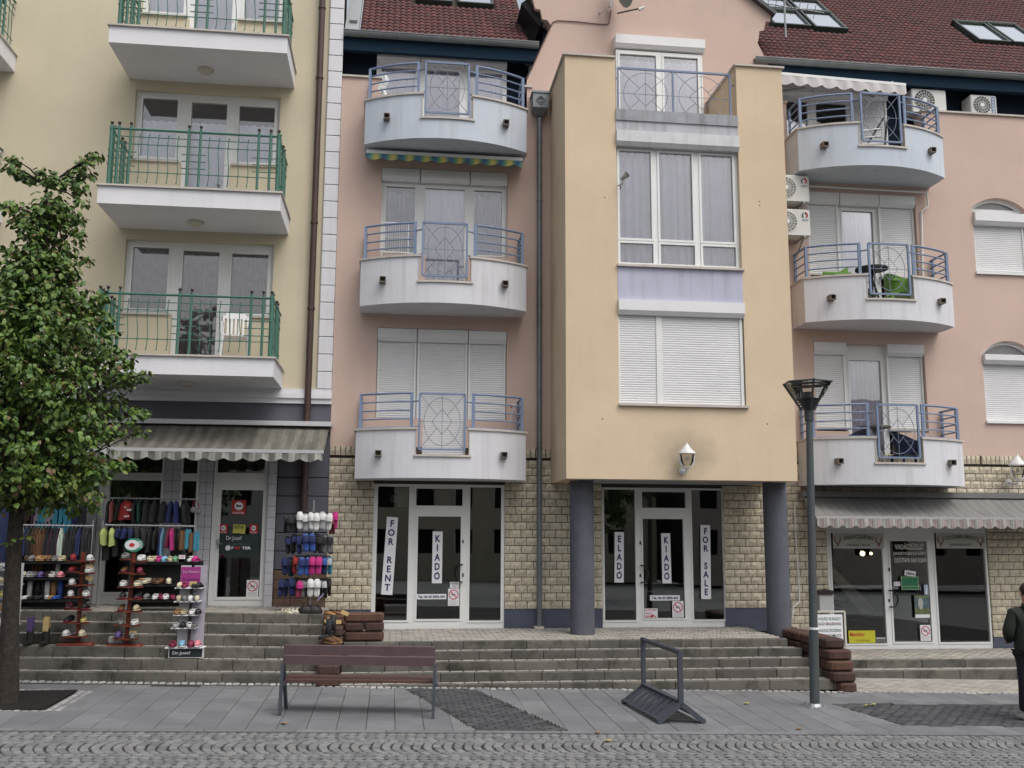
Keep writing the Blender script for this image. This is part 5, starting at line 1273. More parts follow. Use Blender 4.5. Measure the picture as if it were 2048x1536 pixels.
# ================================================================== BENCH, CYCLE RACK, STREET LAMP
ST_ = M('anthracite_steel', (.065,.074,.092), .5, .06, 8, metal=.2); PL = M('brown_bench_plank', (.082,.052,.058), .55, .14, 5, .15, streak=0, fine=.1); PLR = M('red_brown_seat_plank', (.085,.040,.032), .5, .15, 6, .2)
bx0, by0 = -1.27, -5.13; L_ = 1.83; ang = math.radians(-3.4)
t = thing('park_bench', (bx0, by0, zg(bx0,by0)), 'brown plank bench with dark steel legs standing on the slabs, seen from behind', 'bench')
BM = Matrix.Translation((bx0,by0,0)) @ Matrix.Rotation(ang,4,'Z') @ Matrix.Rotation(math.radians(.9),4,'Y')
def bp(name, fn, mat):
    b = MB(); fn(b); b.xf(BM); return b.build(name, mat, t)
gz_ = lambda x: .05
for i, (za, zb_, yo) in enumerate(((.775,.885,.05),(.655,.765,.02))):
    def f(b, za=za, zb_=zb_, yo=yo):
        b.bbox(.0, L_, yo-.0, yo+.035, za, zb_, .008)
    bp('backrest_plank', f, PL)
for i in range(4): bp('seat_plank', lambda b: b.bbox(.03, L_-.0, .07+.105*i, .165+.105*i, .445, .48, .008), PLR)
for x, zo in ((.0,.01),(L_-.0,.0)):
    bp('leg', lambda b: b.bar((x,.0,.045),(x+.0,.03,.68),.035,.075,up=(0,1,0)), ST_)
    bp('leg', lambda b: b.bar((x,.50,.03),(x,.10,.66),.035,.07,up=(0,1,0)), ST_)
    bp('foot_plate', lambda b: b.box(x-.05,x+.05,.44,.56,.045,.055), ST_)
    bp('seat_support', lambda b: b.bar((x+.03,.02,.43),(x+.03,.5,.43),.03,.04), ST_)
# cycle rack: slatted ridge with a tall hoop
A0 = (3.27,-5.47); A1 = (3.88,-5.43); F0 = (3.13,-4.22)
t = thing('bicycle_rack', (3.55,-4.85,zg(3.55,-4.85)), 'dark grey steel cycle stand with slatted ridge and tall hoop', 'bicycle rack')
lu = Vector((A1[0]-A0[0],A1[1]-A0[1],0)); lv = Vector((F0[0]-A0[0],F0[1]-A0[1],0)); LW, LL = lu.length, lv.length; lu.normalize(); lv.normalize()
O = Vector((A0[0],A0[1],zg(*A0))); slope = Vector((0,0,(zg(*F0)-zg(*A0))/LL))
def rk(u, v_, z): return O+lu*u+lv*v_+Vector((0,0,z+GA*lu.x*u))+slope*v_
RH = .24
def rfin(b, *a): return b
for v_ in (0, LL):
    b = MB()
    b.bar(rk(.03,v_,.035),rk(LW/2,v_,RH),.05,.06).bar(rk(LW/2,v_,RH),rk(LW-.03,v_,.035),.05,.06)
    b.cyl(rk(.03,v_-.03,.035),rk(.03,v_+.03,.035),.035,None,10).cyl(rk(LW-.03,v_-.03,.035),rk(LW-.03,v_+.03,.035),.035,None,10); b.build('end_frame', ST_, t)
for ui, up in ((.03,LW/2),(LW-.03,LW/2)):
    for k in range(7):
        va = .03+(LL-.06)*k/7; vb = .03+(LL-.06)*(k+1)/7-.042
        b = MB(); a_, c_, d_, e_ = rk(ui,va,.06), rk(ui,vb,.06), rk(up,vb,RH+.03), rk(up,va,RH+.03)
        dn = Vector((0,0,-.012)); b.add([a_,c_,d_,e_,a_+dn,c_+dn,d_+dn,e_+dn],[(0,1,2,3),(7,6,5,4),(0,4,5,1),(1,5,6,2),(2,6,7,3),(3,7,4,0)]); b.build('slat', ST_, t)
    b = MB().bar(rk(ui,0,.055),rk(ui,LL,.055),.05,.012); b.build('edge_rail', ST_, t)
b = MB().bar(rk(LW/2,0,RH+.03),rk(LW/2,LL,RH+.03),.08,.012); b.build('ridge_rail', ST_, t)
HT = .85
p0, p1, p2, p3 = rk(LW/2,.0,RH), rk(LW/2,.0,HT), rk(LW/2,LL,HT), rk(LW/2,LL,RH)
MB().bar(p0,p1,.06,.06,up=(0,1,0)).bar(p3,p2,.055,.055,up=(0,1,0)).cyl(p1-lv*.03,p2+lv*.03,.032,None,10).sph(p1,.034,8).sph(p2,.034,8).build('hoop', ST_, t)
# street lamp
lx, ly = 5.80, -4.29; lz = zg(lx,ly); POST = M('lamp_post_grey_green', (.075,.088,.092), .45, .08, 4, metal=.2); LH = M('lamp_head_dark', (.05,.055,.058), .5, .08)
yl = ly
t = thing('street_lamp', (lx,ly,lz), 'grey-green street lamp with glass funnel head in front of the hunting shop', 'street lamp')
zt_, zb2 = PZ(1618,768,yl), PZ(1618,838,yl)
xt_ = PX(1618,830,yl)
lean = (xt_-lx)
b = MB().cyl((lx,ly,lz),(lx+(lean)*.3,ly,lz+1.05),.066,.064,16).cyl((lx+lean*.3,ly,lz+1.05),(xt_,ly,zb2-.03),.058,.048,16); b.build('post', POST, t, smooth=True)
MB().cyl((lx+lean*.3,ly,lz+1.03),(lx+lean*.3,ly,lz+1.06),.068,None,16).build('white_band', WHITE, t)
b = MB(); b.slab([(lx+.17*math.cos(math.radians(45+90*i)),ly+.17*math.sin(math.radians(45+90*i))) for i in range(4)], lz-.0, lz+.015)
b.cyl((lx,ly,lz+.015),(lx,ly,lz+.05),.10,.075,16)
for i in range(4):
    a = math.radians(45+90*i); b.cyl((lx+.13*math.cos(a),ly+.13*math.sin(a),lz),(lx+.13*math.cos(a),ly+.13*math.sin(a),lz+.06),.014,None,6)
b.build('base_plate', ALU, t)
hx = xt_; z0_, z1_, z2_, z3_ = PZ(1618,838,yl), PZ(1618,822,yl), PZ(1618,797,yl), PZ(1618,766,yl)
b = MB().cyl((hx,ly,z0_-.03),(hx,ly,z1_),.062,.068,16)
for i in range(5):
    z = z1_+.01+(z2_-z1_)*i/5; r = .075+.115*i/5; b.cyl((hx,ly,z),(hx,ly,z+.018),r,r+.012,6)
b.cyl((hx,ly,z1_),(hx,ly,z2_),.05,.15,6); b.build('louvre_collar', LH, t)
b = MB().cyl((hx,ly,z2_),(hx,ly,z2_+.09),.075,.075,12); b.build('lamp_unit', LH, t)
RT = .345; n = 6; rot = math.radians(20)
hexa = lambda r, z: [Vector((hx+r*math.cos(rot+2*math.pi*i/n), ly+r*math.sin(rot+2*math.pi*i/n), z)) for i in range(n)]
lo_, hi_ = hexa(.205,z2_), hexa(RT,z3_)
b = MB(); b.add(lo_+hi_, [(i,(i+1)%n,n+(i+1)%n,n+i) for i in range(n)]); b.build('funnel_glass', glass('lamp_glass', (.90,.91,.88), .6, 1.4), t)
for i in range(0,n,1):
    if i % 2 == 0: MB().bar(lo_[i]-(hi_[i]-lo_[i])*.7,hi_[i]+(hi_[i]-lo_[i])*.06,.022,.028).build('rib', LH, t)
b = MB().tube(hi_+[hi_[0]], .013, 6).tube([v*1 for v in hexa(.26,z3_-.03)]+[hexa(.26,z3_-.03)[0]], .012, 6); b.build('rim', LH, t)
b = MB(); b.add(hexa(.33,z3_+.0), [tuple(range(n))]); b.build('top_glass', glass('lamp_top_glass', (.75,.76,.70), .6, 1.4), t)
# ================================================================== PERSON
px_, py_ = 8.45, -5.14; gz0 = zg(px_,py_)
JK = M('dark_green_jacket', (.018,.024,.018), .9, .2, 8, .4); TR_ = M('black_trousers', (.012,.012,.018), .9, .15, 8, .3); SKN = M('skin', (.45,.24,.17), .6, .05); HAIR = M('dark_hair', (.03,.02,.015), .8, .3, 40); SHOE = M('light_trainers', (.35,.34,.33), .7, .15, 20)
pt = thing('person', (px_,py_,gz0), 'person in dark green jacket and black trousers standing at the right edge', 'person')
def skin(name, verts, edges, mat, root=0, sub=2):
    me = bpy.data.meshes.new(name); me.from_pydata([v[:3] for v in verts], edges, []); me.materials.append(mat)
    o = bpy.data.objects.new(name, me); link(o, pt, Matrix.Translation((px_,py_,gz0)))
    m_ = o.modifiers.new('s','SKIN'); m_.use_smooth_shade = True
    for i, v in enumerate(verts):
        r = v[3] if len(v) < 5 else (v[3], v[4]); sv = me.skin_vertices[0].data[i]; sv.radius = (r, r) if not isinstance(r, tuple) else r; sv.use_root = (i == root)
    s = o.modifiers.new('d','SUBSURF'); s.levels = sub; s.render_levels = sub
    return o
V = [(0,0,.93,.14,.11),(0,0,1.15,.15,.11),(0,.0,1.36,.17,.11),(0,.01,1.47,.09,.08),(0,-.01,1.54,.055,.055),(0,-.01,1.62,.085,.095),(0,-.01,1.70,.075,.09),
     (-.09,.0,.86,.095,.095),(-.11,-.02,.48,.062,.065),(-.12,.02,.09,.042,.045),(.09,0,.86,.095,.095),(.12,.05,.48,.062,.065),(.12,.16,.1,.042,.045),
     (-.18,0,1.38,.045,.045),(-.25,.01,1.13,.036,.036),(-.18,.15,1.01,.03,.03),(.18,0,1.38,.045,.045),(.25,.01,1.13,.036,.036),(.18,.15,1.01,.03,.03)]
E_ = [(0,1),(1,2),(2,3),(3,4),(4,5),(5,6),(0,7),(7,8),(8,9),(0,10),(10,11),(11,12),(2,13),(13,14),(14,15),(2,16),(16,17),(17,18)]
skin('body', V, E_, SKN)
J = [(0,0,.80,.245,.175),(0,0,1.0,.225,.16),(0,0,1.2,.23,.15),(0,.0,1.38,.23,.14),(0,.01,1.49,.10,.10),(-.21,0,1.38,.09,.085),(-.30,.01,1.13,.085,.08),(-.19,.15,1.01,.062,.062),(.21,0,1.38,.09,.085),(.30,.01,1.13,.085,.08),(.19,.15,1.01,.062,.062)]
skin('jacket', J, [(0,1),(1,2),(2,3),(3,4),(3,5),(5,6),(6,7),(3,8),(8,9),(9,10)], JK)
H_ = [(-.10,.0,1.47,.065,.06),(0,.09,1.44,.085,.06),(.10,.0,1.47,.065,.06)]; H_ = [(-.11,-.03,1.50,.05),(-.07,-.10,1.46,.06),(0,-.13,1.44,.07),(.07,-.10,1.46,.06),(.11,-.03,1.50,.05)]
skin('hood', H_, [(0,1),(1,2),(2,3),(3,4)], JK, 2)
T_ = [(0,0,.9,.16,.12),(-.10,0,.82,.115,.115),(-.115,-.02,.48,.095,.10),(-.12,.02,.10,.082,.088),(.10,0,.82,.115,.115),(.125,.05,.48,.095,.10),(.125,.16,.11,.082,.088)]
skin('trousers', T_, [(0,1),(1,2),(2,3),(0,4),(4,5),(5,6)], TR_)
for x, y in ((-.12,.02),(.125,.16)):
    skin('shoe', [(x,y-.03,.055,.05,.05),(x-.01,y+.06,.045,.05,.042),(x-.02,y+.15,.035,.045,.032)], [(0,1),(1,2)], SHOE)
    hx_ = math.copysign(.16, x)
    skin('hand', [(hx_,.19,1.0,.035,.022),(hx_*.8,.26,.99,.036,.018)], [(0,1)], SKN)
    for k in range(4): skin('finger', [(hx_*.8+(k-1.5)*.018,.27,.99,.011),(hx_*.75+(k-1.5)*.018,.31,.975+.003*k,.010),(hx_*.7+(k-1.5)*.017,.325,.95,.009)], [(0,1),(1,2)], SKN, 0, 1)
    skin('thumb', [(hx_*.65,.22,1.0,.012),(hx_*.5,.26,1.01,.011)], [(0,1)], SKN, 0, 1)
hb = MB(); hb.sph((px_,py_-.025,gz0+1.685),.108,12,(.9,1.0,.95)); hb.v = [v for v in hb.v]; hb.build('hair', HAIR, pt, smooth=True)
MB().sph((px_,py_+.10,gz0+1.63),.02,6,(.7,1,1)).build('nose', SKN, pt); 
for s in (-1,1): MB().sph((px_+s*.088,py_,gz0+1.64),.026,8,(.4,.8,1.2)).build('ear', SKN, pt); MB().sph((px_+s*.032,py_+.083,gz0+1.66),.012,6).build('eye', BLACK, pt)
MB().box(px_-.025,px_+.025,py_+.085,py_+.09,gz0+1.585,gz0+1.595).build('mouth', REDI, pt)
# ================================================================== TREE AND GRATE
tx, ty = -4.62, -4.43; tz = zg(tx,ty)
BK = M('dark_tree_bark', (.034,.027,.022), .95, .3, 14, 1.0, 30, streak=.4, fine=.3)
tr = thing('linden_tree', (tx,ty,tz), 'linden tree with dense green crown and dark trunk at the left edge of the photo', 'tree')
def at(px, py, y=ty): x, z = P(px, py, y); return Vector((x, y, z))
tp_ = [at(14,1415), at(20,1250), at(28,1100), at(36,980), at(48,850), at(60,700), at(72,560), at(88,430), at(95,360)]
tp_[0].z = tz-.02
MB().tube(tp_, [.135,.105,.092,.082,.068,.052,.04,.026,.012], 12).build('trunk', BK, tr, smooth=True)
LF = [M('linden_leaf_%d' % i, c, .55, .15, 25, 0, spec=.5) for i, c in enumerate([(.072,.135,.020),(.055,.112,.018),(.098,.165,.024),(.040,.082,.017),(.13,.155,.026),(.11,.07,.03)])]
def leaf_tpl(s):
    v = [(0,0,0),(-.35*s,.25*s,.03*s),(-.42*s,.62*s,-.02*s),(0,1.15*s,-.14*s),(.42*s,.62*s,-.02*s),(.35*s,.25*s,.03*s),(0,.55*s,.07*s)]
    return (v, [(0,6,1),(1,6,2),(2,6,3),(3,6,4),(4,6,5),(5,6,0)])
LT = [leaf_tpl(s) for s in (.062,.074,.086,.055)]
leaves = Pieces(); br_ = MB()
# crown outline (photo pixels): (row, left edge, right edge)
prof = [(335,15,50),(345,65,95),(380,60,150),(430,20,172),(470,5,170),(520,-10,165),(560,-40,165),(610,-80,205),(650,-120,215),(700,-140,245),(750,-150,275),(800,-160,245),(850,-150,262),(900,-160,245),(950,-160,235),(985,-120,185),(1010,-60,110)]
def prof_at(py):
    for (a,l0,r0),(c,l1,r1) in zip(prof, prof[1:]):
        if a <= py <= c: t = (py-a)/(c-a); return l0+(l1-l0)*t, r0+(r1-r0)*t
    return 0, 0
def clump(c, r, n, dens=1):
    for _ in range(int(n)):
        d = Vector((random.gauss(0,1),random.gauss(0,1),random.gauss(0,.8))); d.normalize(); rr = r*(rnd()**.45)
        p = c+d*rr
        if p.y > 1: continue
        o = Euler((U(-1.35,-.2), U(-.6,.6), math.atan2(-d.x, d.y)+U(-.9,.9)))
        k = random.choice([0,0,1,1,2,2,3]) 
        if rnd() < .06: k = 4
        if rnd() < .045: k = 5
        if c.z < 2.9 and rnd() < .22: k = 4
        leaves.add(random.choice(LT), Matrix.Translation(p) @ o.to_matrix().to_4x4(), LF[k])
nclump = 0
for i in range(520):
    py = random.choice([U(400,1000), U(560,1000)]); l, r = prof_at(py)
    if r-l < 10: continue
    cxp = (l+r)/2; hw = (r-l)/2
    th = U(0, 2*math.pi); q = rnd()**.5
    hw_m = hw*13.1/FPX; fr = max(.0, 1-.2/max(hw_m,.25))
    dx = q*fr*hw_m*math.cos(th); dy = q*fr*min(hw_m,1.25)*math.sin(th)
    p = at(cxp, py); c = Vector((p.x+dx, ty+dy, p.z))
    clump(c, U(.13,.26), 36 if py > 520 else 25)
    if i % 3 == 0:
        k = max(3, min(len(tp_)-2, int((1100-py)/115)+1)); src = tp_[k]-Vector((0,0,.1))
        mid = src.lerp(c, .5)+Vector((0,0,-.05)); br_.tube([src, mid, c], [.026,.016,.006], 5)
for px, py, r, n in ((30,318,.09,10),(22,335,.1,10),(40,350,.1,10),(62,355,.08,8),(85,345,.12,14),(100,360,.12,12),(125,360,.13,16),(150,345,.14,18),(172,325,.12,16),(192,312,.10,12),(178,352,.09,10),(160,375,.14,18),
        (30,415,.12,14),(15,412,.08,8),(165,405,.1,10),(158,440,.1,12),(160,465,.09,9),(170,520,.1,10),(195,598,.11,14),(205,590,.07,7),(170,600,.09,9),(150,545,.09,10),(275,820,.10,12),(290,828,.07,7),(265,840,.08,8),(280,862,.09,10),(285,758,.08,8),(292,745,.06,5),
        (190,610,.13,18),(210,640,.12,14),(225,665,.1,10),(255,720,.12,13),(185,985,.12,15),(165,1000,.12,15),(190,1012,.09,9),(150,1020,.1,10),(240,930,.12,13),(258,925,.08,8),(130,965,.15,18),(60,990,.14,16),(30,1000,.12,12),(40,1065,.05,3),(57,1075,.04,3),(20,1080,.05,3)):
    c = at(px, py, ty+U(-.3,.3)); clump(c, r, n*2.6)
    if py < 900: k = max(3, min(len(tp_)-1, int((1000-py)/85)+1)); s0 = tp_[min(k,8)]; br_.tube([s0-Vector((0,0,.1)), s0.lerp(c,.55), c], [.018,.011,.005], 5)
br_.build('branches', BK, tr)
leaves.realize('leaf', tr, 300, key=lambda t: (t[1].translation.x < -5.6, t[1].translation.y), rest='crown')
gt = thing('tree_grate', (-5.0,-4.25,zg(-5,-4.25)), 'dark square tree grate sunk in the paving round the trunk', 'tree grate')
GM = M('dark_grate_iron', (.022,.02,.018), .7, .2, 8, metal=.2)
for i in range(44):
    y = -4.88+i*.029
    MB().box(-6.15,-4.04,y,y+.017,zg(-5,y)-.02,zg(-5,y)-.002).build('grate_bar', GM, gt)
MB().box(-6.15,-4.04,-4.89,-3.62,zg(-5,-4.2)-.08,zg(-5,-4.2)-.05).build('soil', INT2, gt)
# ================================================================== BALCONY FURNITURE
def pchair(loc, rz, mat, lab, s=1.0, group=None, slats=True, cat='chair'):
    t = thing('plastic_chair', loc, lab, cat, group); Mx = Matrix.Translation(loc) @ Matrix.Rotation(rz,4,'Z') @ Matrix.Scale(s,4)
    def pt_(name, b): b.xf(Mx); b.build(name, mat, t)
    pt_('seat', MB().box(-.22,.22,-.22,.2,.40,.43))
    for x, y in ((-.21,-.22),(.21,-.22),(-.2,.22),(.2,.22)): pt_('leg', MB().cyl((x*1.12,y*1.15,0),(x,y,.42),.022,.03,6))
    for x in (-.23,.23): pt_('armrest', MB().box(x-.03,x+.03,-.2,.22,.62,.65).bar((x,-.19,.42),(x,-.19,.63),.04,.03))
    if slats:
        b = MB().bar((-.21,.22,.42),(-.2,.30,.86),.03,.03).bar((.21,.22,.42),(.2,.30,.86),.03,.03)
        b.add([(-.2,.29,.80),(.2,.29,.80),(.16,.31,.90),(-.16,.31,.90),(-.2,.31,.80),(.2,.31,.80),(.16,.33,.90),(-.16,.33,.90)],[(0,1,2,3),(4,7,6,5),(0,4,5,1),(2,6,7,3)]); pt_('back_frame', b)
        for k in range(5): pt_('back_slat', MB().bar((-.13+.065*k,.225,.43),(-.13+.065*k,.30,.82),.032,.012,up=(0,1,0)))
    else:
        n = 8; v = []
        for i in range(n+1):
            a = math.pi*(-.05+1.1*i/n)
            v += [(.26*math.cos(a),.24*math.sin(a),.42),(.28*math.cos(a),.28*math.sin(a),.62+.18*max(0,math.sin(a)))]
        b = MB(); b.add(v, [(2*i,2*i+2,2*i+3,2*i+1) for i in range(n)]+[(2*i+1,2*i+3,2*i+2,2*i) for i in range(n)]); pt_('back_shell', b)
    return t
pchair((PX(470,690,-.8),-.8,FL[0]), math.radians(10), M('white_chair_plastic', (.70,.70,.70), .4, .03), 'white plastic slatted chair on the lowest green-railed balcony')
LIME = M('lime_green_plastic', (.19,.38,.07), .45, .05); NVB = M('navy_chair', (.02,.03,.07), .5, .1)
f2b = RC[1]+.14
pchair((PX(1655,530,-.3),-.36,f2b), math.radians(-90), LIME, 'lime green chair at the left of the middle right balcony', slats=False, s=1.26); pchair((PX(1800,540,-.5),-.5,f2b), math.radians(80), LIME, 'lime green chair at the right of the middle right balcony, beside the black table', slats=False, s=1.1)
f1b = RC[0]+.14
pchair((PX(1700,850,-.45),-.45,f1b), math.radians(-80), NVB, 'navy blue chair at the left of the lowest right balcony', slats=False, s=1.15); pchair((PX(1818,880,-.5),-.5,f1b), math.radians(90), NVB, 'navy blue chair at the right of the lowest right balcony', slats=False, s=1.05)
def table(x, y, z0, h, r, mat, lab, top=None):
    t = thing('round_table', (x,y,z0), lab, 'table')
    MB().cyl((x,y,z0+h-.03),(x,y,z0+h),r,None,20).build('tabletop', top or mat, t)
    for a in (0,1,2): MB().cyl((x+.22*math.cos(a*2.1),y+.22*math.sin(a*2.1),z0),(x-.05*math.cos(a*2.1),y-.05*math.sin(a*2.1),z0+h-.03),.02,None,6).build('leg', mat, t)
table(PX(1743,540,-.7),-.7,f2b,PZ(1743,537,-.7)-f2b,.30,M('black_plastic', (.012,.012,.015), .4),'round black table on the middle right balcony between green chairs')
table(PX(1750,855,-.7),-.7,f1b,PZ(1750,853,-.7)-f1b,.28,M('grey_table_leg', (.3,.3,.3), .4),'grey round table on the lowest right balcony between navy chairs', M('grey_tabletop', (.13,.13,.12), .5))
# drying rack, lowered ornament panel, lamp arm, cloth, folded lounger
x0,z0 = P(763,503,-.3); x1,z1 = P(817,447,-.3)
t = thing('drying_rack', ((x0+x1)/2,-.3,z0), 'white wire drying rack behind the left railing of the middle left balcony', 'drying rack')
MB().tube([(x0,-.3,z0-.15),(x0,-.3,z1),(x1,-.3,z1),(x1,-.3,z0-.15)],.011,6).build('frame', PVC, t)
for i in range(1,12): MB().cyl((x0+(x1-x0)*i/12,-.3,z0),(x0+(x1-x0)*i/12,-.3,z1),.004,None,4).build('wire', PVC, t)
MB().bar((x0,-.3,z0),(x1,-.3,z0),.012).bar((x0,-.3,(z0+z1)/2),(x1,-.3,(z0+z1)/2),.008).build('cross_wire', PVC, t)
x, z = P(768,168,-.3)
b = MB(); n = 9; v = []
for i in range(n+1):
    for k in range(5): v.append((x-.07+.035*k+.04*math.sin(i*.9), -.3+.025*math.sin(k*2.2+i), z+.17-.42*i/n+.02*math.sin(k*3)))
b.add(v, [(i*5+k,(i+1)*5+k,(i+1)*5+k+1,i*5+k+1) for i in range(n) for k in range(4)]); tag(b.build('hanging_cloth', PVC, smooth=True), 'crumpled white cloth hanging behind the railing of the top left balcony', 'cloth')
x, z = P(1028,812,-.35); t = thing('balcony_lamp', (x,-.35,LC[0]+.14), 'small white and orange lamp head on a thin stand in the lowest left balcony', 'lamp')
MB().cyl((PX(1002,855,-.4),-.4,LC[0]+.14),(x-.02,-.35,z-.05),.008,None,5).build('stand', SILV, t); MB().sph((x,-.35,z),.05,8,(1.2,.8,.7)).build('head', PVC, t); MB().sph((x-.05,-.37,z-.02),.025,6).build('orange_cap', M('orange_cap', (.5,.15,.06), .5), t)
x0,z0 = P(1722,303,-.6); x1,z1 = P(1762,236,-.5)
t = thing('folding_chair', ((x0+x1)/2,-.5,RC[2]+.14), 'folding chair with pale slats on the top right balcony behind the ornament', 'chair')
b = MB(); 
for k in range(4):
    u = k/3; b.bar((x0+.03,-.55,z0+.02+(z1-z0)*.55*u),(x1-.02,-.5,z0+.07+(z1-z0)*.6*u),.02,.085,up=(0,1,0))
b.build('slats', PVC, t); MB().bar((x0,-.5,z0-.1),(x1+.05,-.5,z1),.03).bar((x1,-.5,z0-.1),(x1+.12,-.5,z1-.05),.03).build('frame', BLACK, t)
# ================================================================== SHOE SHOP GOODS ON THE STEPS
def CM(nm, c, ro=.6): return M('goods_'+nm, c, ro, .12, 30)
PAL = {'white':(.58,.58,.57),'black':(.014,.014,.014),'brown':(.13,.065,.03),'tan':(.30,.17,.07),'beige':(.42,.36,.24),'red':(.26,.02,.02),'grey':(.16,.16,.16),'navy':(.02,.03,.09),'blue':(.03,.08,.30),'lightblue':(.16,.35,.50),
       'pink':(.60,.20,.25),'fuchsia':(.42,.03,.18),'green':(.12,.28,.16),'purple':(.10,.06,.19),'yellow':(.42,.34,.12),'cream':(.52,.48,.36),'wine':(.18,.02,.05),'silver':(.35,.36,.38),'turquoise':(.04,.20,.28)}
def loft(mb, secs):
    """secs = list of rings (same length)"""
    n = len(secs[0]); v = [p for s in secs for p in s]
    f = [(k*n+i,k*n+(i+1)%n,(k+1)*n+(i+1)%n,(k+1)*n+i) for k in range(len(secs)-1) for i in range(n)]
    f += [tuple(range(n-1,-1,-1)), tuple(range((len(secs)-1)*n,len(secs)*n))]
    return mb.add(v, f)
def shoe_mesh(kind, L=.26, h=.10, w_=.095):
    """toe towards -y, heel at +y, sole at z=0; material 0 upper, 1 sole"""
    mb = MB(); ns = 9
    def ring(y, hw, z0, z1, k=8): return [(hw*math.cos(2*math.pi*i/k), y, (z0+z1)/2+(z1-z0)/2*math.sin(2*math.pi*i/k)) for i in range(k)]
    def wid(t): return w_/2*(.55+.45*math.sin(math.pi*min(1,(t+.12)/1.05))**.6) if 0 < t < 1 else w_*.22
    secs = []
    for i in range(ns):
        t = i/(ns-1)
        if kind == 'clog': z1 = h*(.45+.55*math.sin(math.pi*min(1,t*1.5))) if t < .62 else h*.36
        elif kind == 'boot': z1 = h*(.5+.25*t)
        elif kind == 'flat': z1 = h*.30 if t > .4 else h*.55
        else: z1 = h*(.42+.5*min(1,t*1.5)) if t < .9 else h*.85
        secs.append(ring(-L/2+L*t, wid(t)*.95, .015, max(.03,z1)))
    loft(mb, secs); mb.cur = 1
    secs = [ring(-L/2+L*t-.002, wid(t)*1.08, 0, .022) for t in [i/(ns-1) for i in range(ns)]]
    loft(mb, secs); mb.cur = 0
    if kind == 'boot':
        mb.cyl((0,L*.28,h*.3),(0,L*.30,h*2.9),w_*.42,w_*.5,10)
    if kind in ('clog','trainer'):
        mb.cur = 2; mb.sph((0,L*(.22 if kind == 'clog' else .26),h*(.40 if kind == 'clog' else .86)), w_*.36, 8, (1,1.6,.25))
    if kind == 'sandal' or kind == 'flat':
        mb.cur = 1
        for yy in (-L*.22, L*.02): mb.tube([(-w_*.5,yy,.02),(-w_*.35,yy,h*.7),(0,yy,h*.85),(w_*.35,yy,h*.7),(w_*.5,yy,.02)],.011,5)
    return mb
SHC = {}
def shoe(px, py, y, lab, kind='clog', col='white', sole='white', rz=0, s=1.0, group='shoes on display', tilt=0, z=None, name=None):
    key = (kind, col, sole)
    if key not in SHC:
        SHC[key] = shoe_mesh(kind).mesh({'boot':'boot'}.get(kind,'shoe'), [CM(col, PAL[col]), CM(sole, PAL[sole]), CM('black', PAL['black'])])
        SHC[key].polygons.foreach_set('use_smooth', [True]*len(SHC[key].polygons))
    x, zz = P(px, py, y)
    if z is not None: zz = z
    o = bpy.data.objects.new(name or {'boot':'boot','sandal':'sandal','flat':'sandal'}.get(kind,'shoe'), SHC[key]); link(o, None, TRS((x,y,zz), (math.radians(tilt),0,math.radians(rz)), (s,s,s)))
    tag(o, lab, {'boot':'boot','sandal':'sandal','flat':'sandal'}.get(kind,'shoe'), group); return o
RW = M('rust_red_wood', (.16,.035,.018), .55, .15, 8)
BLK = M('black_rack', (.012,.012,.012), .5, 0); CHR = M('chrome_rail', (.45,.46,.47), .3, .05, metal=.7)
CARD = M('tan_price_card', (.52,.38,.17), .7, .08, 40)
def card(px, py, y, lab, w_=.10, h=.06, mt=None, rz=0, txt=None):
    x, z = P(px, py, y); b = MB().box(-w_/2,w_/2,-.002,.002,-h/2,h/2); b.xf(Matrix.Translation((x,y,z)) @ Matrix.Rotation(math.radians(rz),4,'Y'))
    o = tag(b.build('price_card', mt or CARD), lab, 'price card', 'price cards among the shoes')
    if txt: lettering(txt, x-w_*.35, x+w_*.35, z-h*.3, z+h*.3, y-.004, REDI, o)
    return o
# ---- two leaning rust-red display posts
def dpost(bx, by_, tx_, ty_, y, lab, rows, who, disc=False):
    x0, z0 = P(bx, by_, y); x1, z1 = P(tx_, ty_, y)
    t = thing('shoe_stand', (x0,y,z0), lab, 'shoe stand', 'rust-red shoe stands')
    MB().bar((x0,y,z0),(x1,y,z1),.05,.05,up=(0,1,0)).build('post', RW, t)
    b = MB(); rblock(b, x0-.28, x0+.24, y-.12, y+.1, z0-.06, z0-.0, .05); b.build('base', RW, t)
    b = MB(); rblock(b, x0-.26, x0-.02, y-.02, y+.05, z0+.0, z0+.12, .03); b.build('base_box', M('brown_grey_box', (.13,.10,.09), .6, .1) if not disc else M('pale_base_box', (.34,.32,.31), .6, .1), t)
    n = 0
    for (sx, sy, kind, col, side) in rows:
        yy = y-.05
        xs_, zs_ = P(sx, sy, yy)
        u = (zs_-z0)/(z1-z0); xp = x0+(x1-x0)*u
        b = MB().box(min(xs_-.07,xp), max(xs_+.07,xp), yy-.10, yy+.06, zs_-.022, zs_-.004); b.build('peg_board', RW, t)
        n += 1
        if kind: shoe(sx, sy, yy, '%s %s, %s side of the %s rust-red stand, %s tier from the top' % (col, {'clog':'clog','trainer':'shoe','sandal':'sandal','flat':'slipper'}[kind], side, who, ORD[(n+1)//2]), kind, col, 'wine' if col in ('red','black','brown') else col, rz=U(-12,12), s=.95, z=zs_)
    return t
y1 = -2.1
dpost(155,1285,167,1104,y1,'left rust-red leaning stand of shoe pegs, without a disc',[
 (147,1120,'clog','red','left'),(181,1121,'clog','white','right'),(146,1142,'trainer','red','left'),(179,1145,'sandal','white','right'),(145,1169,'clog','white','left'),(177,1168,None,None,''),
 (142,1192,'clog','white','left'),(172,1192,'sandal','white','right'),(140,1216,'sandal','black','left'),(172,1218,'clog','black','right'),(138,1243,'trainer','black','left'),(167,1244,'trainer','yellow','right'),(135,1271,'clog','white','left'),(165,1271,'clog','cream','right')],'left')
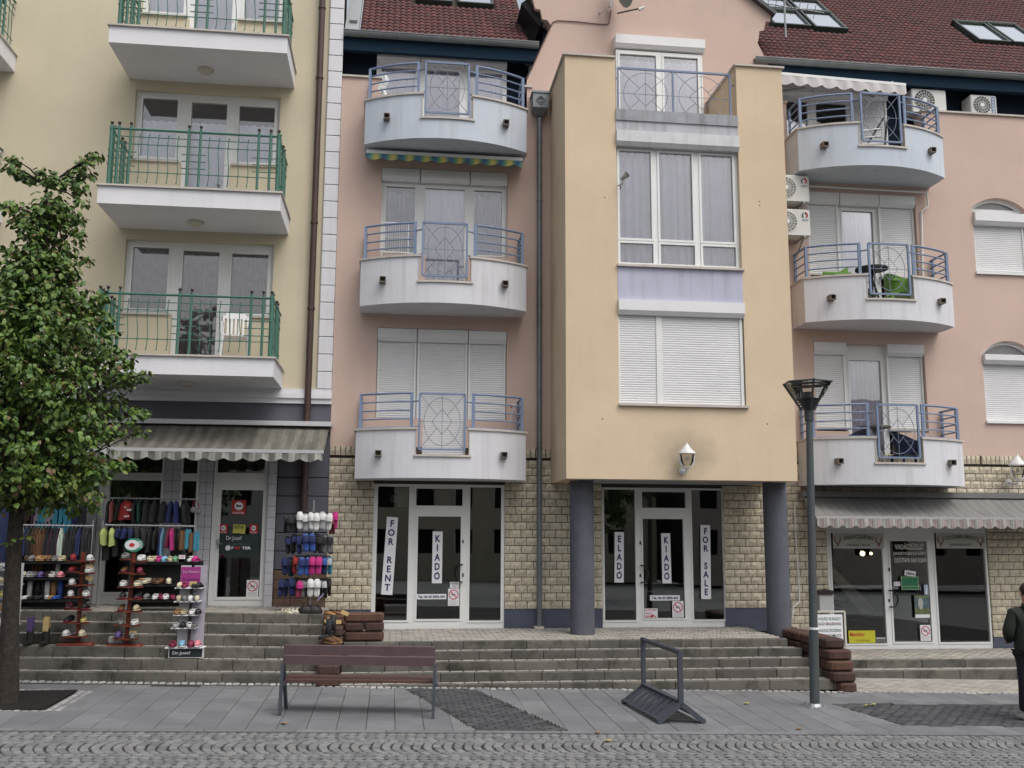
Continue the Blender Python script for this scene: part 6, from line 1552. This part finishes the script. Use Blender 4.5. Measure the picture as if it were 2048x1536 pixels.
card(178,1133,-2.2,'tan card on the right of the left rust-red stand, upper of two'); card(178,1156,-2.2,'tan card on the right of the left rust-red stand, lower of two',rz=12)
t = dpost(252,1288,269,1100,y1,'right rust-red leaning stand of shoe pegs under a round green disc',[
 (252,1117,'sandal','grey','left'),(283,1121,'sandal','white','right'),(250,1144,'trainer','brown','left'),(280,1146,'clog','wine','right'),(248,1172,'sandal','white','left'),(276,1172,'sandal','cream','right'),
 (246,1196,'clog','black','left'),(276,1196,'trainer','black','right'),(243,1221,'trainer','brown','left'),(274,1221,'clog','beige','right'),(241,1248,'sandal','grey','left'),(270,1249,'sandal','white','right'),(238,1274,'clog','purple','left'),(266,1276,'clog','grey','right')],'right',True)
x, z = P(267,1090,-2.16)
def disc(r, y, m_, nm, ox=0, oz=0, ry=.75): b = MB(); b.add([(x+ox,y,z+oz)]+[(x+ox+r*math.cos(2*math.pi*i/24),y,z+oz+r*ry*math.sin(2*math.pi*i/24)) for i in range(24)], [(0,i+1,(i+1)%24+1) for i in range(24)]); return b.build(nm, m_, t)
b = MB().cyl((x,-2.15,z),(x,-2.13,z),.135,None,24); b.v = [(a,c,z+(d-z)*.75) for a,c,d in b.v]; b.build('round_sign', M('sign_green', (.04,.25,.15), .5, .1), t)
disc(.105,-2.152,WHITE,'white_ring',-.022,.0,.72); disc(.04,-2.155,REDI,'red_centre',-.025,0,.75)
lettering('NATURAL', x+.045, x+.125, z-.045, z+.06, -2.156, WHITE, t, .01)
card(266,1266,-2.2,'tan card standing on the lowest peg of the right rust-red stand')
# ---- white stand with pink poster
yw_ = -2.35; x0, zb0 = P(352,1294,yw_); x1 = PX(405,1294,yw_); xm = PX(376,1294,yw_); xt0, zt0 = P(357,1131,yw_); 
t = thing('shoe_stand', (xm,yw_,zb0-.15), 'white shelf stand with pink poster and Dr.Josef plate', 'shoe stand')
WB = M('white_board', (.50,.50,.52), .5, .06)
MB().box(x0,xm-.02,yw_+.05,yw_+.065,zb0,zt0).build('back_panel', WB, t); MB().box(xm+.02,x1,yw_+.05,yw_+.065,zb0,zt0).build('back_panel', M('lilac_board', (.36,.34,.40), .5, .05), t)
MB().box(xm-.018,xm+.018,yw_+.02,yw_+.05,zb0,zt0-.3).build('pole', M('dark_pole', (.06,.04,.04), .5), t)
for i, (a, c, py) in enumerate(((351,406,1175),(349,400,1202),(348,398,1229),(343,393,1255),(331,409,1294))):
    MB().box(PX(a,py,yw_-.1),PX(c,py,yw_-.1),yw_-.16,yw_+.05,PZ(376,py,yw_-.1)-.014,PZ(376,py,yw_-.1)+.0).build('shelf', WHITE, t)
a, c = PX(361,1150,yw_), PX(400,1150,yw_); g, h = PZ(380,1171,yw_), PZ(380,1134,yw_)
pp = MB().box(a,c,yw_+.035,yw_+.045,g,h).build('pink_poster', M('pink_poster', (.30,.035,.20), .6, .1), t)
lettering('Just Mazzoni', a+.02, c-.02, h-.10, h-.05, yw_+.032, M('pale_pink_ink', (.5,.3,.45), .6, 0), t, .01)
lettering('S..sunung', a+.03, c-.01, g+.06, g+.11, yw_+.032, M('violet_ink', (.08,.01,.10), .6, 0), t, .02)
a, c = PX(337,1306,yw_-.12), PX(408,1306,yw_-.12); g, h = PZ(370,1316,yw_-.12), PZ(370,1296.5,yw_-.12)
pl = MB().box(a,c,yw_-.13,yw_-.1,g,h).build('name_plate', WB, t); MB().box(a+.012,c-.025,yw_-.132,yw_-.129,g+.012,h-.01).build('plate_face', M('dark_teal_plate', (.015,.025,.028), .4), t)
lettering('Dr.Josef', a+.06, a+.06+(c-a)*.50, g+.04, h-.04, yw_-.134, WHITE, t, .0)
rows = [(1175,[(361,'cream','clog'),(369,'wine','sandal'),(390,'black','clog'),(400,'black','clog')]),(1201,[(357,'beige','clog'),(369,'grey','clog'),(382,'white','clog'),(394,'cream','clog')]),
        (1228,[(357,'tan','flat'),(370,'beige','flat'),(386,'white','sandal'),(397,'black','flat')]),(1254,[(354,'silver','flat'),(366,'black','flat'),(378,'white','flat'),(389,'grey','flat')]),(1293,[(345,'wine','flat'),(364,'lightblue','clog'),(383,'wine','clog'),(397,'pink','clog')])]
for k, (py, r) in enumerate(rows):
    for j, (px, col, kind) in enumerate(r):
        shoe(px, py, yw_-.07, '%s %s, %s from the left on the %s shelf of the white stand' % (col, {'clog':'clog','sandal':'sandal','flat':'slipper'}[kind], ORD[j+1], ORD[k+1]), kind, col, 'white' if col in ('lightblue','pink') else col, rz=U(-15,15), s=.85 if k < 4 else 1.0)
card(386,1167,-2.5,'tan card among the shoes on the top shelf of the white stand')
# ---- rails and shelves before the shop windows
def rail(lab, px0, px1, py, y, posts, ylow):
    x0, z0 = P(px0, py, y); x1, z1 = P(px1, py+ (px1-px0)*.015, y)
    t = thing('clothes_rail', ((x0+x1)/2,y,.98), lab, 'clothes rail', 'clothes rails before the shoe shop')
    MB().cyl((x0,y,z0),(x1,y,z1),.013,None,8).build('top_bar', CHR, t)
    for p in posts: xx = PX(p, py, y); MB().cyl((xx,y,.98),(xx,y,z0+.06),.012,None,8).sph((xx,y,z0+.07),.018,6).build('post', CHR, t)
    for p in posts[-1:]: 
        xx = PX(p, py, y); MB().box(xx-.02,xx+.02,y-.25,y+.25,.985,1.01).build('foot', CHR, t)
    return z0
zr1 = rail('lower chrome clothes rail left of the shop window', 40, 188, 1050, -.95, (42,186), 1200)
zr2 = rail('upper clothes rail under the tree, with turquoise garments', 36, 158, 1004, -.55, (38,156), 1200)
zr3 = rail('upper clothes rail in front of the wide shop window', 209, 396, 996, -.6, (207,396), 1200)
zr4 = rail('lower clothes rail in front of the wide shop window', 211, 391, 1050, -.85, (206,390), 1200)
def garment(px, py0, py1, wpx, y, col, lab, depth=.32, cat='garment', sleeve=True, flare=1.15, second=None):
    x, zt_ = P(px, py0, y); zb_ = PZ(px, py1, y); w_ = wpx*(y-CY)/FPX; L = zt_-zb_
    b = MB(); n = 7; secs = []
    for i in range(n+1):
        u = i/n; hw = w_/2*(.35+.65*min(1,u*4))*(1+(flare-1)*u); hd = depth/2*(.25+.75*min(1,u*5)); k = 10; ph = px*1.7
        secs.append([(x+.012*math.sin(u*3+ph)+hw*math.cos(2*math.pi*j/k)*(1+.22*math.sin(3*j+ph)), y+hd*math.sin(2*math.pi*j/k), zt_-L*u-.015*math.sin(2*j+ph)*u) for j in range(k)])
    loft(b, secs)
    if sleeve: b.cyl((x+w_*.3,y-depth*.35,zt_-.10),(x+w_*.35,y-depth*.42,zt_-L*.75),.028,.02,6)
    o = b.build('garment', [CM('cloth_'+col if False else col, PAL[col], .9)], None, smooth=True)
    hk = MB().tube([(x,y,zt_),(x,y,zt_+.05),(x+.015,y,zt_+.065)],.004,4); 
    hk.build('hanger_hook', CHR, o)
    tag(o, lab, cat, 'clothes hanging before the shoe shop'); return o
PAL.update({'darkbrown':(.05,.028,.018),'rust':(.10,.05,.024),'charcoal':(.022,.022,.026),'mint':(.42,.50,.44),'plum':(.04,.02,.035),'lime':(.36,.43,.15),'floral':(.22,.07,.06),'royal':(.02,.028,.11),'lilacgrey':(.22,.19,.24),'forest':(.02,.08,.05)})
for px, c, py1, w_, lab in ((47,'white',1110,5,'pale garment at the far left end of the lower rail'),(53,'navy',1130,9,'navy garment at the left end of the lower rail'),(62,'charcoal',1125,8,'charcoal garment near the left end of the lower rail'),(70,'darkbrown',1122,8,'dark brown garment beside the rust jackets'),(77,'rust',1150,6,'left rust-brown jacket on the lower rail'),(84,'brown',1150,6,'middle brown jacket of three on the lower rail'),(91,'rust',1165,6,'right rust-brown jacket on the lower rail'),
    (98,'charcoal',1150,7,'charcoal garment right of the brown jackets'),(105,'plum',1155,7,'plum-black garment right of the brown jackets'),(112,'charcoal',1150,7,'dark garment left of the pale green dress'),(118,'plum',1150,5,'plum garment touching the pale green dress'),(125,'mint',1178,10,'long pale green dress hanging through the shoe shelves'),
    (137,'black',1135,8,'black jacket right of the pale green dress'),(145,'charcoal',1132,8,'charcoal jacket over the red clog'),(153,'black',1135,8,'black jacket in the middle of the dark jackets'),(161,'navy',1130,8,'navy-black jacket on the lower rail'),(170,'charcoal',1132,9,'charcoal jacket near the right post'),(180,'black',1130,10,'wide black jacket at the right end of the lower rail')):
    garment(px, 1056, py1, w_, -.95, c, lab)
for px, c, py1, w_, lab in ((52,'charcoal',1052,9,'charcoal trousers on the upper rail by the trunk'),(61,'darkbrown',1052,8,'dark brown top on the upper rail'),(70,'plum',1052,8,'plum-brown top on the upper rail'),(79,'lilacgrey',1053,8,'grey-lilac top left of the turquoise clothes'),(86,'turquoise',1056,7,'leftmost turquoise top on the upper rail under the tree'),(94,'turquoise',1060,8,'second turquoise top from the left'),(101,'lilacgrey',1055,6,'patterned lilac scarf between the turquoise tops'),(108,'lilacgrey',1050,6,'second lilac patterned top on the upper rail'),(116,'turquoise',1062,8,'turquoise top in the middle of the upper rail'),(126,'turquoise',1058,9,'widest turquoise top on the upper rail'),(136,'turquoise',1066,8,'turquoise top with hanging cuffs'),(145,'turquoise',1068,8,'rightmost turquoise top on the upper rail'),(153,'navy',1050,8,'navy top at the right end of the upper rail')):
    garment(px, 1009, py1, w_, -.55, c, lab)
for px, c, py1, w_, lab in ((218,'black',1045,8,'black dress at the left end of the window rail'),(225,'floral',1044,7,'narrow floral dress on the window rail'),(237,'black',1040,8,'black top left of the red floral dress'),(252,'red',1040,26,'wide red floral blouse facing the street'),(272,'black',1046,9,'black top right of the red blouse'),(280,'forest',1043,4,'green edged top beside the red blouse'),(292,'black',1046,14,'wide black jacket on the window rail'),(308,'charcoal',1046,13,'charcoal jacket on the window rail'),(326,'charcoal',1044,14,'dark jacket under two white tags'),(341,'navy',1045,10,'navy jacket left of the blue skirt'),(354,'royal',1046,10,'royal blue skirt with pink hem'),(372,'black',1046,16,'black coat at the right end of the window rail')):
    garment(px, 1002, py1, w_, -.6, c, lab, depth=.2 if c == 'red' else .3, sleeve=False)
b = MB()
for i in range(9): 
    x, z = P(246+U(0,18), 1012+U(0,22), -.73); b.sph((x,-.715,z), .018, 5, (1,.3,1))
tag(b.build('blossom_print', CM('white', PAL['white'])), 'pale blossom pattern on the red floral blouse', 'pattern')
for px, c, py1, w_, lab in ((209,'lime',1090,12,'left yellow-green top on the lower window rail'),(225,'lime',1092,11,'right yellow-green top on the lower window rail'),(238,'navy',1075,9,'navy patterned top beside the yellow-green tops'),(248,'royal',1078,9,'dark blue patterned top left of the disc'),(262,'navy',1076,8,'navy top behind the disc'),(276,'charcoal',1080,10,'charcoal top right of the disc'),(288,'charcoal',1095,10,'dark lace top on the lower window rail'),(300,'black',1105,9,'black top on the lower window rail'),(312,'black',1100,8,'black top left of the blue scarf'),(322,'royal',1115,6,'royal blue scarf on the lower window rail'),(327,'lightblue',1118,3,'long thin light blue scarf'),(337,'wine',1095,6,'wine red top right of the blue scarf'),(346,'fuchsia',1100,7,'bright pink top on the lower window rail')):
    garment(px, 1056, py1, w_, -.85, c, lab, sleeve=False, depth=.25)
for i, (px, py, c, lab) in enumerate(((366,1058,'brown','brown flip-flop bundle at the right end of the lower window rail'),(377,1056,'turquoise','turquoise flip-flop bundle between brown ones'),(385,1062,'brown','second brown flip-flop bundle'),(394,1060,'turquoise','rightmost turquoise flip-flop bundle'))):
    x, z = P(px, py, -.95); b = MB()
    for k in (-1,1): loft(b, [[(x+k*.02+.03*math.cos(2*math.pi*j/8)*q, -.95+.015*math.sin(2*math.pi*j/8)+k*.01, z-u) for j in range(8)] for u, q in ((.02,.5),(.08,1),(.2,.9),(.3,1.05),(.34,.6))])
    tag(b.build('flip_flops', CM(c, PAL[c])), lab, 'flip-flops', 'flip-flop bundles')
x, z = P(391,1010,-.7); b = MB().sph((x-.03,-.7,z-.08),.055,8,(1,.7,1)).sph((x+.05,-.68,z-.10),.055,8,(1,.7,1)); o = b.build('bra', CM('grey', PAL['grey']), smooth=True); MB().tube([(x-.05,-.7,z-.04),(x-.02,-.72,z+.06),(x+.02,-.72,z+.07),(x+.06,-.7,z-.05)],.008,5).build('strap', CM('wine', PAL['wine']), o); tag(o, 'grey bra with wine red straps hanging at the right end of the window rail', 'bra')
x, z = P(8,1005,-1.0); garment(8,1005,1122,20,-1.0,'navy','large navy garment at the left edge of the photo behind the trunk', depth=.4)
def shelf(lab, px0, px1, pys, y, depth=.22):
    x0, x1 = PX(px0,pys[0],y), PX(px1,pys[0],y); t = thing('shoe_shelf', ((x0+x1)/2,y,.98), lab, 'shoe shelf', 'black shoe shelves')
    for x in (x0,x1): MB().box(x-.02,x+.02,y-depth/2,y+depth/2,.98,PZ(px0,pys[0],y)+.02).build('side', BLK, t)
    MB().box(x0+.02,x1-.02,y+depth/2-.015,y+depth/2,1.05,PZ(px0,pys[0],y)-.03).build('back_panel', BLK, t)  # black board added to darken the space behind the shelf
    for p in pys: z = PZ((px0+px1)/2,p,y); MB().box(x0,x1,y-depth/2,y+depth/2,z-.035,z).build('board', BLK, t)
    return t
shelf('black shoe shelf behind the left rust-red stand', 45, 172, (1123,1155,1199), -1.15)
shelf('black shoe shelf between the right rust-red stand and the white stand', 268, 402, (1124,1168,1199), -1.15)
def line(py, y, items, where):
    for j, (px, col, kind) in enumerate(items):
        shoe(px, py, y, '%s %s, %s from the left on the %s' % (col, {'clog':'shoe','trainer':'trainer','sandal':'sandal','flat':'slipper','boot':'boot'}[kind], ORD[j+1], where), kind, col, {'red':'wine'}.get(col, col), rz=U(-25,25), s=.95)
for px, py1, lab in ((214,1120,'added black filler behind the yellow-green tops'),(232,1112,'added black filler between the yellow-green and navy tops'),(256,1118,'added black filler left of the round disc'),(270,1114,'added black filler right of the round disc'),(295,1120,'added black filler left of the blue scarf'),(318,1112,'added black filler behind the blue scarf'),(353,1116,'added black filler right of the bright pink top'),(361,1118,'added black filler left of the flip-flop bundles')):
    garment(px, 1056, py1, 13, -.72, 'black', lab, sleeve=False, depth=.2)  # black filler cloth added to darken the gaps behind the rail
line(1122,-1.17,[(54,'darkbrown','clog'),(68,'grey','clog'),(82,'tan','clog'),(90,'tan','sandal'),(101,'brown','clog'),(112,'grey','sandal'),(124,'beige','sandal')],'top board of the left black shelf')
line(1154,-1.17,[(50,'cream','clog'),(60,'silver','flat'),(71,'grey','sandal'),(84,'purple','clog'),(98,'darkbrown','flat'),(109,'white','flat'),(123,'pink','clog')],'middle board of the left black shelf')
line(1198,-1.17,[(53,'white','boot'),(68,'black','boot'),(80,'charcoal','boot'),(94,'white','boot'),(103,'tan','boot'),(114,'blue','boot')],'lowest board of the left black shelf')
line(1123,-1.17,[(299,'cream','sandal'),(308,'beige','sandal'),(319,'fuchsia','sandal'),(331,'lightblue','clog'),(340,'beige','sandal'),(351,'green','clog'),(374,'black','sandal'),(384,'white','sandal'),(393,'fuchsia','clog')],'top board of the right black shelf')
line(1167,-1.17,[(283,'tan','sandal'),(294,'cream','sandal'),(308,'darkbrown','clog'),(320,'brown','sandal'),(337,'cream','clog')],'middle board of the right black shelf')
line(1198,-1.17,[(296,'grey','clog'),(313,'white','sandal'),(322,'wine','sandal'),(332,'white','sandal'),(345,'wine','trainer')],'lowest board of the right black shelf')
card(364,1114,-1.27,'white card on the top board of the right black shelf',.10,.06,WHITE,0,'1990')
x0,z0 = P(312,1192,-.3); x1,z1 = P(350,1170,-.3); tag(box('white_box', WB, x0,x1,-.3,-.1,z0,z1+0), 'white box behind the right black shoe shelf', 'box')
# ---- chrome hand trucks, big boots on the steps
x,z = P(165,1204,-1.1)
t = thing('luggage_cart', (x,-1.1,.98), 'folded chrome luggage carts standing beside the left clothes rail', 'luggage cart')
for k in (-.07,-.02,.03,.08): MB().tube([(x+k,-1.1,z+.02),(x+k,-1.1,z+.2),(x+k+.02,-1.1,z+.2),(x+k+.02,-1.1,z+.02)],.007,5).build('tube_frame', CHR, t); MB().cyl((x+k-.0,-1.13,z+.03),(x+k-.0,-1.07,z+.03),.03,None,8).build('wheel', BLK, t)
for px, lab, c, top in ((57,'tall black boot with purple wrapping standing on the steps','black','purple'),(89,'tall black boot with a tan label standing on the steps','black','tan')):
    x, z = P(px+3, 1291, -2.15); o = MB().cyl((x-.02,-2.1,z+.03),(x-.03,-2.1,z+.24),.055,.05,10); loft(o, [[(x+.045*q*math.cos(2*math.pi*j/8)-.02, -2.1-u, z+.035+.035*math.sin(2*math.pi*j/8)*q) for j in range(8)] for u, q in ((-.05,.9),(.05,1.1),(.15,1),(.22,.6))])
    o = o.build('boot', CM(c, PAL[c]), smooth=True); tag(o, lab, 'boot', 'tall boots on the steps')
    MB().box(x-.065,x+.01,-2.15,-2.06,z+.2,z+.40).build('label' if top == 'tan' else 'wrapping', CARD if top == 'tan' else CM('purple', (.16,.14,.45)), o)
# ---- white rack at the left edge
yR = -2.3; x0, x1 = PX(-70,1200,yR), PX(40,1200,yR); zb_ = PZ(20,1287,yR); zt_ = PZ(20,1126,yR)
t = thing('shoe_rack', ((x0+x1)/2,yR,zb_), 'white metal shoe rack at the left edge, partly behind the tree trunk', 'shoe rack')
for x in (x0,x1): MB().box(x-.012,x+.012,yR-.02,yR+.02,zb_,zt_).build('upright', WHITE, t)
for p in (1168,1195,1222,1248,1287): z = PZ(10,p,yR); MB().box(x0,x1,yR-.15,yR+.12,z-.012,z).build('shelf', WHITE, t)
MB().box(PX(-40,1140,yR-.02),PX(16,1140,yR-.02),yR-.02,yR-.01,PZ(5,1141,yR),PZ(5,1126,yR)).build('header', WHITE, t); lettering('EXX', PX(-14,1135,yR-.03), PX(13,1135,yR-.03), PZ(5,1139,yR), PZ(5,1132,yR), yR-.025, BLACK, t, .03)
MB().box(PX(33.5,1140,yR-.03),PX(40.5,1140,yR-.03),yR-.03,yR-.02,PZ(36,1160,yR),PZ(36,1125,yR)).build('label_strip', WHITE, t); MB().box(PX(33.5,1140,yR-.03),PX(38,1140,yR-.03),yR-.035,yR-.031,PZ(36,1136,yR),PZ(36,1125,yR)).build('label_red', REDI, t)
for j, (px, py, c, k) in enumerate(((3,1166,'beige','clog'),(-12,1166,'black','clog'),(4,1193,'yellow','sandal'),(3,1221,'tan','flat'),(5,1247,'white','sandal'),(4,1286,'lightblue','clog'),(14,1286,'white','sandal'))):
    shoe(px, py, yR-.08, '%s %s on the %s row of the white rack at the left edge' % (c, {'clog':'shoe','sandal':'sandal','flat':'slipper'}[k], ORD[[1,1,2,3,4,5,5][j]])+(', left one' if j in (1,) else ''), k, c, c, rz=U(-20,20), s=.9)
# ---- revolving slipper stand
yc_ = -.95; xc_, zc_ = P(620,1224,yc_); ztop = PZ(622,1000,yc_)
t = thing('slipper_stand', (xc_,yc_,.95), 'revolving wire stand hung with four tiers of coloured slippers beside the grey pier', 'slipper stand')
MB().cyl((xc_,yc_,.955),(xc_,yc_,ztop),.014,None,8).build('pole', CHR, t)
for py in (1026,1071,1112,1158):
    z = PZ(620,py,yc_); q = [(xc_+.30*math.cos(2*math.pi*i/20),yc_+.30*math.sin(2*math.pi*i/20),z) for i in range(21)]; b = MB().tube(q,.006,4)
    for i in range(6): b.cyl((xc_,yc_,z),q[i*3],.005,None,4)
    b.build('wire_ring', BLK, t)
def slipper_mesh(L=.235, w_=.092):
    b = MB(); 
    prof = [(0,.55),(.12,.9),(.3,1),(.5,.84),(.7,.88),(.88,.85),(1,.5)]
    loft(b, [[(w_/2*q*math.cos(2*math.pi*j/10), .010*math.sin(2*math.pi*j/10)+.004, -L*u) for j in range(10)] for u, q in prof])
    b.cur = 1; v = []; n = 8
    for i in range(n+1):
        a = math.pi*i/n
        for u in (.10,.22,.36,.46): v.append((w_*.53*math.cos(a)*(1 if u > .15 else .85), -.008-.045*math.sin(a)*(1 if u > .15 else .6), -L*u))
    b.add(v, [(4*i+k,4*i+k+1,4*i+5+k,4*i+4+k) for i in range(n) for k in range(3)]); return b
SLC = {}
def slipper(px, py, yo, c, c2, lab, pair=True, rz=0, s=1.0, tilt=0):
    k = (c, c2)
    if k not in SLC:
        b = slipper_mesh(); SLC[k] = b.mesh('slipper', [CM(c, PAL[c]), CM(c2, PAL[c2])]); SLC[k].polygons.foreach_set('use_smooth', [True]*len(SLC[k].polygons))
    x, z = P(px, py, yc_+yo)
    for i, dx in enumerate((-.042,.042) if pair else (0,)):
        o = bpy.data.objects.new('slipper', SLC[k]); link(o, None, TRS((x+dx*s*math.cos(math.radians(rz)),yc_+yo+dx*math.sin(math.radians(rz)),z), (0,math.radians(tilt),math.radians(rz)), (s,s,s)))
        tag(o, lab+(', left of its pair' if i == 0 else ', right of its pair') if pair else lab, 'slipper', 'slippers on the revolving stand')
tiers = [(1030,[(577,-.1,'charcoal','black','black slipper at the left of the top tier',True,50),(600,-.28,'white','white','first white slipper from the left on the top tier',False,10),(611,-.27,'silver','white','second white slipper on the top tier, greyish sole',False,-10),(622,-.3,'white','white','third white slipper on the top tier',False,5),(634,-.31,'white','white','fourth white slipper on the top tier',False,0),(645,-.3,'silver','white','fifth white slipper on the top tier, turned a little',False,-15),(654,-.26,'white','white','white pair near the right end of the top tier',True,-10),(671,-.14,'fuchsia','fuchsia','bright pink slipper at the right end of the top tier',False,-30)]),
 (1074,[(580,-.12,'charcoal','navy','dark slipper with white tag at the left of the second tier',True,50),(598,-.25,'royal','navy','turned blue slipper on the second tier',False,35),(617,-.32,'blue','navy','blue pair with white stripe on the second tier',True,0),(636,-.28,'charcoal','charcoal','turned black pair on the second tier',True,-30),(655,-.22,'grey','charcoal','dark grey pair with white stripe on the second tier',True,-20)]),
 (1116,[(574,-.1,'navy','navy','left navy pair on the third tier',True,35),(591,-.2,'red','red','red slipper edge on the third tier',False,60),(611,-.3,'blue','royal','blue pair on the third tier',True,15),(632,-.32,'fuchsia','fuchsia','bright pink pair in the middle of the third tier',True,0),(655,-.2,'turquoise','silver','turquoise slipper at the right of the third tier',True,-35)]),
 (1162,[(569,-.05,'navy','navy','navy pair at the left of the lowest tier',True,40),(583,-.2,'royal','navy','dark blue slipper on the lowest tier',False,10),(601,-.28,'wine','fuchsia','raspberry slipper on the lowest tier',False,20),(609,-.25,'grey','grey','grey slipper behind the raspberry one',False,60),(628,-.32,'white','white','white pair in the middle of the lowest tier',True,0),(644,-.2,'black','silver','black pair right of the white pair on the lowest tier',True,-40),(656,-.1,'darkbrown','black','dark brown pair at the right end of the lowest tier',True,-60)])]
for py, r in tiers:
    for px, yo, c, c2, lab, pair, rz in r: slipper(px, py-4+U(-3,3), yo, c, c2, lab, pair, rz+U(-8,8), 1.22, U(-7,7))
for px, py, yo, c, c2, lab, rz in ((588,1031,-.2,'black','charcoal','black pair left of the white ones on the top tier',30),(663,1033,-.1,'wine','wine','wine red pair behind the pink one on the top tier',-60),
    (590,1073,-.1,'black','navy','black pair turned sideways at the left of the second tier',70),(628,1071,-.22,'black','black','black pair behind the blue one on the second tier',10),(662,1072,-.05,'charcoal','black','dark pair at the far right of the second tier',-70),
    (584,1117,-.05,'navy','black','dark blue pair turned sideways on the third tier',70),(621,1114,-.2,'black','black','black pair behind the pink one on the third tier',20),(645,1115,-.22,'navy','blue','navy pair right of the bright pink one on the third tier',-25),
    (592,1160,-.12,'black','black','black pair turned sideways on the lowest tier',70),(618,1160,-.2,'charcoal','black','charcoal pair left of the white pair on the lowest tier',30),(651,1160,-.08,'black','charcoal','black pair at the far right of the lowest tier',-70)):
    slipper(px, py-3+U(-3,3), yo, c, c2, lab, True, rz, 1.25, U(-8,8))
# slippers and bags at the foot of the stand
for i in range(7):
    px = 566+i*7; shoe(px, 1227+ (i%2), -1.25, ['cream slipper lying at the left end of the heap by the slipper stand','second slipper in the heap by the slipper stand','third slipper in the heap by the slipper stand','fourth slipper in the heap by the slipper stand','black-soled slipper in the middle of the heap','sixth slipper in the heap by the slipper stand','rightmost slipper in the heap, beside the black bags'][i], 'flat', ['cream','cream','white','cream','black','cream','grey'][i], 'cream', rz=60+U(-20,20), s=.95, tilt=U(-10,10))
for px, w_, lab in ((612,.13,'left black handbag on the terrace edge'),(628,.13,'right black handbag on the terrace edge')):
    x, z = P(px, 1229, -1.28); b = MB(); loft(b, [[(x+w_*q*math.cos(2*math.pi*j/10)*(1+.1*math.sin(j*2)), -1.28+.07*q*math.sin(2*math.pi*j/10), z+u) for j in range(10)] for u, q in ((0,.9),(.06,1.05),(.11,.8),(.14,.35))])
    o = b.build('handbag', CM('black', PAL['black'], .4), smooth=True); MB().tube([(x-.06,-1.3,z+.12),(x-.03,-1.32,z+.18),(x+.04,-1.32,z+.17),(x+.07,-1.3,z+.11)],.007,5).build('handle', CM('black', PAL['black']), o); tag(o, lab, 'handbag', 'black handbags')
x, z = P(641,1196,-1.2); b = MB().bar((x-.05,-1.2,z-.04),(x+.05,-1.2,z+.07),.035,.02); tag(b.build('shoe_box_label', CM('lilac', (.25,.22,.4))), 'small lilac packet below the slipper stand', 'packet')
# boots on the brown block wall
zt_ = 1.0
for px, py, y, kind, c, lab, rz, s in ((660,1233,-1.75,'trainer','tan','tan shoe on top of the brown block wall',50,.95),(672,1232,-1.7,'trainer','brown','brown shoe on top of the brown block wall',60,1.0),(684,1231,-1.65,'trainer','brown','brown shoe with tan card on top of the brown block wall',70,.95),
    (650,1278,-2.5,'boot','charcoal','front black lace boot on the brown block wall',-35,1.0),(660,1270,-2.3,'boot','black','rear black lace boot on the brown block wall',-30,1.0),(660,1287,-2.7,'trainer','rust','rust brown low boot left on the brown block wall',40,1.05),(670,1285,-2.62,'trainer','brown','brown low boot right on the brown block wall',45,1.05)):
    shoe(px, py, y, lab, kind, c, 'tan' if c in ('brown','rust') else c, rz=rz, s=s, group='shoes on the brown block wall')
card(690,1226,-1.95,'tan and white card on the shoes on top of the brown block wall',.12,.06,rz=25); card(655,1241,-2.0,'tilted tan card on the brown block wall',.09,.07,rz=-40); card(676,1244,-2.0,'tan card at the right on the brown block wall',.10,.06)
# ================================================================== ACROSS THE SQUARE (seen only as reflections)
def far_house(x0, x1, y, h, mat, lab):
    t = thing('town_house', ((x0+x1)/2,y,0), lab, 'building'); hs_ = []
    n = int((x1-x0)/2.6)
    for k in range(int(h/3)):
        for i in range(n): hs_.append((x0+.8+i*2.6, x0+2.0+i*2.6, .9+k*3, 2.5+k*3))
    b = MB(); wall(b, x0, x1, -1, h, y, y-.3, hs_); b.build('wall', mat, t); box('dark_rooms', INT2, x0, x1, y-8, y-.5, -1, h, t)
    for q in hs_: box('window', PVC, q[0], q[0]+.1, y-.3, y-.2, q[2], q[3], t)
    MB().add([(x0-.3,y+.6,h),(x1+.3,y+.6,h),(x1+.3,y-5,h+4),(x0-.3,y-5,h+4)],[(0,1,2,3)]).build('roof', TL_[1], t)
far_house(-42,-8,-46,7.5,M('far_grey_wall', (.42,.40,.38), .9, .1, 2),'grey two-storey house across the square'); far_house(-7,18,-48,6.5,M('far_ochre_wall', (.50,.44,.34), .9, .1, 2),'ochre house across the square'); far_house(19,52,-44,8,M('far_rose_wall', (.44,.35,.32), .9, .1, 2),'rose house across the square')
LD = M('far_leaf', (.07,.11,.035), .7, .2, 10)
for i, (x, y, h, r, lab) in enumerate(((-13,-27,8.5,3,'round-crowned tree across the square, left one'),(9,-25.5,8,2.8,'round-crowned tree across the square, right one'),(20,-30,9,3.4,'large tree across the square'),(-18,-30,9,3.4,'tree across the square towards the left'))):
    t = thing('square_tree', (x,y,0), lab, 'tree'); MB().cyl((x,y,-.5),(x,y,h*.6),.2,.1,8).build('trunk', BK, t); b = MB()
    for k in range(900):
        d = Vector((random.gauss(0,1),random.gauss(0,1),random.gauss(0,1))); d.normalize(); p = Vector((x,y,h*.62))+Vector((d.x*r,d.y*r,d.z*h*.36))*(rnd()**.4); s = .28
        e = Euler((U(0,3),U(0,3),U(0,3))).to_matrix(); b.add([p+e@Vector(q) for q in ((-s,0,0),(0,-s*.7,.05),(s,0,0),(0,s*.7,.05))],[(0,1,2,3)])
    b.build('crown', LD, t)
bpy.context.view_layer.update()
